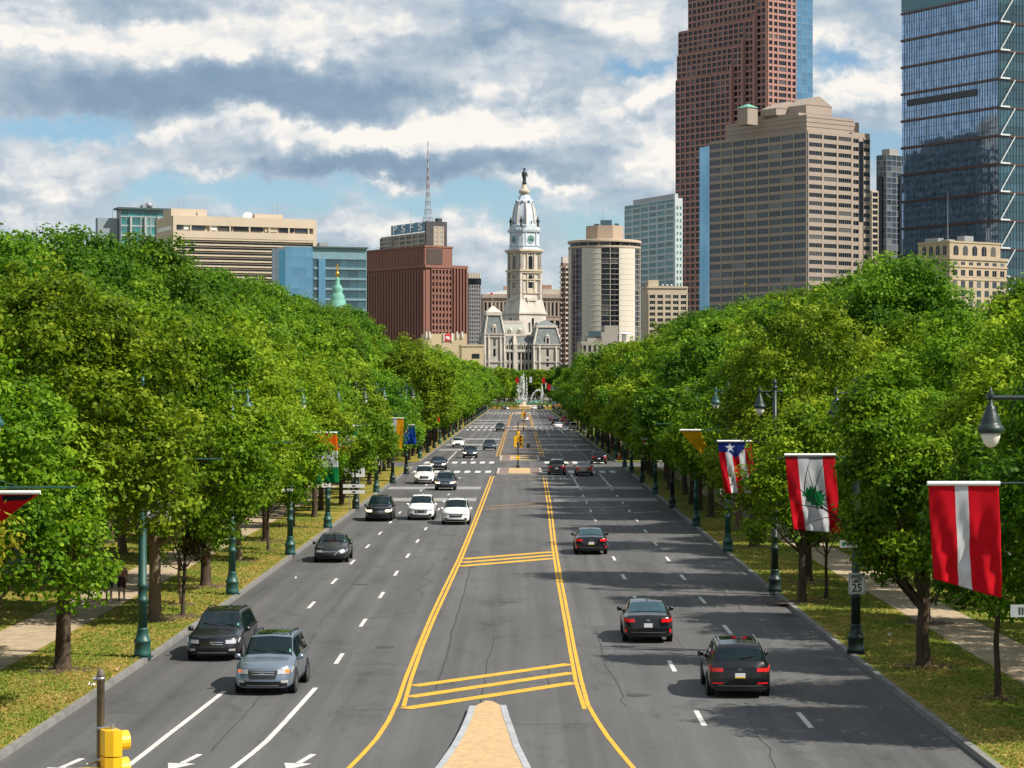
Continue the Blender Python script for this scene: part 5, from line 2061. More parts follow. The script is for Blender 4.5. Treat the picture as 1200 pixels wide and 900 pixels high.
# ------------------------------------------------------------------ people
def person(x, y, rz, label, shirt, shorts, stride=.28, skin=(.42, .25, .17), hair=(.03, .02, .015), h=1.72):
    SK = mat('skin_%d' % int(skin[0] * 100), skin, .6)
    k = h / 1.75
    J = {}
    edges = []

    def jt(n_, p, r_, par=None):
        J[n_] = (Vector(p) * k, r_ * k)
        if par:
            edges.append((par, n_))
    s = stride
    jt('pelvis', (0, 0, .95), .145)
    jt('waist', (0, 0, 1.12), .125, 'pelvis')
    jt('chest', (0, .01, 1.32), .155, 'waist')
    jt('neck0', (0, 0, 1.47), .075, 'chest')
    jt('neck', (0, .01, 1.53), .055, 'neck0')
    jt('head', (0, .03, 1.63), .098, 'neck')
    jt('top', (0, .015, 1.70), .075, 'head')
    for sg, n_ in ((1, 'l'), (-1, 'r')):
        st = s * sg
        jt('hip' + n_, (sg * .09, 0, .90), .098, 'pelvis')
        jt('knee' + n_, (sg * .10, st * .55 + .06, .50), .062, 'hip' + n_)
        jt('ank' + n_, (sg * .10, st - .04, .09), .040, 'knee' + n_)
        jt('toe' + n_, (sg * .11, st + .14, .035), .034, 'ank' + n_)
        jt('sh' + n_, (sg * .185, 0, 1.40), .062, 'chest')
        jt('elb' + n_, (sg * .25, -st * .35, 1.12), .043, 'sh' + n_)
        jt('wri' + n_, (sg * .25, -st * .5 + .12, .90), .030, 'elb' + n_)
        jt('hand' + n_, (sg * .24, -st * .5 + .17, .81), .032, 'wri' + n_)
    names = list(J)
    me = bpy.data.meshes.new('person')
    me.from_pydata([J[n_][0] for n_ in names], [(names.index(a), names.index(b)) for a, b in edges], [])
    o = bpy.data.objects.new('person', me)
    link(o)
    o.location = (x, y, LAWN_Z)
    o.rotation_euler = (0, 0, rz)
    sk = o.modifiers.new('skin', 'SKIN')
    for i, n_ in enumerate(names):
        me.skin_vertices[0].data[i].radius = (J[n_][1], J[n_][1])
    me.skin_vertices[0].data[0].use_root = True
    sub = o.modifiers.new('smooth', 'SUBSURF')
    sub.levels = sub.render_levels = 2
    me.materials.append(SK)
    tag(o, label, 'person')
    mb = MB()
    mb.lathe([(.150 * k, 1.04 * k), (.165 * k, 1.14 * k), (.185 * k, 1.3 * k), (.19 * k, 1.40 * k), (.11 * k, 1.48 * k), (.08 * k, 1.49 * k)], n=14)
    for sg in (1, -1):
        a, b = J['shl' if sg > 0 else 'shr'][0], J['elbl' if sg > 0 else 'elbr'][0]
        mb.tube(a + Vector((-sg * .05, 0, .03)), a.lerp(b, .6), .085 * k, .07 * k, 10)
    mb.build('shirt', mat('cloth_shirt_%s' % shirt[0], shirt[1], .85), o)
    mb = MB()
    mb.lathe([(.15 * k, .90 * k), (.165 * k, .98 * k), (.155 * k, 1.06 * k)], n=14)
    for n_ in 'lr':
        mb.tube(J['hip' + n_][0] + Vector((0, 0, .03)), J['hip' + n_][0].lerp(J['knee' + n_][0], .8), .115 * k, .09 * k, 10)
    mb.build('shorts', mat('cloth_shorts_%s' % shorts[0], shorts[1], .85), o)
    mb = MB()
    c = J['head'][0]
    mb.lathe([(.03 * k, -.06 * k), (.10 * k, -.03 * k), (.115 * k, .04 * k), (.10 * k, .10 * k), (.04 * k, .135 * k)], c=(c.x, c.y - .022, c.z), n=12)
    mb.build('hair', mat('hair', hair, .7), o)
    for n_ in 'lr':
        mb = MB()
        a, b = J['ank' + n_][0], J['toe' + n_][0]
        mb.tube((a.x, a.y - .05, .05), (b.x, b.y + .02, .04), .05 * k, .042 * k, 8)
        mb.build('shoe', SIGN_W if n_ == 'l' else SIGN_B, o)
    return o


x, y = gp(142.5, 707)
person(x, y, R(8), 'walker in a pink top and dark shorts on the left footpath behind the lamp post', ('rose', (.42, .16, .17)), ('dark', (.05, .03, .03)), .26)
x, y = gp(127.5, 708)
person(x, y, R(8), 'walker in dark clothes and white shoes left of the one in pink', ('slate', (.05, .055, .07)), ('black', (.02, .02, .022)), -.22, h=1.78)
x, y = gp(452.5, 551)
person(-19.0, 232, R(90), 'person in a blue top far down the left footpath', ('blue', (.05, .09, .30)), ('black', (.02, .02, .022)), .2)

# ------------------------------------------------------------------ buildings
def stone(name, col, var=.10, sc=.06, rough=.9):
    return mat('stone_' + name, col, rough, var=var, scale=sc, stretch=(1, 1, .4), spec=.25)


GL_DARK = mat('window_dark', (.010, .013, .017), .10, spec=.45, rnd=.5, var=.4, scale=.3)
GL_BLUE = mat('window_blue', (.022, .034, .048), .08, spec=.7, rnd=.45, var=.5, scale=.12)
GL_TEAL = mat('window_teal', (.030, .175, .175), .08, spec=.8, rnd=.45, var=.5, scale=.1)


def curtain_mat(name, col, pw, ph):
    """mirrored panes: every pane tilts and tints a little differently."""
    m_ = mat(name, col, .05, metal=.88, var=.06, scale=.05)
    nt = m_.node_tree
    b = nt.nodes['Principled BSDF']
    tc = nt.nodes.new('ShaderNodeTexCoord')
    sp = nt.nodes.new('ShaderNodeSeparateXYZ')
    nt.links.new(tc.outputs['Object'], sp.inputs[0])

    def m(op, a, b_=0.0):
        n = nt.nodes.new('ShaderNodeMath')
        n.operation = op
        for i, v in enumerate((a, b_)):
            if isinstance(v, (int, float)):
                n.inputs[i].default_value = v
            else:
                nt.links.new(v, n.inputs[i])
        return n.outputs[0]
    u = m('FLOOR', m('DIVIDE', m('ADD', sp.outputs[0], sp.outputs[1]), pw))
    v = m('FLOOR', m('DIVIDE', sp.outputs[2], ph))
    cb = nt.nodes.new('ShaderNodeCombineXYZ')
    nt.links.new(u, cb.inputs[0])
    nt.links.new(v, cb.inputs[1])
    wn = nt.nodes.new('ShaderNodeTexWhiteNoise')
    nt.links.new(cb.outputs[0], wn.inputs['Vector'])
    old = b.inputs['Base Color'].links[0].from_socket
    hs = nt.nodes.new('ShaderNodeHueSaturation')
    mr = nt.nodes.new('ShaderNodeMapRange')
    mr.inputs['To Min'].default_value = .72
    mr.inputs['To Max'].default_value = 1.18
    nt.links.new(wn.outputs['Value'], mr.inputs[0])
    nt.links.new(mr.outputs[0], hs.inputs['Value'])
    nt.links.new(old, hs.inputs['Color'])
    nt.links.new(hs.outputs[0], b.inputs['Base Color'])
    ge = nt.nodes.new('ShaderNodeNewGeometry')
    sub = nt.nodes.new('ShaderNodeVectorMath')
    sub.operation = 'SUBTRACT'
    nt.links.new(wn.outputs['Color'], sub.inputs[0])
    sub.inputs[1].default_value = (.5, .5, .5)
    sc = nt.nodes.new('ShaderNodeVectorMath')
    sc.operation = 'SCALE'
    sc.inputs['Scale'].default_value = .022
    nt.links.new(sub.outputs[0], sc.inputs[0])
    ad = nt.nodes.new('ShaderNodeVectorMath')
    ad.operation = 'ADD'
    nt.links.new(ge.outputs['Normal'], ad.inputs[0])
    nt.links.new(sc.outputs[0], ad.inputs[1])
    nz = nt.nodes.new('ShaderNodeVectorMath')
    nz.operation = 'NORMALIZE'
    nt.links.new(ad.outputs[0], nz.inputs[0])
    nt.links.new(nz.outputs[0], b.inputs['Normal'])
    return m_


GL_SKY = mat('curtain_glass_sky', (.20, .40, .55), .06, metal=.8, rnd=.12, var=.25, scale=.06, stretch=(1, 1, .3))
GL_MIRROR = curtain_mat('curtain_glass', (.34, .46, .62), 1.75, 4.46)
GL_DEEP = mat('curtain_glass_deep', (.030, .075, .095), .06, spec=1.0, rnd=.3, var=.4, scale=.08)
ROOF_D = mat('roof_dark', (.06, .06, .06), .9)
METAL_G = mat('roof_metal', (.30, .31, .32), .5, metal=.3)


class Bld:
    """Local frame: corner nearest the camera at the origin, +x along the face that looks right-forward, +y along the left face."""

    def __init__(self, name, label, D, cpx, lpx, rpx, a_deg, ytop, cat='building', group=None, z0=0.0):
        a = R(a_deg)
        self.a = a
        cx = wx(cpx, D)
        tl, tr = (lpx - VPX) / FPX, (rpx - VPX) / FPX
        self.LR = (tr * D - cx) / (math.cos(a) - tr * math.sin(a))
        self.LL = (cx - tl * D) / (math.sin(a) + tl * math.cos(a))
        self.D, self.cx, self.cpx = D, cx, cpx
        self.H = wz(ytop, D)
        self.root = empty(name, (cx, D, z0), a, label, cat, group)
        self.wall = MB()
        self.wins = []
        self.meshes = {}
        self.zmin = 0

    def z(self, py):
        return wz(py, self.D)

    def ux(self, px):
        """position along the right face of a photo column."""
        t = (px - VPX) / FPX
        return (t * self.D - self.cx) / (math.cos(self.a) - t * math.sin(self.a))

    def uy(self, px):
        t = (px - VPX) / FPX
        return (self.cx - t * self.D) / (math.sin(self.a) + t * math.cos(self.a))

    def frame(self, face, u0, u1, off):
        if face == 'R':
            return (u0, off), (1, 0), (0, -1), 0.0
        if face == 'L':
            return (off, u1), (0, -1), (-1, 0), -PI / 2
        if face == 'E':
            return (self.LR - off, u0), (0, 1), (1, 0), PI / 2
        if face == 'B':
            return (u1, self.LL - off), (-1, 0), (0, 1), PI

    def facade(self, face, u0, u1, z0, z1, nx, nz, pier, sill, dep=.5, wm=None, off=0.0, stuff=False, sdep=None, mull=0, name='window', cols=None, hide_pier=False, arch=False, wd=.06):
        """nx bays by nz storeys; pier and sill are the solid shares of a bay and a storey."""
        o, d, n_, rot = self.frame(face, u0, u1, off)
        W = u1 - u0
        bw, fh = W / nx, (z1 - z0) / nz
        sdep = dep * .7 if sdep is None else sdep
        for j in range(nz + 1):
            zc = z0 + j * fh
            a, b = (zc - fh * sill / 2, zc + fh * sill / 2)
            self.wall.obox(o, d, n_, 0, W, 0.0, sdep, max(a, z0), min(b, z1))
        if not hide_pier:
            for i in range(nx + 1):
                uc = i * bw
                self.wall.obox(o, d, n_, max(0, uc - bw * pier / 2), min(W, uc + bw * pier / 2), 0.003, dep, z0, z1)
        ww, wh = bw * (1 - pier), fh * (1 - sill)
        key = (round(ww, 3), round(wh, 3), mull, wm.name, arch, wd)
        for j in range(nz):
            zc = z0 + (j + .5) * fh
            for i in range(nx):
                if cols and i not in cols:
                    continue
                uc = (i + .5) * bw
                c = (o[0] + d[0] * uc + n_[0] * .002, o[1] + d[1] * uc + n_[1] * .002, zc)
                self.wins.append((c, rot, key, wm, stuff, name))

    def win_mesh(self, key, wm):
        if key not in self.meshes:
            ww, wh, mull, _, arch, wd = key
            mb = MB()
            if arch:
                k = 8
                r = ww / 2
                poly = [(-r, -wh / 2), (r, -wh / 2)] + [(r * math.cos(PI * i / k), wh / 2 - r + r * math.sin(PI * i / k)) for i in range(k + 1)]
                n_ = len(poly)
                mb.add([(p[0], -wd, p[1]) for p in poly] + [(p[0], 0, p[1]) for p in poly], [tuple(range(n_))] + [(i, n_ + i, n_ + (i + 1) % n_, (i + 1) % n_) for i in range(n_)])
            else:
                mb.box(-ww / 2, ww / 2, -wd, 0, -wh / 2, wh / 2)
            for k in range(mull):
                x = -ww / 2 + ww * (k + 1) / (mull + 1)
                mb.box(x - .05, x + .05, -wd - .08, -wd - .001, -wh / 2, wh / 2, 1)
            self.meshes[key] = (mb, mb.mesh('window', [wm, METAL_G]))
        return self.meshes[key]

    def finish(self, wallmat, cap=96):
        self.wall.build('wall', wallmat, self.root)
        named = [w for w in self.wins if not w[4]]
        named.sort(key=lambda w: -w[0][2])
        rest = [w for w in self.wins if w[4]] + named[cap:]
        for c, rot, key, wm, _, nm in named[:cap]:
            o = bpy.data.objects.new(nm, self.win_mesh(key, wm)[1])
            o.location = c
            o.rotation_euler = (0, 0, rot)
            link(o, self.root)
        by = {}
        for w in rest:
            by.setdefault((w[2], w[3].name), []).append(w)
        for (key, _), lst in by.items():
            src = self.win_mesh(key, lst[0][3])[0]
            mb = MB()
            for c, rot, *_r in lst:
                cs, sn = math.cos(rot), math.sin(rot)
                o = len(mb.v)
                mb.v += [(c[0] + v[0] * cs - v[1] * sn, c[1] + v[0] * sn + v[1] * cs, c[2] + v[2]) for v in src.v]
                mb.f += [tuple(i + o for i in f) for f in src.f]
                mb.mi += src.mi
                mb.sm += src.sm
            ob = mb.build('windows', [lst[0][3], METAL_G], self.root)
            ob['kind'] = 'stuff'
        return self.root

    def part(self, mb, name, m_, **k):
        return mb.build(name, m_, self.root, **k)


def antenna(b, lx, ly, z0, h, m_=None, r=.12, name='antenna'):
    mb = MB()
    mb.tube((lx, ly, z0), (lx, ly, z0 + h), r, r * .4, 5)
    return b.part(mb, name, m_ or METAL_G)


# --- rose granite skyscraper, its left side in stepped slabs
b = Bld('granite_tower', 'tall rose granite skyscraper with stepped fins, rising out of the top of the photo', 1450, 899, 807, 933, 38, -30)
ROSE = stone('rose_granite', (.38, .205, .172), .08)
H = b.H
b.wall.box(0, b.LR, 0, b.LL, 0, H)
fh = 4.05
zl = 50
steps = [(862, 78), (874, 48), (886, 19)]
offs = [-3.6, -2.4, -1.2]
uL = b.uy(797) + 0
edges_u = [b.uy(px) for px, _ in steps]
for (px, py), of in zip(steps, offs):
    zt = b.z(py)
    u0 = b.uy(px)
    b.wall.box(of, 0, u0, uL, 0, zt)
    b.wall.box(of - 1.7, of + .5, u0 - 1.3, u0 + .2, 0, zt + 3)
n_f = lambda a, c: max(1, round((c - a) / fh))
prev = None
zt = [b.z(py) for _, py in steps]
# outermost slab, then what shows above and beside each
b.facade('L', edges_u[0], uL, zl, zt[0] - 1, 11, n_f(zl, zt[0]), .22, .30, .55, GL_DARK, off=offs[0])
b.facade('L', edges_u[1], edges_u[0] - 1, zl, zt[1] - 1, 2, n_f(zl, zt[1]), .22, .30, .55, GL_DARK, off=offs[1])
b.facade('L', edges_u[0], uL, zt[0] + .5, zt[1] - 1, 11, n_f(zt[0], zt[1]), .22, .30, .55, GL_DARK, off=offs[1])
b.facade('L', edges_u[2], edges_u[1] - 1, zl, zt[2] - 1, 2, n_f(zl, zt[2]), .22, .30, .55, GL_DARK, off=offs[2])
b.facade('L', edges_u[1], uL, zt[1] + .5, zt[2] - 1, 13, n_f(zt[1], zt[2]), .22, .30, .55, GL_DARK, off=offs[2])
b.facade('L', .5, edges_u[2] - 1, zl, H, 2, n_f(zl, H), .26, .34, .55, GL_DARK, off=0)
b.facade('L', edges_u[2], b.LL, zt[2] + .5, H, 15, n_f(zt[2], H), .26, .34, .55, GL_DARK, off=0)
w = b.LR
b.facade('R', .4, w * .36, zl, H, 2, n_f(zl, H), .32, .36, .55, GL_DARK)
b.facade('R', w * .36, w * .66, zl, H, 1, n_f(zl, H), .12, .36, .55, GL_DARK, mull=3)
b.facade('R', w * .66, w - .3, zl, H, 2, n_f(zl, H), .32, .36, .55, GL_DARK)
b.finish(ROSE)

# --- blue glass tower behind it
b = Bld('glass_tower', 'slim pale blue glass tower showing just right of the rose granite skyscraper', 1620, 926, 905, 953, 38, -40)
b.wall.box(0.3, b.LR - .3, 0.3, b.LL, 0, b.H)
b.facade('R', .3, b.LR - .3, 90, b.H, 4, 44, .03, .03, .12, GL_SKY, off=.3)
b.finish(METAL_G)

# --- stone office block with ribbon windows
b = Bld('office_tower', 'wide stone office tower with dark ribbon windows and pitched roof pavilions', 1050, 946, 832, 1000, 38, 152)
STRIPE = stone('tan_granite', (.325, .265, .222), .08)
H = b.H
b.wall.box(0, b.LR, 0, b.LL, 0, H)
nf = 26
z0 = H - nf * 3.86
b.facade('L', 0.2, b.LL, z0, H - .8, 8, nf, .09, .36, .35, GL_BLUE, mull=3)
b.facade('R', 0.2, b.LR - 1.2, z0, H - .8, 3, nf, .12, .50, .35, GL_DARK, mull=5)
# wing at the right with a dark notch
x0, x1 = b.LR, b.ux(1021)
b.wall.box(x0 + .05, x1, .9, b.LL, 0, H + 1.0)
b.facade('R', x0 + .3, x0 + (x1 - x0) * .36, z0, H - 1, 1, nf, .06, .5, .35, GL_DARK, off=.9, mull=1)
b.facade('R', x0 + (x1 - x0) * .62, x1 - .2, z0, H - 1, 1, nf, .06, .5, .35, GL_DARK, off=.9, mull=2)
mb = MB()
mb.box(x0 + (x1 - x0) * .37, x0 + (x1 - x0) * .60, .45, .88, b.z(255), H - 3)
b.part(mb, 'window_recess', GL_DARK)
LRs = b.LR
b.LR = x1
b.facade('E', 3.2, b.LL, z0, H - 1, 6, nf, .12, .5, .35, GL_DARK, stuff=True, mull=3)
b.LR = LRs
# glazed chamfer at the far left
mb = MB()
yl = b.LL
mb.prism([(0, yl + .05), (12, yl + .05), (12, yl + 9), (1.5, yl + 9)], 0, H - 2)
b.part(mb, 'glass_corner', GL_SKY)
# upper setback and pavilions
zt = b.z(133)
mb = MB()
mb.box(2.2, b.LR + 3, 2.6, b.LL - 9, H, zt)
mb.box(b.LR + 3, b.LR + 9, 5, b.LL - 12, H, zt - 1)
for k in range(3):
    mb.box(2.0, b.LR + 3.1, 2.4, b.LL - 8.9, H + 2 + k * 2.1, H + 2.2 + k * 2.1)
up = b.part(mb, 'penthouse', STRIPE)
COPPER = mat('copper_green', (.13, .33, .26), .7, var=.15, scale=.5)


def pavilion(px, py_apex, py_eave, py_base, wd, dpt, ly, gable=True):
    t = (px - VPX) / FPX
    # solve local x for the column px at local y = ly
    ca, sa = math.cos(b.a), math.sin(b.a)
    lx = (t * (b.D + ca * ly) - (b.cx - sa * ly)) / (ca - t * sa)
    za, ze, zb_ = (wz(p, b.D + ca * ly + sa * lx) for p in (py_apex, py_eave, py_base))
    mb = MB()
    mb.box(lx - wd / 2, lx + wd / 2, ly, ly + dpt, zb_, ze)
    mb.build('pavilion', STRIPE, b.root)
    m2 = MB()
    if gable:
        m2.add([(lx - wd / 2, ly - .2, ze), (lx + wd / 2, ly - .2, ze), (lx, ly - .2, za), (lx - wd / 2, ly + dpt, ze), (lx + wd / 2, ly + dpt, ze), (lx, ly + dpt, za)],
               [(0, 1, 2), (3, 5, 4), (0, 2, 5, 3), (1, 4, 5, 2), (0, 3, 4, 1)])
        o = m2.build('gable', STRIPE, b.root)
    else:
        m2.frustum((lx - wd / 2 - .4, lx + wd / 2 + .4, ly - .4, ly + dpt + .4), ze, (lx - .3, lx + .3, ly + dpt / 2 - .3, ly + dpt / 2 + .3), za)
        o = m2.build('gable', COPPER, b.root)


pavilion(882, 121, 126, 146, 6.5, 6.5, 30, False)
pavilion(925, 119, 128, 136, 17, 10, 22)
pavilion(960, 113, 124, 134, 17, 14, 10)
mb = MB()
mb.box(3.5, b.LR * .8, 9, b.LL - 14, zt, b.z(129))
b.part(mb, 'roof_block', STRIPE)
mb = MB()
mb.box(-1.3, -.5, b.uy(877), b.uy(874), b.z(330), b.z(328.6))
b.part(mb, 'window_cradle', PLATE_Y)
b.finish(STRIPE)

# --- slim beige slab and dark blue tower between the big ones
b = Bld('slab_tower', 'narrow beige slab with dark window grid squeezed right of the stone office tower', 1250, 1021, 1012, 1029, 30, 223)
b.wall.box(0, b.LR, 0, b.LL, 0, b.H)
b.facade('R', .1, b.LR, 60, b.H - .6, 1, 17, .22, .3, .4, GL_DARK)
b.finish(stone('beige_slab', (.48, .40, .30)))
b = Bld('blue_tower', 'dark blue glass tower left of the big mirrored tower', 1350, 1039, 1027, 1062, 40, 181)
b.wall.box(0.2, b.LR, 0.2, b.LL, 0, b.H)
b.facade('R', .2, b.LR - .2, 60, b.H, 4, 26, .06, .08, .2, GL_BLUE, off=.2)
b.facade('L', .2, b.LL, 60, b.H, 3, 26, .06, .08, .2, GL_BLUE, off=.2)
mb = MB()
mb.box(-.7, -.15, 3, b.LL - 1, 50, b.z(206)).box(b.LR * .62, b.LR + .1, -.7, -.15, 50, b.z(205))
b.part(mb, 'dark_panel', GL_DARK)
mb = MB()
mb.box(b.LR * .35, b.LR * .8, 3, 9, b.H, b.H + 4)
b.part(mb, 'roof_block', stone('grey_tan', (.3, .28, .25)))
b.finish(METAL_G)

# --- mirrored glass tower at the right edge
b = Bld('mirror_tower', 'huge mirrored glass tower with brown floor bands and white zigzag braces at the right edge', 1050, 1171, 1057, 1330, 31, -70)
H = b.H
b.wall.box(.4, b.LR, .4, b.LL, 0, H)
mod = (b.z(48) - b.z(80)) * 1.0
unit = wz(26, b.D) - wz(59.2, b.D)
zk = wz(26, b.D)
zs = [zk + k * unit for k in range(-11, 5)]
BAND = mat('bronze_band', (.10, .062, .055), .45, metal=.4)
FIN = mat('glass_fin', (.13, .21, .26), .25, metal=.6)
for i in range(len(zs) - 1):
    z0, z1 = zs[i], zs[i + 1]
    if z0 > H:
        break
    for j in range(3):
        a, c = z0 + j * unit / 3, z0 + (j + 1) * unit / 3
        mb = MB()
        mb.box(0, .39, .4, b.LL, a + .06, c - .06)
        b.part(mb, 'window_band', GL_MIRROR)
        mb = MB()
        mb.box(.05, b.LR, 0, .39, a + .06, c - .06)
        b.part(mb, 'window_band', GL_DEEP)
    mb = MB()
    mb.box(-.75, .38, -.35, b.LL + .2, z0 - .55, z0 + .55)
    mb.box(-.75, b.LR, -.5, .36, z0 - .4, z0 + .4)
    b.part(mb, 'floor_band', BAND)
mb = MB()
k = int(b.LL / 1.75)
for i in range(k):
    y = .8 + i * 1.75
    mb.box(-.24, -.002, y - .07, y + .07, 40, H)
for i in range(int(b.LR / 1.9)):
    x = 1 + i * 1.9
    mb.box(x - .07, x + .07, -.24, -.002, 40, H)
for i in range(len(zs) - 1):
    for j in (1, 2):
        z = zs[i] + j * unit / 3
        mb.box(-.09, -.003, .2, b.LL, z - .1, z + .1)
b.part(mb, 'mullions', FIN)
mb = MB()
mb.box(-.6, -.3, b.LL * .22, b.LL * .93, b.z(104) - 1.5, b.z(96) - 1.5)
b.part(mb, 'louvre_band', mat('louvre_grey', (.05, .055, .06), .7))
mb = MB()
mb.box(-.30, -.26, .5, b.LL + .1, zs[12] + 1, H)
b.part(mb, 'top_glass', mat('teal_glass', (.02, .13, .16), .08, spec=1.0))
WB = mat('white_brace', (.60, .63, .62), .45)
for i in range(len(zs) - 1):
    z0, z1 = zs[i], zs[i + 1]
    mb = MB()
    x1 = b.ux(1188)
    mb.tube((.2, -.9, z0 + .6), (x1, -.9, z1 - .2), .27, n=6)
    mb.box(.0, b.ux(1182), -1.1, -.55, z0 + .1, z0 + .8)
    b.part(mb, 'brace', WB)
b.finish(TRIM_K)

# --- beige block with arched attic windows
b = Bld('arched_block', 'beige masonry block with arched attic windows in front of the mirrored tower', 900, 1113, 1054, 1180, 35, 301)
BEIGE = stone('buff_brick', (.42, .335, .24), .12)
b.wall.box(0, b.LR, 0, b.LL, 0, b.H)
b.wall.box(-.5, b.LR + .5, -.5, b.LL + .5, b.H - .9, b.H + .25)
b.wall.box(-.3, b.LR + .3, -.3, b.LL + .3, b.z(312.5), b.z(311))
b.wall.box(-.35, b.LR + .35, -.35, b.LL + .35, b.z(327.5), b.z(326))
for f, L_, nx in (('R', b.LR, 7), ('L', b.LL, 7)):
    b.facade(f, .6, L_ - .6, b.z(311), b.H - 1.4, nx, 1, .48, .35, .12, GL_BLUE, mull=1)
    b.facade(f, .6, L_ - .6, b.z(324), b.z(314), nx, 1, .45, .3, .12, GL_DARK, mull=1)
    b.facade(f, .6, L_ - .6, b.z(324) - 30, b.z(327), nx, 8, .45, .3, .12, GL_BLUE, mull=1)
aw, al = b.ux(1175), b.uy(1073.5)
za, zb_ = b.H, b.z(283)
b.wall.box(1.2, aw, 1.2, al, za, zb_)
b.wall.box(.95, aw + .25, .95, al + .25, zb_ - .2, zb_ + .5)
b.facade('R', 2, aw - 1.5, za + .8, zb_ - 1, 5, 1, .5, .12, .02, GL_DARK, off=1.2, mull=1, arch=True, wd=.15)
b.facade('L', 2, al - 1.5, za + .8, zb_ - 1, 4, 1, .5, .12, .02, GL_DARK, off=1.2, mull=1, arch=True, wd=.15)
antenna(b, 5, 6, zb_, b.z(224) - zb_, r=.16, name='flagpole')
mb = MB()
mb.box(aw * .45, aw * .62, 5, 9, zb_ + .4, zb_ + 3).box(2.2, 5, al * .45, al * .85, zb_ + .4, zb_ + 1.9).box(4, 8, 5, 8, zb_ + .4, zb_ + 1.3)
b.part(mb, 'roof_block', METAL_G)
b.finish(BEIGE)

# --- low slate roof under it
b = Bld('gabled_house', 'low grey slate roof with green copper edge among the right tree tops', 700, 1085, 1062, 1112, 40, 353)
b.wall.box(0, b.LR, 0, b.LL, 0, b.H)
mb = MB()
mb.frustum((-.6, b.LR + .6, -.6, b.LL + .6), b.H, (b.LR * .45, b.LR * .55, 2, b.LL - 2), b.z(343))
b.part(mb, 'roof', mat('slate_roof', (.11, .12, .12), .7, var=.15))
mb = MB()
mb.box(b.LR * .42, b.LR * .58, 1.6, b.LL - 1.6, b.z(343) - .2, b.z(343) + .3)
b.part(mb, 'roof_edge', COPPER)
b.finish(stone('grey_stone', (.3, .29, .26)))

# --- teal windowed tower
b = Bld('teal_tower', 'pale grey tower with rows of teal windows left of the rose granite skyscraper', 1400, 791, 732, 800, 24, 232)
H = b.H
b.wall.box(0, b.LR, 0, b.LL, 0, H)
b.facade('L', .6, b.LL - .4, b.z(236.5) - 0, b.z(233), 6, 1, .05, .05, .15, GL_TEAL, mull=0)
b.facade('L', .6, b.LL - .4, b.z(236.5) - 20 * 3.9, b.z(236.5), 6, 20, .16, .34, .35, GL_TEAL, mull=2)
b.facade('R', .6, b.LR - .4, H - 20 * 3.9, H - 4, 2, 19, .5, .5, .1, GL_TEAL)
mb = MB()
mb.box(2, b.LR - 1, 4, b.LL - 8, H, b.z(226))
b.part(mb, 'penthouse', stone('pale_grey', (.42, .43, .42)))
antenna(b, 5, 12, b.z(226), b.z(192) - b.z(226))
b.finish(stone('cool_grey', (.50, .55, .54)))

# --- cream masonry block beside the round tower
b = Bld('cream_block', 'low cream masonry block with ranks of windows between the round tower and the trees', 1340, 759, 752, 806, 8, 336)
b.wall.box(0, b.LR, 0, b.LL, 0, b.H)
b.wall.box(-.4, b.LR, -.5, b.LL, b.H - .8, b.H + .3)
b.facade('R', .4, b.LR - .3, b.H - 7 * 3.4 - 4, b.H - 4, 5, 7, .28, .42, .4, GL_DARK, mull=2)
mb = MB()
mb.box(1, b.ux(773), 3, 12, b.H, b.z(328))
b.part(mb, 'roof_block', stone('cream2', (.51, .43, .32)))
mb = MB()
for k in range(3):
    mb.lathe([(.9, 0), (1.0, 1.2), (.4, 1.8)], c=(b.ux(778 + k * 5), 4, b.H), n=10)
b.part(mb, 'roof_vent', METAL_G)
b.finish(stone('cream', (.52, .44, .33)))

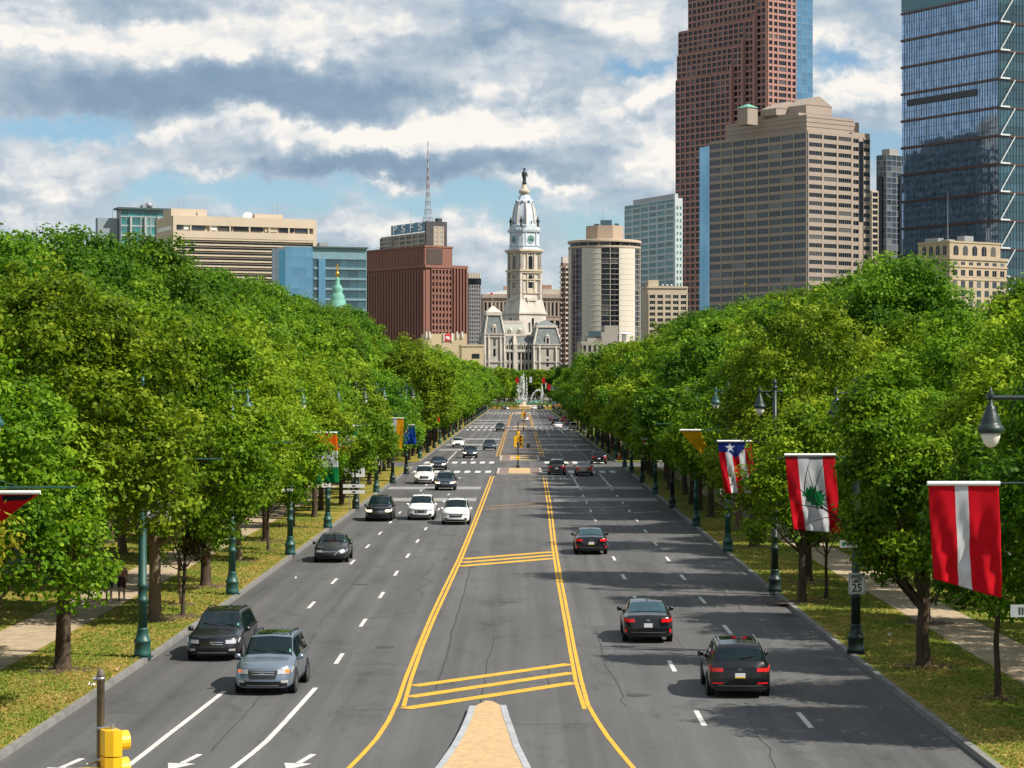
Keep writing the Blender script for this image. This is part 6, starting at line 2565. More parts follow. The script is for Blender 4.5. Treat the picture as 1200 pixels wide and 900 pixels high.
# --- round residential tower
def round_tower():
    D = 1280
    cx, r = wx(710, D), 43 * D / FPX
    root = empty('round_tower', (cx, D + r, 0), 0, 'round cream apartment tower with dark balcony stripes and a drum on its roof', 'building')
    CREAM = stone('cream_panel', (.60, .545, .46), .05)
    z = lambda py: wz(py, D)
    ztop = z(290)
    fh = 2.9
    mb = MB()
    mb.lathe([(r - 1.6, 0), (r - 1.6, ztop)], n=48, smooth=False)
    mb.build('core', mat('balcony_recess', (.055, .045, .045), .8), root)

    def ang(t):       # t: degrees to the right of the direction to the camera
        return R(-90 + t)

    def arc(mb, t0, t1, r0, r1, z0, z1, k=6, mi=0):
        pts = [(r1 * math.cos(ang(t0 + (t1 - t0) * i / k)), r1 * math.sin(ang(t0 + (t1 - t0) * i / k))) for i in range(k + 1)]
        pin = [(r0 * math.cos(ang(t1 - (t1 - t0) * i / k)), r0 * math.sin(ang(t1 - (t1 - t0) * i / k))) for i in range(k + 1)]
        mb.prism(pts + pin, z0, z1, mi)
    starts = [-40.5 + 62 * k for k in range(-1, 4)]
    nfl = int((ztop - 8) / fh)
    for i, t0 in enumerate(starts):
        mb = MB()
        arc(mb, t0, t0 + 33, r - 1.5, r, 0, ztop, 6)
        for k in range(nfl):
            arc(mb, t0 + .3, t0 + 32.7, r, r + .12, ztop - k * fh - .12, ztop - k * fh + .0, 4)
        mb.build('wall_panel', CREAM, root)
        a0, a1 = t0 + 33, t0 + 62
        mb = MB()
        for k in range(nfl + 1):
            zz = ztop - k * fh
            arc(mb, a0 + .1, a1 - .1, r - 1.55, r - .2, zz - .32, zz, 4)
        am = (a0 + a1) / 2
        arc(mb, am - .6, am + .6, r - 1.5, r - .05, 0, ztop, 2)
        mb.build('balcony_slabs', mat('balcony_edge', (.36, .31, .27), .9), root)
        for k in range(nfl):
            zz = ztop - k * fh
            for (c0, c1) in ((a0 + .8, am - .8), (am + .8, a1 - .8)):
                mb = MB()
                arc(mb, c0, c1, r - 1.5, r - .5, zz - fh + .06, zz - .5, 3)
                mb.build('window', GL_BLUE if i % 2 == 0 else GL_DARK, root)
    mb = MB()
    mb.lathe([(r - .3, 0), (r + .15, .3), (r + .15, 1.2), (r - .4, 1.3)], c=(0, 0, ztop), n=64, smooth=False)
    mb.lathe([(r - .9, 1.3), (r - .9, 3.2)], c=(0, 0, ztop), n=64, smooth=False)
    mb.lathe([(r + .35, 3.2), (r + .5, 3.5), (r + .45, 4.6), (r - 1, 4.9)], c=(0, 0, ztop), n=64, smooth=False)
    mb.build('crown_ring', stone('ring', (.50, .40, .30), .05), root)
    for k in range(10):
        mb = MB()
        t = -84 + k * 18.5
        arc(mb, t, t + 15, r - .88, r - .4, ztop + 1.35, ztop + 3.15, 4)
        mb.build('window', GL_DARK, root)
    zr = ztop + 4.9
    mb = MB()
    poly = [(11.2 * math.cos(R(22.5 + 45 * k)), 11.2 * math.sin(R(22.5 + 45 * k))) for k in range(8)]
    mb.prism(poly, zr - .5, z(262.5))
    mb.build('roof_drum', stone('drum', (.40, .31, .235), .05), root)
    zr = z(262.5)
    mb = MB()
    mb.box(-2.5, 4, -4, 3, zr, zr + 3.4).box(-6, -3, -2, 2, zr, zr + 1.4).box(5.5, 8, -2, 2, zr, zr + 1.6)
    mb.build('plant_room', GL_DEEP, root)
    mb = MB()
    mb.tube((-1, 0, zr + 3.2), (-1, 0, z(238)), .16, .07, 5)
    mb.build('antenna', METAL_G, root)


round_tower()

b = Bld('balcony_slab', 'narrow dark apartment slab with stacked balconies at the left of the round tower', 1340, 659.5, 657, 671, 52, 308)
b.wall.box(0, b.LR, 0, b.LL, 0, b.H)
nb = 24
BAL = mat('balcony_edge', (.36, .31, .27), .9)
for k in range(nb):
    zz = b.H - 3 - k * 2.95
    mb = MB()
    for j in range(3):
        x0 = j * b.LR / 3
        mb.box(x0 + .3, x0 + b.LR / 3 - .5, -1.5 - (.3 if j == 0 else 0), 0, zz, zz + 1.0)
    mb.box(-1.3, 0, .4, b.LL - .2, zz, zz + .9)
    b.part(mb, 'balcony', stone('pale_balcony', (.42, .38, .34)))
mb = MB()
mb.box(.5, b.LR, .5, b.LL, b.H, b.z(301))
b.part(mb, 'roof_block', stone('pale_balcony', (.42, .38, .34)))
b.finish(stone('brown_slab', (.17, .115, .095)))

b = Bld('podium_block', 'low grey stone block with roof plant at the foot of the round tower', 1000, 681, 676, 748, 10, 400)
b.wall.box(0, b.LR, 0, b.LL, 0, b.H)
b.facade('R', .4, b.LR - .4, b.H - 10, b.H - .8, 11, 2, .45, .4, .3, GL_DARK)
mb = MB()
mb.box(b.ux(700), b.ux(722), 3, 10, b.H, b.z(389)).box(b.ux(711), b.ux(727), 4, 12, b.H, b.z(381))
mb.box(b.ux(690), b.ux(707), 3, 9, b.H, b.z(393.5))
b.part(mb, 'roof_block', stone('grey_tan', (.3, .28, .25)))
mb = MB()
mb.box(b.ux(691), b.ux(706), 2.6, 2.9, b.z(394), b.z(387.5))
b.part(mb, 'window', GL_DEEP)
mb = MB()
mb.lathe([(3.6, 0), (3.0, .5), (0, .9)], c=(b.ux(735), 6, b.z(391)), n=16)
mb.box(b.ux(733), b.ux(737), 5, 7, b.H, b.z(391))
b.part(mb, 'roof_dome', SIGN_W)
b.finish(stone('grey_stone2', (.30, .27, .24)))

# --- red brown office block
b = Bld('brown_block', 'reddish brown office block with deep vertical ribs left of the ornate clock tower', 1300, 499, 428, 547, 36, 311)
BRN = stone('brown_granite', (.235, .112, .085), .08)
H = b.H
b.wall.box(0, b.LR, 0, b.LL, 0, H)
b.facade('L', .4, b.LL - .2, 20, H - 2.6, 22, 15, .52, .30, 1.3, GL_DARK, sdep=.25)
b.facade('R', b.LR * .12, b.LR * .62, 20, H - 1.6, 6, 16, .42, .42, .9, GL_DARK, sdep=.6)
for k in range(5):
    x = b.LR * (.66 + .075 * k)
    b.wall.box(x, x + .9, -1.2, .1, 10, H - 1)
b.wall.box(-.9, b.LR + .4, -.9, b.LL + .4, H - 1.2, H + .5)
mb = MB()
x1, y1 = b.LR * .66, b.LL * .97
mb.box(-.2, x1, .6, y1, H + .5, b.z(289.5))
for k in range(18):
    y = .8 + k * (y1 - 1) / 18
    mb.box(-.45, -.2, y, y + .5, H + .6, b.z(290))
mb.box(-.6, x1 + .3, .3, y1 + .3, b.z(289.5), b.z(287.5))
b.part(mb, 'penthouse', BRN)
mb = MB()
mb.box(x1 * .06, x1 * .62, .2, .59, H + .8, b.z(291))
b.part(mb, 'louvre', mat('louvre_dark', (.07, .05, .04), .8))
antenna(b, b.LR * .55, 14, H, b.z(281) - H, r=.14)
b.finish(BRN)

# --- older tower with the roof sign
b = Bld('sign_tower', 'older tan and charcoal tower behind the brown block, big roof letters and a tall mast', 1950, 500, 446, 524.5, 30, 259)
b2 = b
TANB = stone('tan_brick', (.40, .32, .245))
DKB = stone('charcoal_brick', (.075, .07, .075))
H = b.H
xa = b.ux(503)
zt = b.z(271.5)
mb = MB()
mb.box(-.05, b.LR, 1, b.uy(498), 0, H)
mb.box(b.ux(515), b.ux(520), 3, 8, H, H + 3)
b.part(mb, 'dark_slab', DKB)
b.wall.box(.5, b.LR * .9, b.uy(498), b.LL, 0, zt)
b.facade('L', b.uy(498) + .3, b.uy(461), zt - 26, zt - 1, 5, 6, .25, .35, .5, GL_DARK, off=.5)
b.facade('L', b.uy(460), b.LL, zt - 26, zt - 1, 1, 7, .02, .45, 1.2, GL_BLUE, off=.5)
b.facade('R', b.LR * .35, b.LR * .85, H - 46, H - 4, 2, 11, .4, .5, .3, mat('pale_window', (.30, .30, .29), .3), off=1)
sgn = MB()
y0, y1 = b.uy(497), b.uy(457)
sgn.box(1.0, 1.6, y0, y1, zt + .8, b.z(259))
for k in range(8):
    y = y0 + (y1 - y0) * k / 7
    sgn.box(1.7, 2.1, y - .2, y + .2, zt - .5, b.z(259) - .1)
bd = b.part(sgn, 'sign_board', mat('sign_blue', (.13, .26, .36), .6))
for i, ch in enumerate('PSFS'):
    yy = y1 + (y0 - y1) * (.13 + .245 * i)
    text_mesh(ch, 9.8, 'lettering', mat('sign_letters', (.85, .86, .86), .4), bd, (.7, yy, (zt + .8 + b.z(259)) / 2), (PI / 2, 0, -PI / 2), .25, 1.75, .10)
mb = MB()
zm0, zm1 = H, b.z(165)
mx, my = b.ux(506), 7
r0 = 2.3
for k in range(12):
    za, zb2 = zm0 + (zm1 - zm0) * .62 * k / 12, zm0 + (zm1 - zm0) * .62 * (k + 1) / 12
    ra, rb = r0 * (1 - k / 12) ** 2.2 + .75, r0 * (1 - (k + 1) / 12) ** 2.2 + .75
    P = [[(mx + sx * q, my + sy * q, zz) for sx, sy in ((-1, -1), (1, -1), (1, 1), (-1, 1))] for q, zz in ((ra, za), (rb, zb2))]
    for i in range(4):
        mb.tube(P[0][i], P[1][i], .2, n=4, mi=k % 2)
        mb.tube(P[0][i], P[1][(i + 1) % 4], .12, n=4, mi=k % 2)
        mb.tube(P[1][i], P[1][(i + 1) % 4], .12, n=4, mi=k % 2)
zc = zm0 + (zm1 - zm0) * .62
for k in range(7):
    za = zc + (zm1 - zc) * k / 7
    zb2 = zc + (zm1 - zc) * (k + 1) / 7
    mb.tube((mx, my, za), (mx, my, zb2), .62 - .06 * k, n=6, mi=k % 2)
    mb.box(mx - 1.0, mx + 1.0, my - .1, my + .1, zb2 - .5, zb2 - .1, k % 2)
b.part(mb, 'mast', [mat('mast_red', (.24, .12, .11), .6), mat('mast_white', (.40, .39, .40), .6)])
antenna(b, b.LR * .05, b.LL * .35, zt, 22, r=.25)
b.finish(TANB)

# --- dark grid tower and the building behind the city hall
b = Bld('grid_tower', 'grey tower with a grid of small dark windows right of the brown block', 1750, 549, 540, 563.5, 20, 326)
b.wall.box(0, b.LR, 0, b.LL, 0, b.H)
b.facade('R', .4, b.LR - .4, 30, b.H - 5, 5, 19, .45, .52, .3, GL_DARK)
mb = MB()
mb.box(-.2, b.LR + .2, -.2, b.LL, b.H - 5, b.H)
b.part(mb, 'dark_top', GL_DARK)
mb = MB()
for k in range(8):
    mb.box(b.LR * k / 8 + .2, b.LR * (k + 1) / 8 - .3, -.3, b.LL, b.H, b.z(319.5))
b.part(mb, 'roof_cap', stone('pale_cap', (.55, .50, .42)))
b.finish(stone('mid_grey', (.22, .215, .215)))

b = Bld('arcaded_block', 'long rose grey block with tall arched windows behind the clock tower', 1880, 566, 560, 664, 4, 345)
RG = stone('rose_grey', (.40, .31, .255))
b.wall.box(0, b.LR, 0, b.LL, 0, b.H)
b.wall.box(-.8, b.LR, -1.2, b.LL, b.H - 3, b.H + .4)
b.facade('R', .5, b.LR - .2, b.z(371), b.z(353), 21, 1, .45, .12, .4, GL_DARK, arch=True)
b.facade('R', .5, b.LR - .2, b.z(400), b.z(373), 14, 2, .35, .35, .4, GL_DARK, arch=True)
b.facade('R', .5, b.LR - .2, b.z(352), b.z(346.5), 21, 1, .55, .5, .15, GL_DARK)
mb = MB()
mb.add([(0, 0, b.H + .4), (b.ux(603), 0, b.H + .4), (b.ux(603), 0, b.z(338)), (0, 6, b.H + .4), (b.ux(603), 6, b.H + .4), (b.ux(603), 6, b.z(338))], [(0, 1, 2), (3, 5, 4), (0, 2, 5, 3), (1, 4, 5, 2)])
b.part(mb, 'roof_slope', SIGN_W)
mb = MB()
mb.box(b.ux(591), b.ux(598), 4, 12, b.H, b.z(335)).box(b.ux(636), b.ux(647), 4, 12, b.H, b.z(333.5))
b.part(mb, 'roof_block', stone('red_tan', (.35, .22, .16)))
mb = MB()
mb.box(b.ux(636), b.ux(658), 2, 12, b.H, b.z(338.5))
b.part(mb, 'penthouse', stone('cream3', (.50, .45, .37)))
b.finish(RG)

# --- left: beige office block
b = Bld('beige_block', 'long beige concrete office block with dark window bands above the left tree tops', 900, 203, 183, 370, 24, 252.5)
BG = stone('beige_concrete', (.52, .43, .335), .08)
H = b.H
b.wall.box(0, b.LR, 0, b.LL, 0, H)
fhg = (b.z(279) - b.z(285.2))
for k in range(10):
    zt = b.z(278.5) - k * fhg * 1.02
    b.wall.box(-.25, b.LR, -.9, 0, zt - fhg * .30, zt)
    b.wall.box(-.2, b.LR, -.5, 0, zt - fhg * .62, zt - fhg * .52)
    m2 = MB()
    m2.box(1.0, b.LR - 1.5, -.12, 0, zt - fhg * .99, zt - fhg * .31)
    b.part(m2, 'window_band', GL_DARK)
b.wall.box(-.3, 1.0, -1.0, 0, 0, H)
b.wall.box(b.LR - 1.4, b.LR, -1.0, 0, 0, H)
b.wall.box(-.3, b.LR, -1.02, -.01, H - 3.6, H)
b.wall.box(-.3, b.LR, -1.02, -.01, b.z(278), b.z(270))
for p0, p1, m_ in ((205, 213.5, GL_BLUE), (215, 221, SIGN_W), (224, 240, GL_BLUE), (246, 254, SIGN_W), (256, 272, GL_DARK), (274, 290, GL_DARK), (292, 308, GL_DARK), (310, 325, BG), (327, 344, GL_DARK), (346, 364, GL_BLUE)):
    m2 = MB()
    m2.box(b.ux(p0), b.ux(p1), -.4, 0, b.z(268.5), b.z(263.5))
    b.part(m2, 'window', m_)
for k in range(7):
    x = b.ux(222 + k * 23)
    b.wall.box(x, x + .6, -.9, 0, b.z(270), H - 3.5)
m2 = MB()
m2.box(-.08, 0, b.LL * .1, b.LL * .9, b.z(268.5), b.z(264))
b.part(m2, 'window', SIGN_W)
mb = MB()
mb.box(.0, b.ux(245), 3, 15, H, b.z(243.5)).box(b.ux(233) + .1, b.ux(235), 2.6, 3, H + 1, H + 2.2)
b.part(mb, 'roof_block', BG)
mb = MB()
mb.box(b.ux(303), b.ux(336), 5, 15, H, b.z(246.5))
b.part(mb, 'roof_block', BG)
mb = MB()
mb.lathe([(.2, 0), (1.4, .5), (1.9, 1.1), (1.85, 1.15), (.1, .6)], n=14)
o = b.part(mb, 'satellite_dish', SIGN_W)
o.location = (b.ux(293), 3, b.z(251.5))
o.rotation_euler = (R(50), R(-35), 0)
for px, h in ((216, 5), (222, 4), (327, 4), (332, 5.5)):
    antenna(b, b.ux(px), 8, b.z(245), h, r=.08)
b.finish(BG)

# --- left: teal roofed glass block at the far left
b = Bld('glass_block', 'teal glass block with a roof canopy at the far left, half behind the beige one', 1000, 141, 136, 212, 22, 245)
H = b.H
b.wall.box(.2, b.LR, .2, b.LL, 0, H)
b.facade('R', .2, b.LR - .2, H - 8 * 4.1 - 3, H - 3, 6, 8, .08, .16, .35, GL_TEAL, off=.2, mull=1)
b.facade('R', .2, b.LR - .2, H - 3, H, 8, 1, .04, .06, .2, GL_TEAL, off=.2)
mb = MB()
mb.box(-1.2, b.LR + .5, -1.4, b.LL, H, H + .8)
b.part(mb, 'roof_canopy', mat('canopy_dark', (.05, .085, .09), .6))
for px in (152, 169, 184):
    mb = MB()
    mb.box(b.ux(px), b.ux(px) + .9, -1.0, .1, 0, H - 3)
    b.part(mb, 'column', SIGN_G)
mb = MB()
mb.box(b.ux(170), b.ux(182), 5, 10, H + .8, H + 2.6)
mb.lathe([(1.6, 0), (1.6, 1.5), (.6, 2.2)], c=(b.ux(178), 6, H + 1.6), n=12)
b.part(mb, 'roof_plant', METAL_G)
mb = MB()
mb.box(-9, -.3, 4, b.LL, 0, b.z(255))
b.part(mb, 'grey_wing', stone('blue_grey', (.26, .30, .33)))
antenna(b, -2, 6, b.z(255), 5, r=.12)
b.finish(stone('frame_grey', (.35, .38, .39)))

# --- left: blue glass hotel
b = Bld('blue_block', 'blue glass block with floor bands in front of the beige office, above the left trees', 800, 334, 318, 430, 20, 288.5)
H = b.H
zlo = 20
b.wall.box(.3, b.LR, .3, b.LL, 0, H - .3)
x1 = b.ux(367)
b.facade('R', .0, x1, H - 9 * 3.6, H, 4, 9, .02, .03, .05, GL_SKY, off=.28)
b.facade('R', x1 + .1, b.LR - .2, H - 9 * 3.6 - 3.8, H - 3.8, 6, 9, .03, .22, .5, GL_DEEP, off=.25, hide_pier=True)
b.facade('R', b.ux(385), b.LR - .2, H - 3.4, H - .3, 5, 1, .06, .1, .1, GL_TEAL, off=.6)
b.facade('L', 0, b.LL, H - 9 * 3.6, H, 3, 9, .05, .05, .1, GL_DEEP, off=.25)
m2 = MB()
m2.box(b.ux(373), b.ux(381), -.5, -.28, H - 36, H - 4.2)
b.part(m2, 'blue_panel', GL_SKY)
m2 = MB()
m2.box(x1, b.LR + .4, -.6, b.LL, H - .3, H + .2)
b.part(m2, 'roof_canopy', mat('canopy_dark', (.05, .085, .09), .6))
m2 = MB()
m2.box(b.ux(378), b.ux(388), 4, 8, H + .2, H + 1.8)
b.part(m2, 'roof_plant', METAL_G)
m2 = MB()
m2.box(-2.2, -.05, -.1, .6, 0, H - 1.5)
b.part(m2, 'blue_fin', mat('fin_blue', (.03, .13, .22), .3))
b.finish(mat('band_blue_grey', (.16, .27, .32), .4))

# --- copper cupola with gilt cross
x_, D_ = wx(395.5, 740), 740
r = empty('cupola', (x_, D_, 0), 0, 'green copper cupola with a gilt ball and cross above the left trees', 'cupola')
zf = lambda p: wz(p, D_)
k = D_ / FPX
mb = MB()
mb.lathe([(7.0 * k * 2, 0), (7.0 * k * 2, zf(372)), (12 * k, zf(362)), (9 * k, zf(352)), (8.2 * k, zf(350)), (8.4 * k, zf(346.5)), (6.5 * k, zf(345)), (5.8 * k, zf(342)), (6.4 * k, zf(338.5)), (5 * k, zf(335.5)), (3.0 * k, zf(333.5)), (2.5 * k, zf(328)), (1.8 * k, zf(325))], n=20)
mb.build('dome', COPPER, r)
GILT = mat('gilt', (.72, .40, .06), .25, metal=.9)
mb = MB()
mb.lathe([(.3, zf(325)), (2.2 * k, zf(322.5)), (2.4 * k, zf(321)), (1.6 * k, zf(318.8)), (.3, zf(318.3))], n=14)
mb.build('ball', GILT, r)
mb = MB()
mb.box(-.22, .22, -.22, .22, zf(318.5), zf(309)).box(-2.6 * k, 2.6 * k, -.2, .2, zf(314), zf(312.6))
mb.build('cross', GILT, r)

# --- cream block with the red sign
b = Bld('sign_block', 'cream low block with a square red sign just above the left tree line', 950, 497, 494, 547, 6, 391)
b.wall.box(0, b.LR, 0, b.LL, 0, b.H)
mb = MB()
sx0, sx1 = b.ux(521), b.ux(528.5)
zz0, zz1 = b.z(399.5), b.z(391.5)
mb.box(sx0, sx1, -.3, 0, zz0, zz1)
sg = b.part(mb, 'red_sign', mat('sign_red', (.66, .01, .015), .45))
mb = MB()
mb.box(sx0 + .45, sx1 - .75, -.36, -.302, zz0 + .9, zz1 - .8).box(sx0 + 1.1, sx1 - .35, -.40, -.365, zz0 + .55, zz1 - 1.4)
mb.build('emblem', SIGN_W, sg)
mb = MB()
mb.box(b.ux(519.5), b.ux(520.8), -.4, -.01, zz0 - .2, zz1 + .4).box(b.ux(529), b.ux(531), -.4, -.01, zz0 - .2, zz1 + .4)
for px in (499, 503, 535, 541):
    mb.box(b.ux(px), b.ux(px + 1.6), -.5, .0, b.z(396), b.z(388.5))
b.part(mb, 'antenna_panel', SIGN_W)
b.finish(stone('cream4', (.58, .46, .30)))
b = Bld('cream_annex', 'lower cream wall right of the red sign block, with one dark opening', 900, 541, 538, 567, 5, 404)
b.wall.box(0, b.LR, 0, b.LL, 0, b.H)
b.wall.box(-.2, b.LR + .1, -.25, b.LL, b.H - .6, b.H + .1)
mb = MB()
mb.box(b.ux(553), b.ux(562), -.08, 0, b.z(420), b.z(414.5))
b.part(mb, 'window', GL_DARK)
b.finish(stone('cream4', (.58, .46, .30)))


# ------------------------------------------------------------------ the ornate city hall
def city_hall():
    D = 1690.0
    K = D / FPX
    z = lambda py: wz(py, D)
    A = R(32)
    cx = wx(614.5, D)
    ST = stone('white_marble', (.53, .485, .42), .2, .2)
    ST2 = stone('buff_marble', (.50, .42, .32), .16, .12)
    IRON = stone('pale_iron', (.52, .575, .62), .10, .15)
    SLATE = mat('mansard_slate', (.15, .17, .165), .75, var=.25, scale=.4)
    BRZ = mat('dark_bronze', (.022, .028, .032), .5)
    GLZ = GL_DARK
    tw = empty('clock_tower', (cx, D, 0), A, 'tall pale clock tower with a dark bronze figure on its dome', 'tower')

    def sq(mb, s, z0, z1, s2=None, ch=.0, mi=0):
        s2 = s if s2 is None else s2
        if ch:
            c = ch
            poly = [(-s + c, -s), (s - c, -s), (s, -s + c), (s, s - c), (s - c, s), (-s + c, s), (-s, s - c), (-s, -s + c)]
            mb.prism(poly, z0, z1, mi, s2 / s, (0, 0))
        else:
            mb.frustum((-s, s, -s, s), z0, (-s2, s2, -s2, s2), z1, mi)

    def faces():
        # visible faces: right-forward (-y), left (-x); the others too
        for k in range(4):
            yield k * -PI / 2

    def rot(p, g):
        return (p[0] * math.cos(g) - p[1] * math.sin(g), p[0] * math.sin(g) + p[1] * math.cos(g), p[2])

    def arch_opening(parent, name, xc, w, z0, z1, s, g, m_=GLZ, d=.12, frame=None):
        k, r_ = 8, w / 2
        poly = [(-r_, z0), (r_, z0)] + [(r_ * math.cos(PI * i / k), z1 - r_ + r_ * math.sin(PI * i / k)) for i in range(k + 1)]
        n_ = len(poly)
        mb = MB()
        vs = [rot((xc + p[0], -s - d, p[1]), g) for p in poly] + [rot((xc + p[0], -s + .05, p[1]), g) for p in poly]
        mb.add(vs, [tuple(range(n_))] + [(i, n_ + i, n_ + (i + 1) % n_, (i + 1) % n_) for i in range(n_)])
        return mb.build(name, m_, parent)

    # base block and battered foot
    mb = MB()
    s1 = 9.6
    sq(mb, 11.9, 0, z(391))
    sq(mb, 11.9, z(391), z(368), 11.3)
    sq(mb, 12.2, z(368.5), z(366.5))
    sq(mb, 11.4, z(366.5), z(352), 9.7)
    mb.build('foot', ST, tw)
    for g in faces():
        for xc, h in ((-2.9, 378), (0, 373), (2.9, 378)):
            arch_opening(tw, 'window', xc, 1.7, z(390), z(h), 11.75, g)
    # shaft with corner pilasters, cornices
    s = 9.0
    mb = MB()
    sq(mb, s - .5, z(354), z(293))
    for sx in (-1, 1):
        for sy in (-1, 1):
            for q in (0, 1):
                mb.box(*sorted((sx * s, sx * (s - 2.6))), *sorted((sy * s, sy * (s - 2.6))), z(354), z(294))
            mb.box(*sorted((sx * (s + .35), sx * (s - 1.2))), *sorted((sy * (s + .35), sy * (s - 1.2))), z(352), z(320))
    sh = mb.build('shaft', ST, tw)
    mb = MB()
    for py, e, h in ((294, 1.5, 1.3), (296, .8, 1.0), (317.5, 1.1, 1.4), (320, .6, .8), (328, .5, .7), (344, .35, .5)):
        sq(mb, s + e, z(py) - h / 2, z(py) + h / 2)
    mb.build('cornice', ST2, tw)
    for g in faces():
        arch_opening(tw, 'window', 0, 3.4, z(316), z(300), s - .5, g)
        arch_opening(tw, 'window', 0, 3.6, z(338), z(322.5), s - .5, g)
        mb = MB()
        for xc in (-3.1, 3.1):
            for z0, z1 in ((316, 298), (343, 322)):
                vs = [rot((xc + dx, -s + dy, zz), g) for zz in (z(z0), z(z1)) for dx, dy in ((-.55, -.25), (.55, -.25), (.55, .6), (-.55, .6))]
                mb.add(vs, [(0, 3, 2, 1), (4, 5, 6, 7), (0, 1, 5, 4), (1, 2, 6, 5), (2, 3, 7, 6), (3, 0, 4, 7)])
        vs = [rot((dx, -s + dy, zz), g) for zz in (z(331), z(329.6)) for dx, dy in ((-2.2, -.3), (2.2, -.3), (2.2, .6), (-2.2, .6))]
        mb.add(vs, [(0, 3, 2, 1), (4, 5, 6, 7), (0, 1, 5, 4), (1, 2, 6, 5), (2, 3, 7, 6), (3, 0, 4, 7)])
        vs = [rot((dx, -s + dy, zz), g) for zz in (z(345), z(339)) for dx, dy in ((-2.4, .05), (2.4, .05), (2.4, .6), (-2.4, .6))]
        mb.add(vs, [(0, 3, 2, 1), (4, 5, 6, 7), (0, 1, 5, 4), (1, 2, 6, 5), (2, 3, 7, 6), (3, 0, 4, 7)])
        mb.build('pilaster', ST2, tw)
        mb = MB()
        for dx0, dx1, z0, z1, dp in ((-4.4, 4.4, 353, 349.5, 1.9), (-3.6, -2.2, 358, 353, 1.4), (2.2, 3.6, 358, 353, 1.4), (-.7, .7, 357, 353, 1.2)):
            vs = [rot((dx, dy, zz), g) for zz in (z(z0), z(z1)) for dx, dy in ((dx0, -s - dp), (dx1, -s - dp), (dx1, -s + .8), (dx0, -s + .8))]
            mb.add(vs, [(0, 3, 2, 1), (4, 5, 6, 7), (0, 1, 5, 4), (1, 2, 6, 5), (2, 3, 7, 6), (3, 0, 4, 7)])
        mb.build('balcony', ST, tw)
    # clock stage
    s = 8.7
    mb = MB()
    sq(mb, s, z(293), z(270), ch=2.2)
    sq(mb, s + .8, z(293), z(291.5), ch=2.2)
    sq(mb, s + .5, z(289), z(287.8), ch=2.2)
    sq(mb, s + .9, z(272.5), z(270), s + 1.4, ch=2.2)
    for k in range(4):
        g = k * PI / 2
        for xc in (-4.6, 4.6):
            p = rot((xc, -s - .2, 0), g)
            mb.lathe([(.6, z(288)), (.5, z(287)), (.5, z(273)), (.65, z(272))], c=(p[0], p[1], 0), n=8)
        # segmental pediment
        kk = 10
        poly = [(-6.0, 0)] + [(-6.0 + 12.0 * i / kk, 3.9 * math.sin(PI * i / kk) + .3) for i in range(kk + 1)] + [(6.0, 0)]
        n_ = len(poly)
        vs = [rot((p[0], -s - 1.3, z(270) + p[1]), g) for p in poly] + [rot((p[0], -s + 2.5, z(270) + p[1]), g) for p in poly]
        mb.add(vs, [tuple(range(n_))] + [(i, n_ + i, n_ + (i + 1) % n_, (i + 1) % n_) for i in range(n_)])
    mb.build('clock_stage', IRON, tw)
    CF = mat('clock_green', (.10, .22, .20), .4)
    for k in range(4):
        g = k * PI / 2
        n_ = 24

        def ring(r0, r1, d0, m_, nm, par):
            mb = MB()
            zc = z(281)
            vs = [rot((r1 * math.cos(2 * PI * i / n_), -s - d0, zc + r1 * math.sin(2 * PI * i / n_)), g) for i in range(n_)]
            vs += [rot((r1 * math.cos(2 * PI * i / n_), -s + .1, zc + r1 * math.sin(2 * PI * i / n_)), g) for i in range(n_)]
            fs = [(i, n_ + i, n_ + (i + 1) % n_, (i + 1) % n_) for i in range(n_)]
            if r0:
                vs += [rot((r0 * math.cos(2 * PI * i / n_), -s - d0, zc + r0 * math.sin(2 * PI * i / n_)), g) for i in range(n_)]
                fs += [(i, (i + 1) % n_, 2 * n_ + (i + 1) % n_, 2 * n_ + i) for i in range(n_)]
            else:
                fs += [tuple(range(n_))]
            mb.add(vs, fs)
            return mb.build(nm, m_, par)
        f = ring(0, 3.3, .25, CF, 'clock_face', tw)
        ring(2.75, 3.35, .34, mat('clock_rim', (.42, .52, .50), .5), 'rim', f)
        mb = MB()
        zc = z(281)
        for an, ln_ in ((R(200), 2.5), (R(-32), 1.8)):
            p0, p1 = rot((0, -s - .45, zc), g), rot((ln_ * math.cos(an), -s - .45, zc + ln_ * math.sin(an)), g)
            mb.tube(p0, p1, .17, n=4)
        mb.build('hands', BRZ, f)
    # dome: eight-sided, ribs, dormers
    mb = MB()
    prof = [(9.0, z(270)), (9.1, z(266.5)), (9.6, z(266)), (9.6, z(264.5)), (8.9, z(263)), (8.7, z(258)), (8.3, z(252)), (7.6, z(246)), (6.7, z(240.5)), (6.1, z(238.5)), (6.5, z(238)), (6.4, z(236.5)), (5.4, z(234.5)), (4.3, z(231)), (3.4, z(228.5))]
    mb.lathe(prof, n=8, smooth=False, phase=PI / 8)
    mb.build('dome', IRON, tw)
    mb = MB()
    for k in range(8):
        g = PI / 8 + k * PI / 4
        pts = [(r * 1.02 * math.cos(g), r * 1.02 * math.sin(g), zz) for r, zz in prof[4:10]]
        mb.path(pts, [.55] * len(pts), 5)
    mb.build('dome_rib', ST, tw)
    for k in range(8):
        g = k * PI / 4
        mb = MB()
        c, sn = math.cos(g), math.sin(g)
        r_ = 5.9
        mb.lathe([(.9, -1.0), (1.0, .2), (.2, 1.3)], c=(r_ * c, r_ * sn, z(236)), n=8)
        d = mb.build('dormer', IRON, tw)
        mb = MB()
        mb.lathe([(.1, -.5), (.55, -.1), (.1, .6)], c=((r_ + .75) * c, (r_ + .75) * sn, z(236.2)), n=8)
        mb.build('opening', BRZ, d)
    mb = MB()
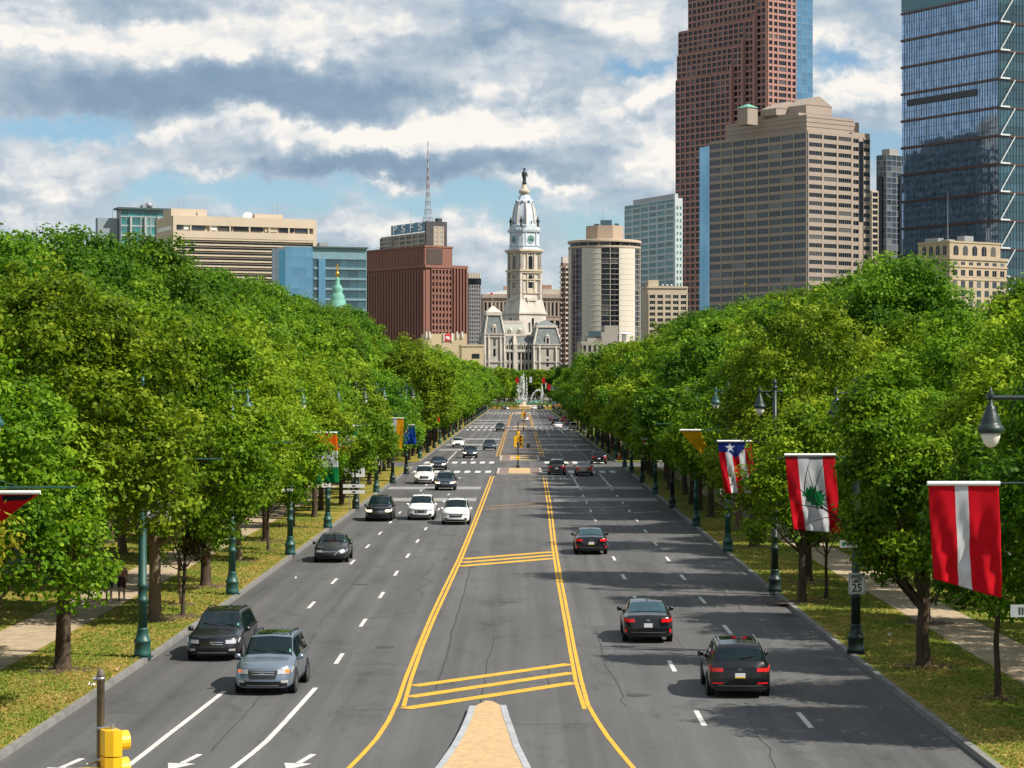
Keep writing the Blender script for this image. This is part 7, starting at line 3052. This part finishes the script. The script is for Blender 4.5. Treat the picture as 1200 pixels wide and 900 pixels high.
    mb.lathe([(3.0, z(229)), (2.8, z(227.5)), (4.0, z(226.5)), (4.1, z(223)), (3.2, z(222.6)), (2.3, z(221.5)), (2.0, z(217.5)), (1.2, z(216))], n=16)
    mb.build('lantern', ST2, tw)

    def statue(px, py, z0, z1, name):
        h = z1 - z0
        mb = MB()
        mb.lathe([(.14 * h, 0), (.13 * h, .05 * h), (.10 * h, .25 * h), (.115 * h, .45 * h), (.125 * h, .62 * h), (.12 * h, .74 * h), (.05 * h, .80 * h), (.06 * h, .86 * h), (.055 * h, .92 * h), (.095 * h, .93 * h), (.05 * h, .96 * h), (.02 * h, h)], c=(px, py, z0), n=10)
        mb.path([(px + .12 * h, py, z0 + .72 * h), (px + .17 * h, py - .05 * h, z0 + .55 * h), (px + .13 * h, py - .14 * h, z0 + .46 * h)], [.045 * h, .04 * h, .03 * h], 6)
        mb.path([(px - .12 * h, py, z0 + .72 * h), (px - .16 * h, py, z0 + .54 * h), (px - .14 * h, py - .05 * h, z0 + .40 * h)], [.045 * h, .04 * h, .03 * h], 6)
        mb.build(name, BRZ, tw)
    statue(0, 0, z(216), z(196.5), 'statue')
    for k in range(4):
        g = PI / 4 + k * PI / 2
        statue(10.2 * math.cos(g), 10.2 * math.sin(g), z(266), z(254.5), 'statue')
    for k in range(4):
        g = k * PI / 2
        statue(9.6 * math.cos(g), 9.6 * math.sin(g), z(264.5), z(259), 'statue')

    # ---- the wings: a long palace front with mansard roofs, corner and centre pavilions
    a2 = R(12)
    D2 = 1625.0
    K2 = D2 / FPX
    z2 = lambda py: wz(py, D2)
    x0 = wx(566, D2)
    hall = empty('city_hall', (x0, D2, 0), a2, 'ornate pale stone city hall with slate mansard roofs below the clock tower', 'building')
    ca, sa = math.cos(a2), math.sin(a2)

    def ux(px, ly=0.0):
        t = (px - VPX) / FPX
        return (t * (D2 + ca * ly) - (x0 - sa * ly)) / (ca - t * sa)
    W = ux(668)
    BSH = stone('shaded_grey_marble', (.42, .385, .335), .28, .25)  # greyer stone, with the front's partial shade put into its colour
    mb = MB()
    mb.box(0, W, 0, 30, 0, z2(411))
    for py, e, h in ((411.5, 1.0, 1.2), (424, .5, .7), (437, .5, .8)):
        mb.box(-.3, W, -e, 0, z2(py) - h / 2, z2(py) + h / 2)
    # pilasters between the windows
    nb = 23
    for k in range(nb + 1):
        x = W * k / nb
        mb.box(x - .38, x + .38, -.7, 0, 0, z2(411))
    mb.build('wall', BSH, hall)
    for k in range(nb):
        x = W * (k + .5) / nb
        for z0, z1 in ((421.5, 413.5), (434, 426.5), (446, 439)):
            m2 = MB()
            r_ = .62
            kk = 6
            poly = [(-r_, z2(z0)), (r_, z2(z0))] + [(r_ * math.cos(PI * i / kk), z2(z1) - r_ + r_ * math.sin(PI * i / kk)) for i in range(kk + 1)]
            m2.add([(x + p[0], -.06, p[1]) for p in poly], [tuple(range(len(poly)))])
            m2.build('window', GLZ, hall)
    mb = MB()
    mb.frustum((.5, W, .2, 28), z2(411), (2, W - 1, 4.5, 24), z2(393.5))
    mb.build('roof', SLATE, hall)
    mb = MB()
    mb.box(1.8, W - .8, 4.2, 24.2, z2(393.7), z2(391.7))
    mb.box(.2, W, -.3, .6, z2(411), z2(409.5))
    mb.build('roof_cornice', ST, hall)
    for k in range(nb):
        x = W * (k + .5) / nb
        if k % 1 == 0:
            m2 = MB()
            m2.box(x - .85, x + .85, .3, 3.5, z2(410.5), z2(404))
            m2.add([(x - 1.05, .2, z2(404)), (x + 1.05, .2, z2(404)), (x, .2, z2(401)), (x - 1.05, 4, z2(404)), (x + 1.05, 4, z2(404)), (x, 4, z2(401))], [(0, 1, 2), (3, 5, 4), (0, 2, 5, 3), (1, 4, 5, 2)])
            d = m2.build('dormer', ST, hall)
            m2 = MB()
            m2.box(x - .45, x + .45, .2, .29, z2(409.5), z2(404.5))
            m2.build('opening', GLZ, d)
    # chimneys / buttress strips that rise through the roof
    for px in (587, 603.5):
        x = ux(px)
        m2 = MB()
        m2.box(x - 1.3, x + 1.3, -1.3, 2.2, 0, z2(404))
        m2.frustum((x - 1.5, x + 1.5, -1.5, 3), z2(404), (x - .7, x + .7, 1.0, 4.2), z2(393))
        m2.build('buttress', ST, hall)
    # inner, higher curved roof behind at the left
    m2 = MB()
    xa, xb = ux(585, 18), ux(614, 18)
    kk = 8
    sect = [(16.0 + 5.5 * (1 - math.cos(PI / 2 * i / kk)), z2(391) + (z2(378) - z2(391)) * math.sin(PI / 2 * i / kk)) for i in range(kk + 1)]
    vs = [(xa, y_, zz) for y_, zz in sect] + [(xb, y_, zz) for y_, zz in sect]
    n_ = kk + 1
    m2.add(vs + [(xa, 34, z2(391)), (xb, 34, z2(391)), (xa, 34, z2(378)), (xb, 34, z2(378))], [(i, n_ + i, n_ + i + 1, i + 1) for i in range(kk)] + [(n_ - 1, 2 * n_ - 1, 2 * n_ + 3, 2 * n_ + 2)])
    m2.build('curved_roof', mat('zinc_roof', (.30, .31, .27), .6, var=.1), hall)
    m2 = MB()
    m2.box(xa - .5, xb + .5, 20.5, 33, z2(378), z2(374.5))
    m2.box(xa - .5, xb + .5, 15.2, 33, z2(393), z2(390.5))
    m2.build('roof_cornice', ST, hall)
    for px in (587, 598, 609):
        m2 = MB()
        x = ux(px, 16)
        m2.lathe([(.3, -1.3), (1.3, -1), (1.5, .4), (.9, 1.7), (.2, 2.6)], c=(x, 16.3, z2(387)), n=10)
        d = m2.build('dormer', ST, hall)
        m2 = MB()
        m2.lathe([(.1, -.7), (.7, 0), (.1, .8)], c=(x, 14.9, z2(386.6)), n=8)
        m2.build('opening', GLZ, d)

    def pavilion(pxl, pxr, ly, ybase, yroof, ytop, yapex, nm, depth, flag_y=None):
        xl, xr = ux(pxl, ly), ux(pxr, ly)
        w_ = xr - xl
        e = w_ * .16
        m2 = MB()
        m2.box(xl, xr, ly, ly + depth, 0, z2(ybase))
        for py in (ybase, ybase + 3, 424, 437):
            m2.box(xl - .5, xr + .5, ly - .7, ly + depth, z2(py) - .5, z2(py) + .5)
        for f in (.0, .2, .8, 1.0):
            x = xl + w_ * f
            m2.lathe([(.75, 0), (.62, z2(ybase) - 1)], c=(x, ly - .5, 0), n=8)
        pv = m2.build(nm, BSH, hall)
        m2 = MB()
        m2.frustum((xl, xr, ly, ly + depth), z2(ybase), (xl + e, xr - e, ly + e, ly + depth - e), z2(yroof))
        m2.build('roof', SLATE, pv)
        m2 = MB()
        for fx, fy in ((0, 0), (1, 0), (1, 1), (0, 1)):
            p0 = (xl + w_ * fx, ly + depth * fy, z2(ybase))
            p1 = (xl + e + (w_ - 2 * e) * fx, ly + e + (depth - 2 * e) * fy, z2(yroof))
            m2.tube(p0, p1, .85, .75, 5)
        m2.box(xl + e - .9, xr - e + .9, ly + e - .9, ly + depth - e + .9, z2(yroof), z2(ytop))
        m2.box(xl + w_ * .5 - 1.5, xl + w_ * .5 + 1.5, ly - .2, ly + 3.5, z2(ybase), z2(ybase - 9))
        m2.lathe([(1.6, 0), (1.3, .9), (.2, 1.6)], c=(xl + w_ * .5, ly + 1.2, z2(ybase - 9)), n=10)
        m2.build('trim', ST, pv)
        m2 = MB()
        m2.box(xl + w_ * .5 - .75, xl + w_ * .5 + .75, ly - .28, ly - .21, z2(ybase - 1), z2(ybase - 7.5))
        m2.box(xl + w_ * .5 - .8, xl + w_ * .5 + .8, ly - .06, ly - .001, z2(ybase + 14), z2(ybase + 5.5))
        m2.box(xl + w_ * .5 - .8, xl + w_ * .5 + .8, ly - .06, ly - .001, z2(ybase + 26), z2(ybase + 17))
        m2.build('opening', GLZ, pv)
        m2 = MB()
        m2.frustum((xl + e - .6, xr - e + .6, ly + e - .6, ly + depth - e + .6), z2(ytop), (xl + w_ / 2 - .4, xl + w_ / 2 + .4, ly + depth / 2 - .4, ly + depth / 2 + .4), z2(yapex))
        m2.build('roof_cap', SLATE if flag_y is None else ST, pv)
        if flag_y:
            xm, ym = xl + w_ / 2, ly + depth / 2
            m2 = MB()
            m2.tube((xm, ym, z2(yapex) - .5), (xm, ym, z2(flag_y)), .22, .1, 5)
            m2.build('flagpole', ST, pv)
            m2 = MB()
            m2.add([(xm, ym, z2(flag_y)), (xm - 1.9, ym - .3, z2(flag_y) - .7), (xm - 1.8, ym - .3, z2(flag_y) - 1.9), (xm, ym, z2(flag_y) - 1.5)], [(0, 1, 2, 3)])
            m2.build('pennant', C_RED, pv)
    pavilion(568, 591, -1.2, 391.5, 369.5, 365.5, 358, 'corner_pavilion', 13, 342)
    pavilion(625.5, 658, -4.5, 403.5, 383.5, 381, 374.5, 'centre_pavilion', 17)


city_hall()

# ------------------------------------------------------------------ the circle: garden, fountain, trees
gy = 975
mb = MB()
pts = []
for i in range(40):
    g = 2 * PI * i / 40
    pts.append((62 * math.cos(g), 1015 + 58 * math.sin(g)))
mb.prism(pts, 0, .35)
mb.build('circle_lawn', LAWN, kind='structure')
mb = MB()
g_ = NR(3)


def leafy(mb_pts, n_, leaf, seed):
    g = NR(seed)
    V, F = [], []
    for (cx_, cy_, cz_, rx, ry, rz) in mb_pts:
        d = g.normal(size=(n_, 3))
        d /= np.linalg.norm(d, axis=1, keepdims=True)
        d[:, 2] = np.abs(d[:, 2])
        P = np.array([cx_, cy_, cz_]) + d * np.array([rx, ry, rz]) * g.uniform(.8, 1.05, (n_, 1))
        for p in P:
            t = g.normal(size=3) * leaf
            s_ = g.normal(size=3) * leaf * .6
            o = len(V)
            V += [tuple(p - t), tuple(p + s_), tuple(p + t), tuple(p - s_)]
            F.append((o, o + 1, o + 2, o + 3))
    m_ = MB()
    m_.add(V, F)
    return m_


GREEN_H = mat('hedge_green', (.10, .19, .015), .8, var=.5, scale=1.2)
GREEN_D = mat('shrub_green', (.045, .085, .015), .8, var=.5, scale=1)
for x0, x1, lab in ((wx(573, 965), wx(607, 965), 'bright clipped hedge left of the fountain on the circle'), (wx(630, 965), wx(647, 965), 'bright clipped hedge right of the fountain on the circle')):
    n_ = max(3, int((x1 - x0) / 1.6))
    m_ = leafy([(x0 + (x1 - x0) * (i + .5) / n_, 965, .3, 1.3, 1.6, 2.6) for i in range(n_)], 260, .17, int(x0 + 50))
    o = m_.build('hedge', GREEN_H, None, lab, 'hedge')
for i, (px, c, lab) in enumerate(((582, 'orange', 'orange flower bed at the left foot of the circle hedge'), (600, 'orange', 'orange flower bed below the fountain'), (625, 'white', 'pale flower bed right of the fountain'), (641, 'orange', 'orange flower bed at the right of the circle'))):
    x = wx(px, 960)
    m_ = leafy([(x - 1.0, 961.5, .3, .9, .6, .7), (x + .9, 961.5, .3, .9, .6, .8)], 55, .12, 70 + i)
    m_.build('flower_bed', mat('petal_' + c, (.50, .22, .05) if c == 'orange' else (.6, .55, .5), .7, var=.4, scale=2), None, lab, 'flowers')

fr = empty('fountain', (wx(613, 1005), 1005, .3), 0, 'stone fountain with bronze figures and tall white water jets on the circle', 'fountain')
mb = MB()
mb.lathe([(14, 0), (14, 1.0), (13.4, 1.1), (13.2, .7), (3, .7), (3, 1.8), (2.2, 2.2), (1.2, 2.4)], n=40)
mb.build('basin', stone('fountain_stone', (.45, .36, .25)), fr)
BRG = mat('bronze_green', (.08, .20, .16), .55)
for i, px in enumerate((607, 622, 627)):
    mb = MB()
    x = wx(px, 1005) - fr.location.x
    mb.path([(x - 1.8, -5, 1.2), (x - .5, -5, 2.4), (x + 1.0, -5, 1.9), (x + 2.2, -5, 3.3)], [.7, .9, .75, .3], 8)
    mb.lathe([(.2, 0), (.55, .3), (.5, .8), (.1, 1.1)], c=(x + .4, -5, 2.5), n=8)
    mb.build('bronze_figure', BRG, fr)
WATER = mat('white_water', (.80, .83, .85), .6, var=.05)
WATER.node_tree.nodes['Principled BSDF'].inputs['Subsurface Weight'].default_value = .0


def jet(px, ytop, yb, wbot, seed, lean=0.0, n_=1500, name='water_jet'):
    g = NR(seed)
    x = wx(px, 1005) - fr.location.x
    zt = wz(ytop, 1005) - .3
    V, F = [], []
    h = 1 - g.random(n_) ** 1.25
    spread = wbot * (.12 + .9 * (1 - h) ** .8) * .5
    for i in range(n_):
        zz = 1 + (zt - 1) * h[i]
        p = np.array([x + lean * (1 - h[i]) + g.normal() * spread[i] * .55, g.normal() * spread[i] * .55, zz])
        r_ = .05 + .09 * g.random()
        o = len(V)
        a = g.normal(size=3) * r_ * .7
        c = g.normal(size=3) * r_ * .7
        a[2] *= 4.5
        V += [tuple(p - a), tuple(p + c), tuple(p + a), tuple(p - c)]
        F.append((o, o + 1, o + 2, o + 3))
    mb = MB()
    mb.add(V, F)
    return mb.build(name, WATER, fr)


jet(613.6, 438.5, 470, 1.5, 1, n_=650)
jet(611.5, 441, 470, 5.2, 6, n_=520)
jet(617.2, 443, 470, 1.3, 4, n_=260)
jet(608, 449, 470, 3.2, 5, n_=220)
jet(635, 451, 470, 1.3, 2, n_=380)
jet(635.5, 456, 470, 3.2, 7, n_=260)
mb = MB()
g = NR(9)
V, F = [], []
for i in range(420):
    t = i / 420
    x = (wx(621.5, 1005) + (wx(633, 1005) - wx(621.5, 1005)) * t) - fr.location.x
    zz = 2.4 + 5.2 * math.sin(PI * (.08 + .5 * t))
    p = np.array([x, g.normal() * .2, zz]) + g.normal(size=3) * .12
    o = len(V)
    a, c = g.normal(size=3) * .16, g.normal(size=3) * .10
    V += [tuple(p - a), tuple(p + c), tuple(p + a), tuple(p - c)]
    F.append((o, o + 1, o + 2, o + 3))
mb.add(V, F)
mb.build('water_arc', WATER, fr)

for i, (px, D_, h, s, key, lab) in enumerate((
        (583, 1000, 18.5, 1.0, 'far', 'broad layered tree left of the fountain on the circle'),
        (596, 1040, 13, .8, 'far', 'smaller tree just left of the fountain jets'),
        (573, 985, 16, 1.1, 'far', 'dark tree at the left end of the circle'),
        (668, 1000, 17.5, 1.05, 'far', 'dull green tree right of the fountain, beside the loader'),
        (652, 1040, 6, .7, 'far', 'low grey green tree behind the loader'))):
    put_tree(key, wx(px, D_), D_, lab, None, 'street_tree', h / 14.0, None, 800 + i, idx=i % 3)
for i, (px, D_, top) in enumerate(((591, 1190, 430), (598, 1200, 431), (606, 1180, 433), (614, 1200, 432), (622, 1190, 433), (629, 1180, 431), (637, 1200, 433), (644, 1190, 432), (651, 1200, 430), (585, 1180, 430), (660, 1180, 428))):
    hh = wz(top, D_)
    put_tree('far', wx(px, D_), D_, 'rounded tree in the distant row in front of the city hall', 'distant trees in front of the city hall', 'street_tree', hh / 14.0, None, 830 + i)
for i, (px, py, mats, lab) in enumerate(((606, 446, [C_RED], 'tiny red flag left of the tall jet'), (622, 445, [C_WHITE], 'tiny white flag above the fountain'), (637, 446, [C_CRIM], 'tiny crimson flag right of the tall jet'),
                                         (640.5, 452, [C_WHITE, C_GREEN, C_RED], 'tiny banded flag beside the small jet'), (643.5, 454, [C_RED], 'tiny red flag above the blue and yellow one'), (647, 458, [C_RBLU, C_YEL], 'tiny blue flag with a yellow cross right of the small jet'))):
    Dd = 1100
    x = wx(px, Dd)
    r = empty('flag', (x, Dd, 0), 0, lab, 'flag')
    zc = wz(py, Dd)
    mb = MB()
    n_ = len(mats)
    hh = 2.8 if px != 647 else 4.4
    ww = 1.3 if px != 647 else 1.9
    for j in range(n_ if px != 647 else 1):
        mb.box(-ww / 2 + ww * j / (n_ if px != 647 else 1), -ww / 2 + ww * (j + 1) / (n_ if px != 647 else 1), -.03, .03, zc - hh / 2, zc + hh / 2, j)
    if px == 647:
        mb.box(-ww / 2, ww / 2, -.06, -.031, zc + .1, zc + .7, 1).box(-.3, .2, -.07, -.061, zc - hh / 2, zc + hh / 2, 1)
    mb.build('cloth', mats, r)
    mb = MB()
    mb.tube((ww / 2 + .1, 0, 0), (ww / 2 + .1, 0, zc + hh / 2 + .3), .09, n=5)
    mb.build('pole', POST_D, r)
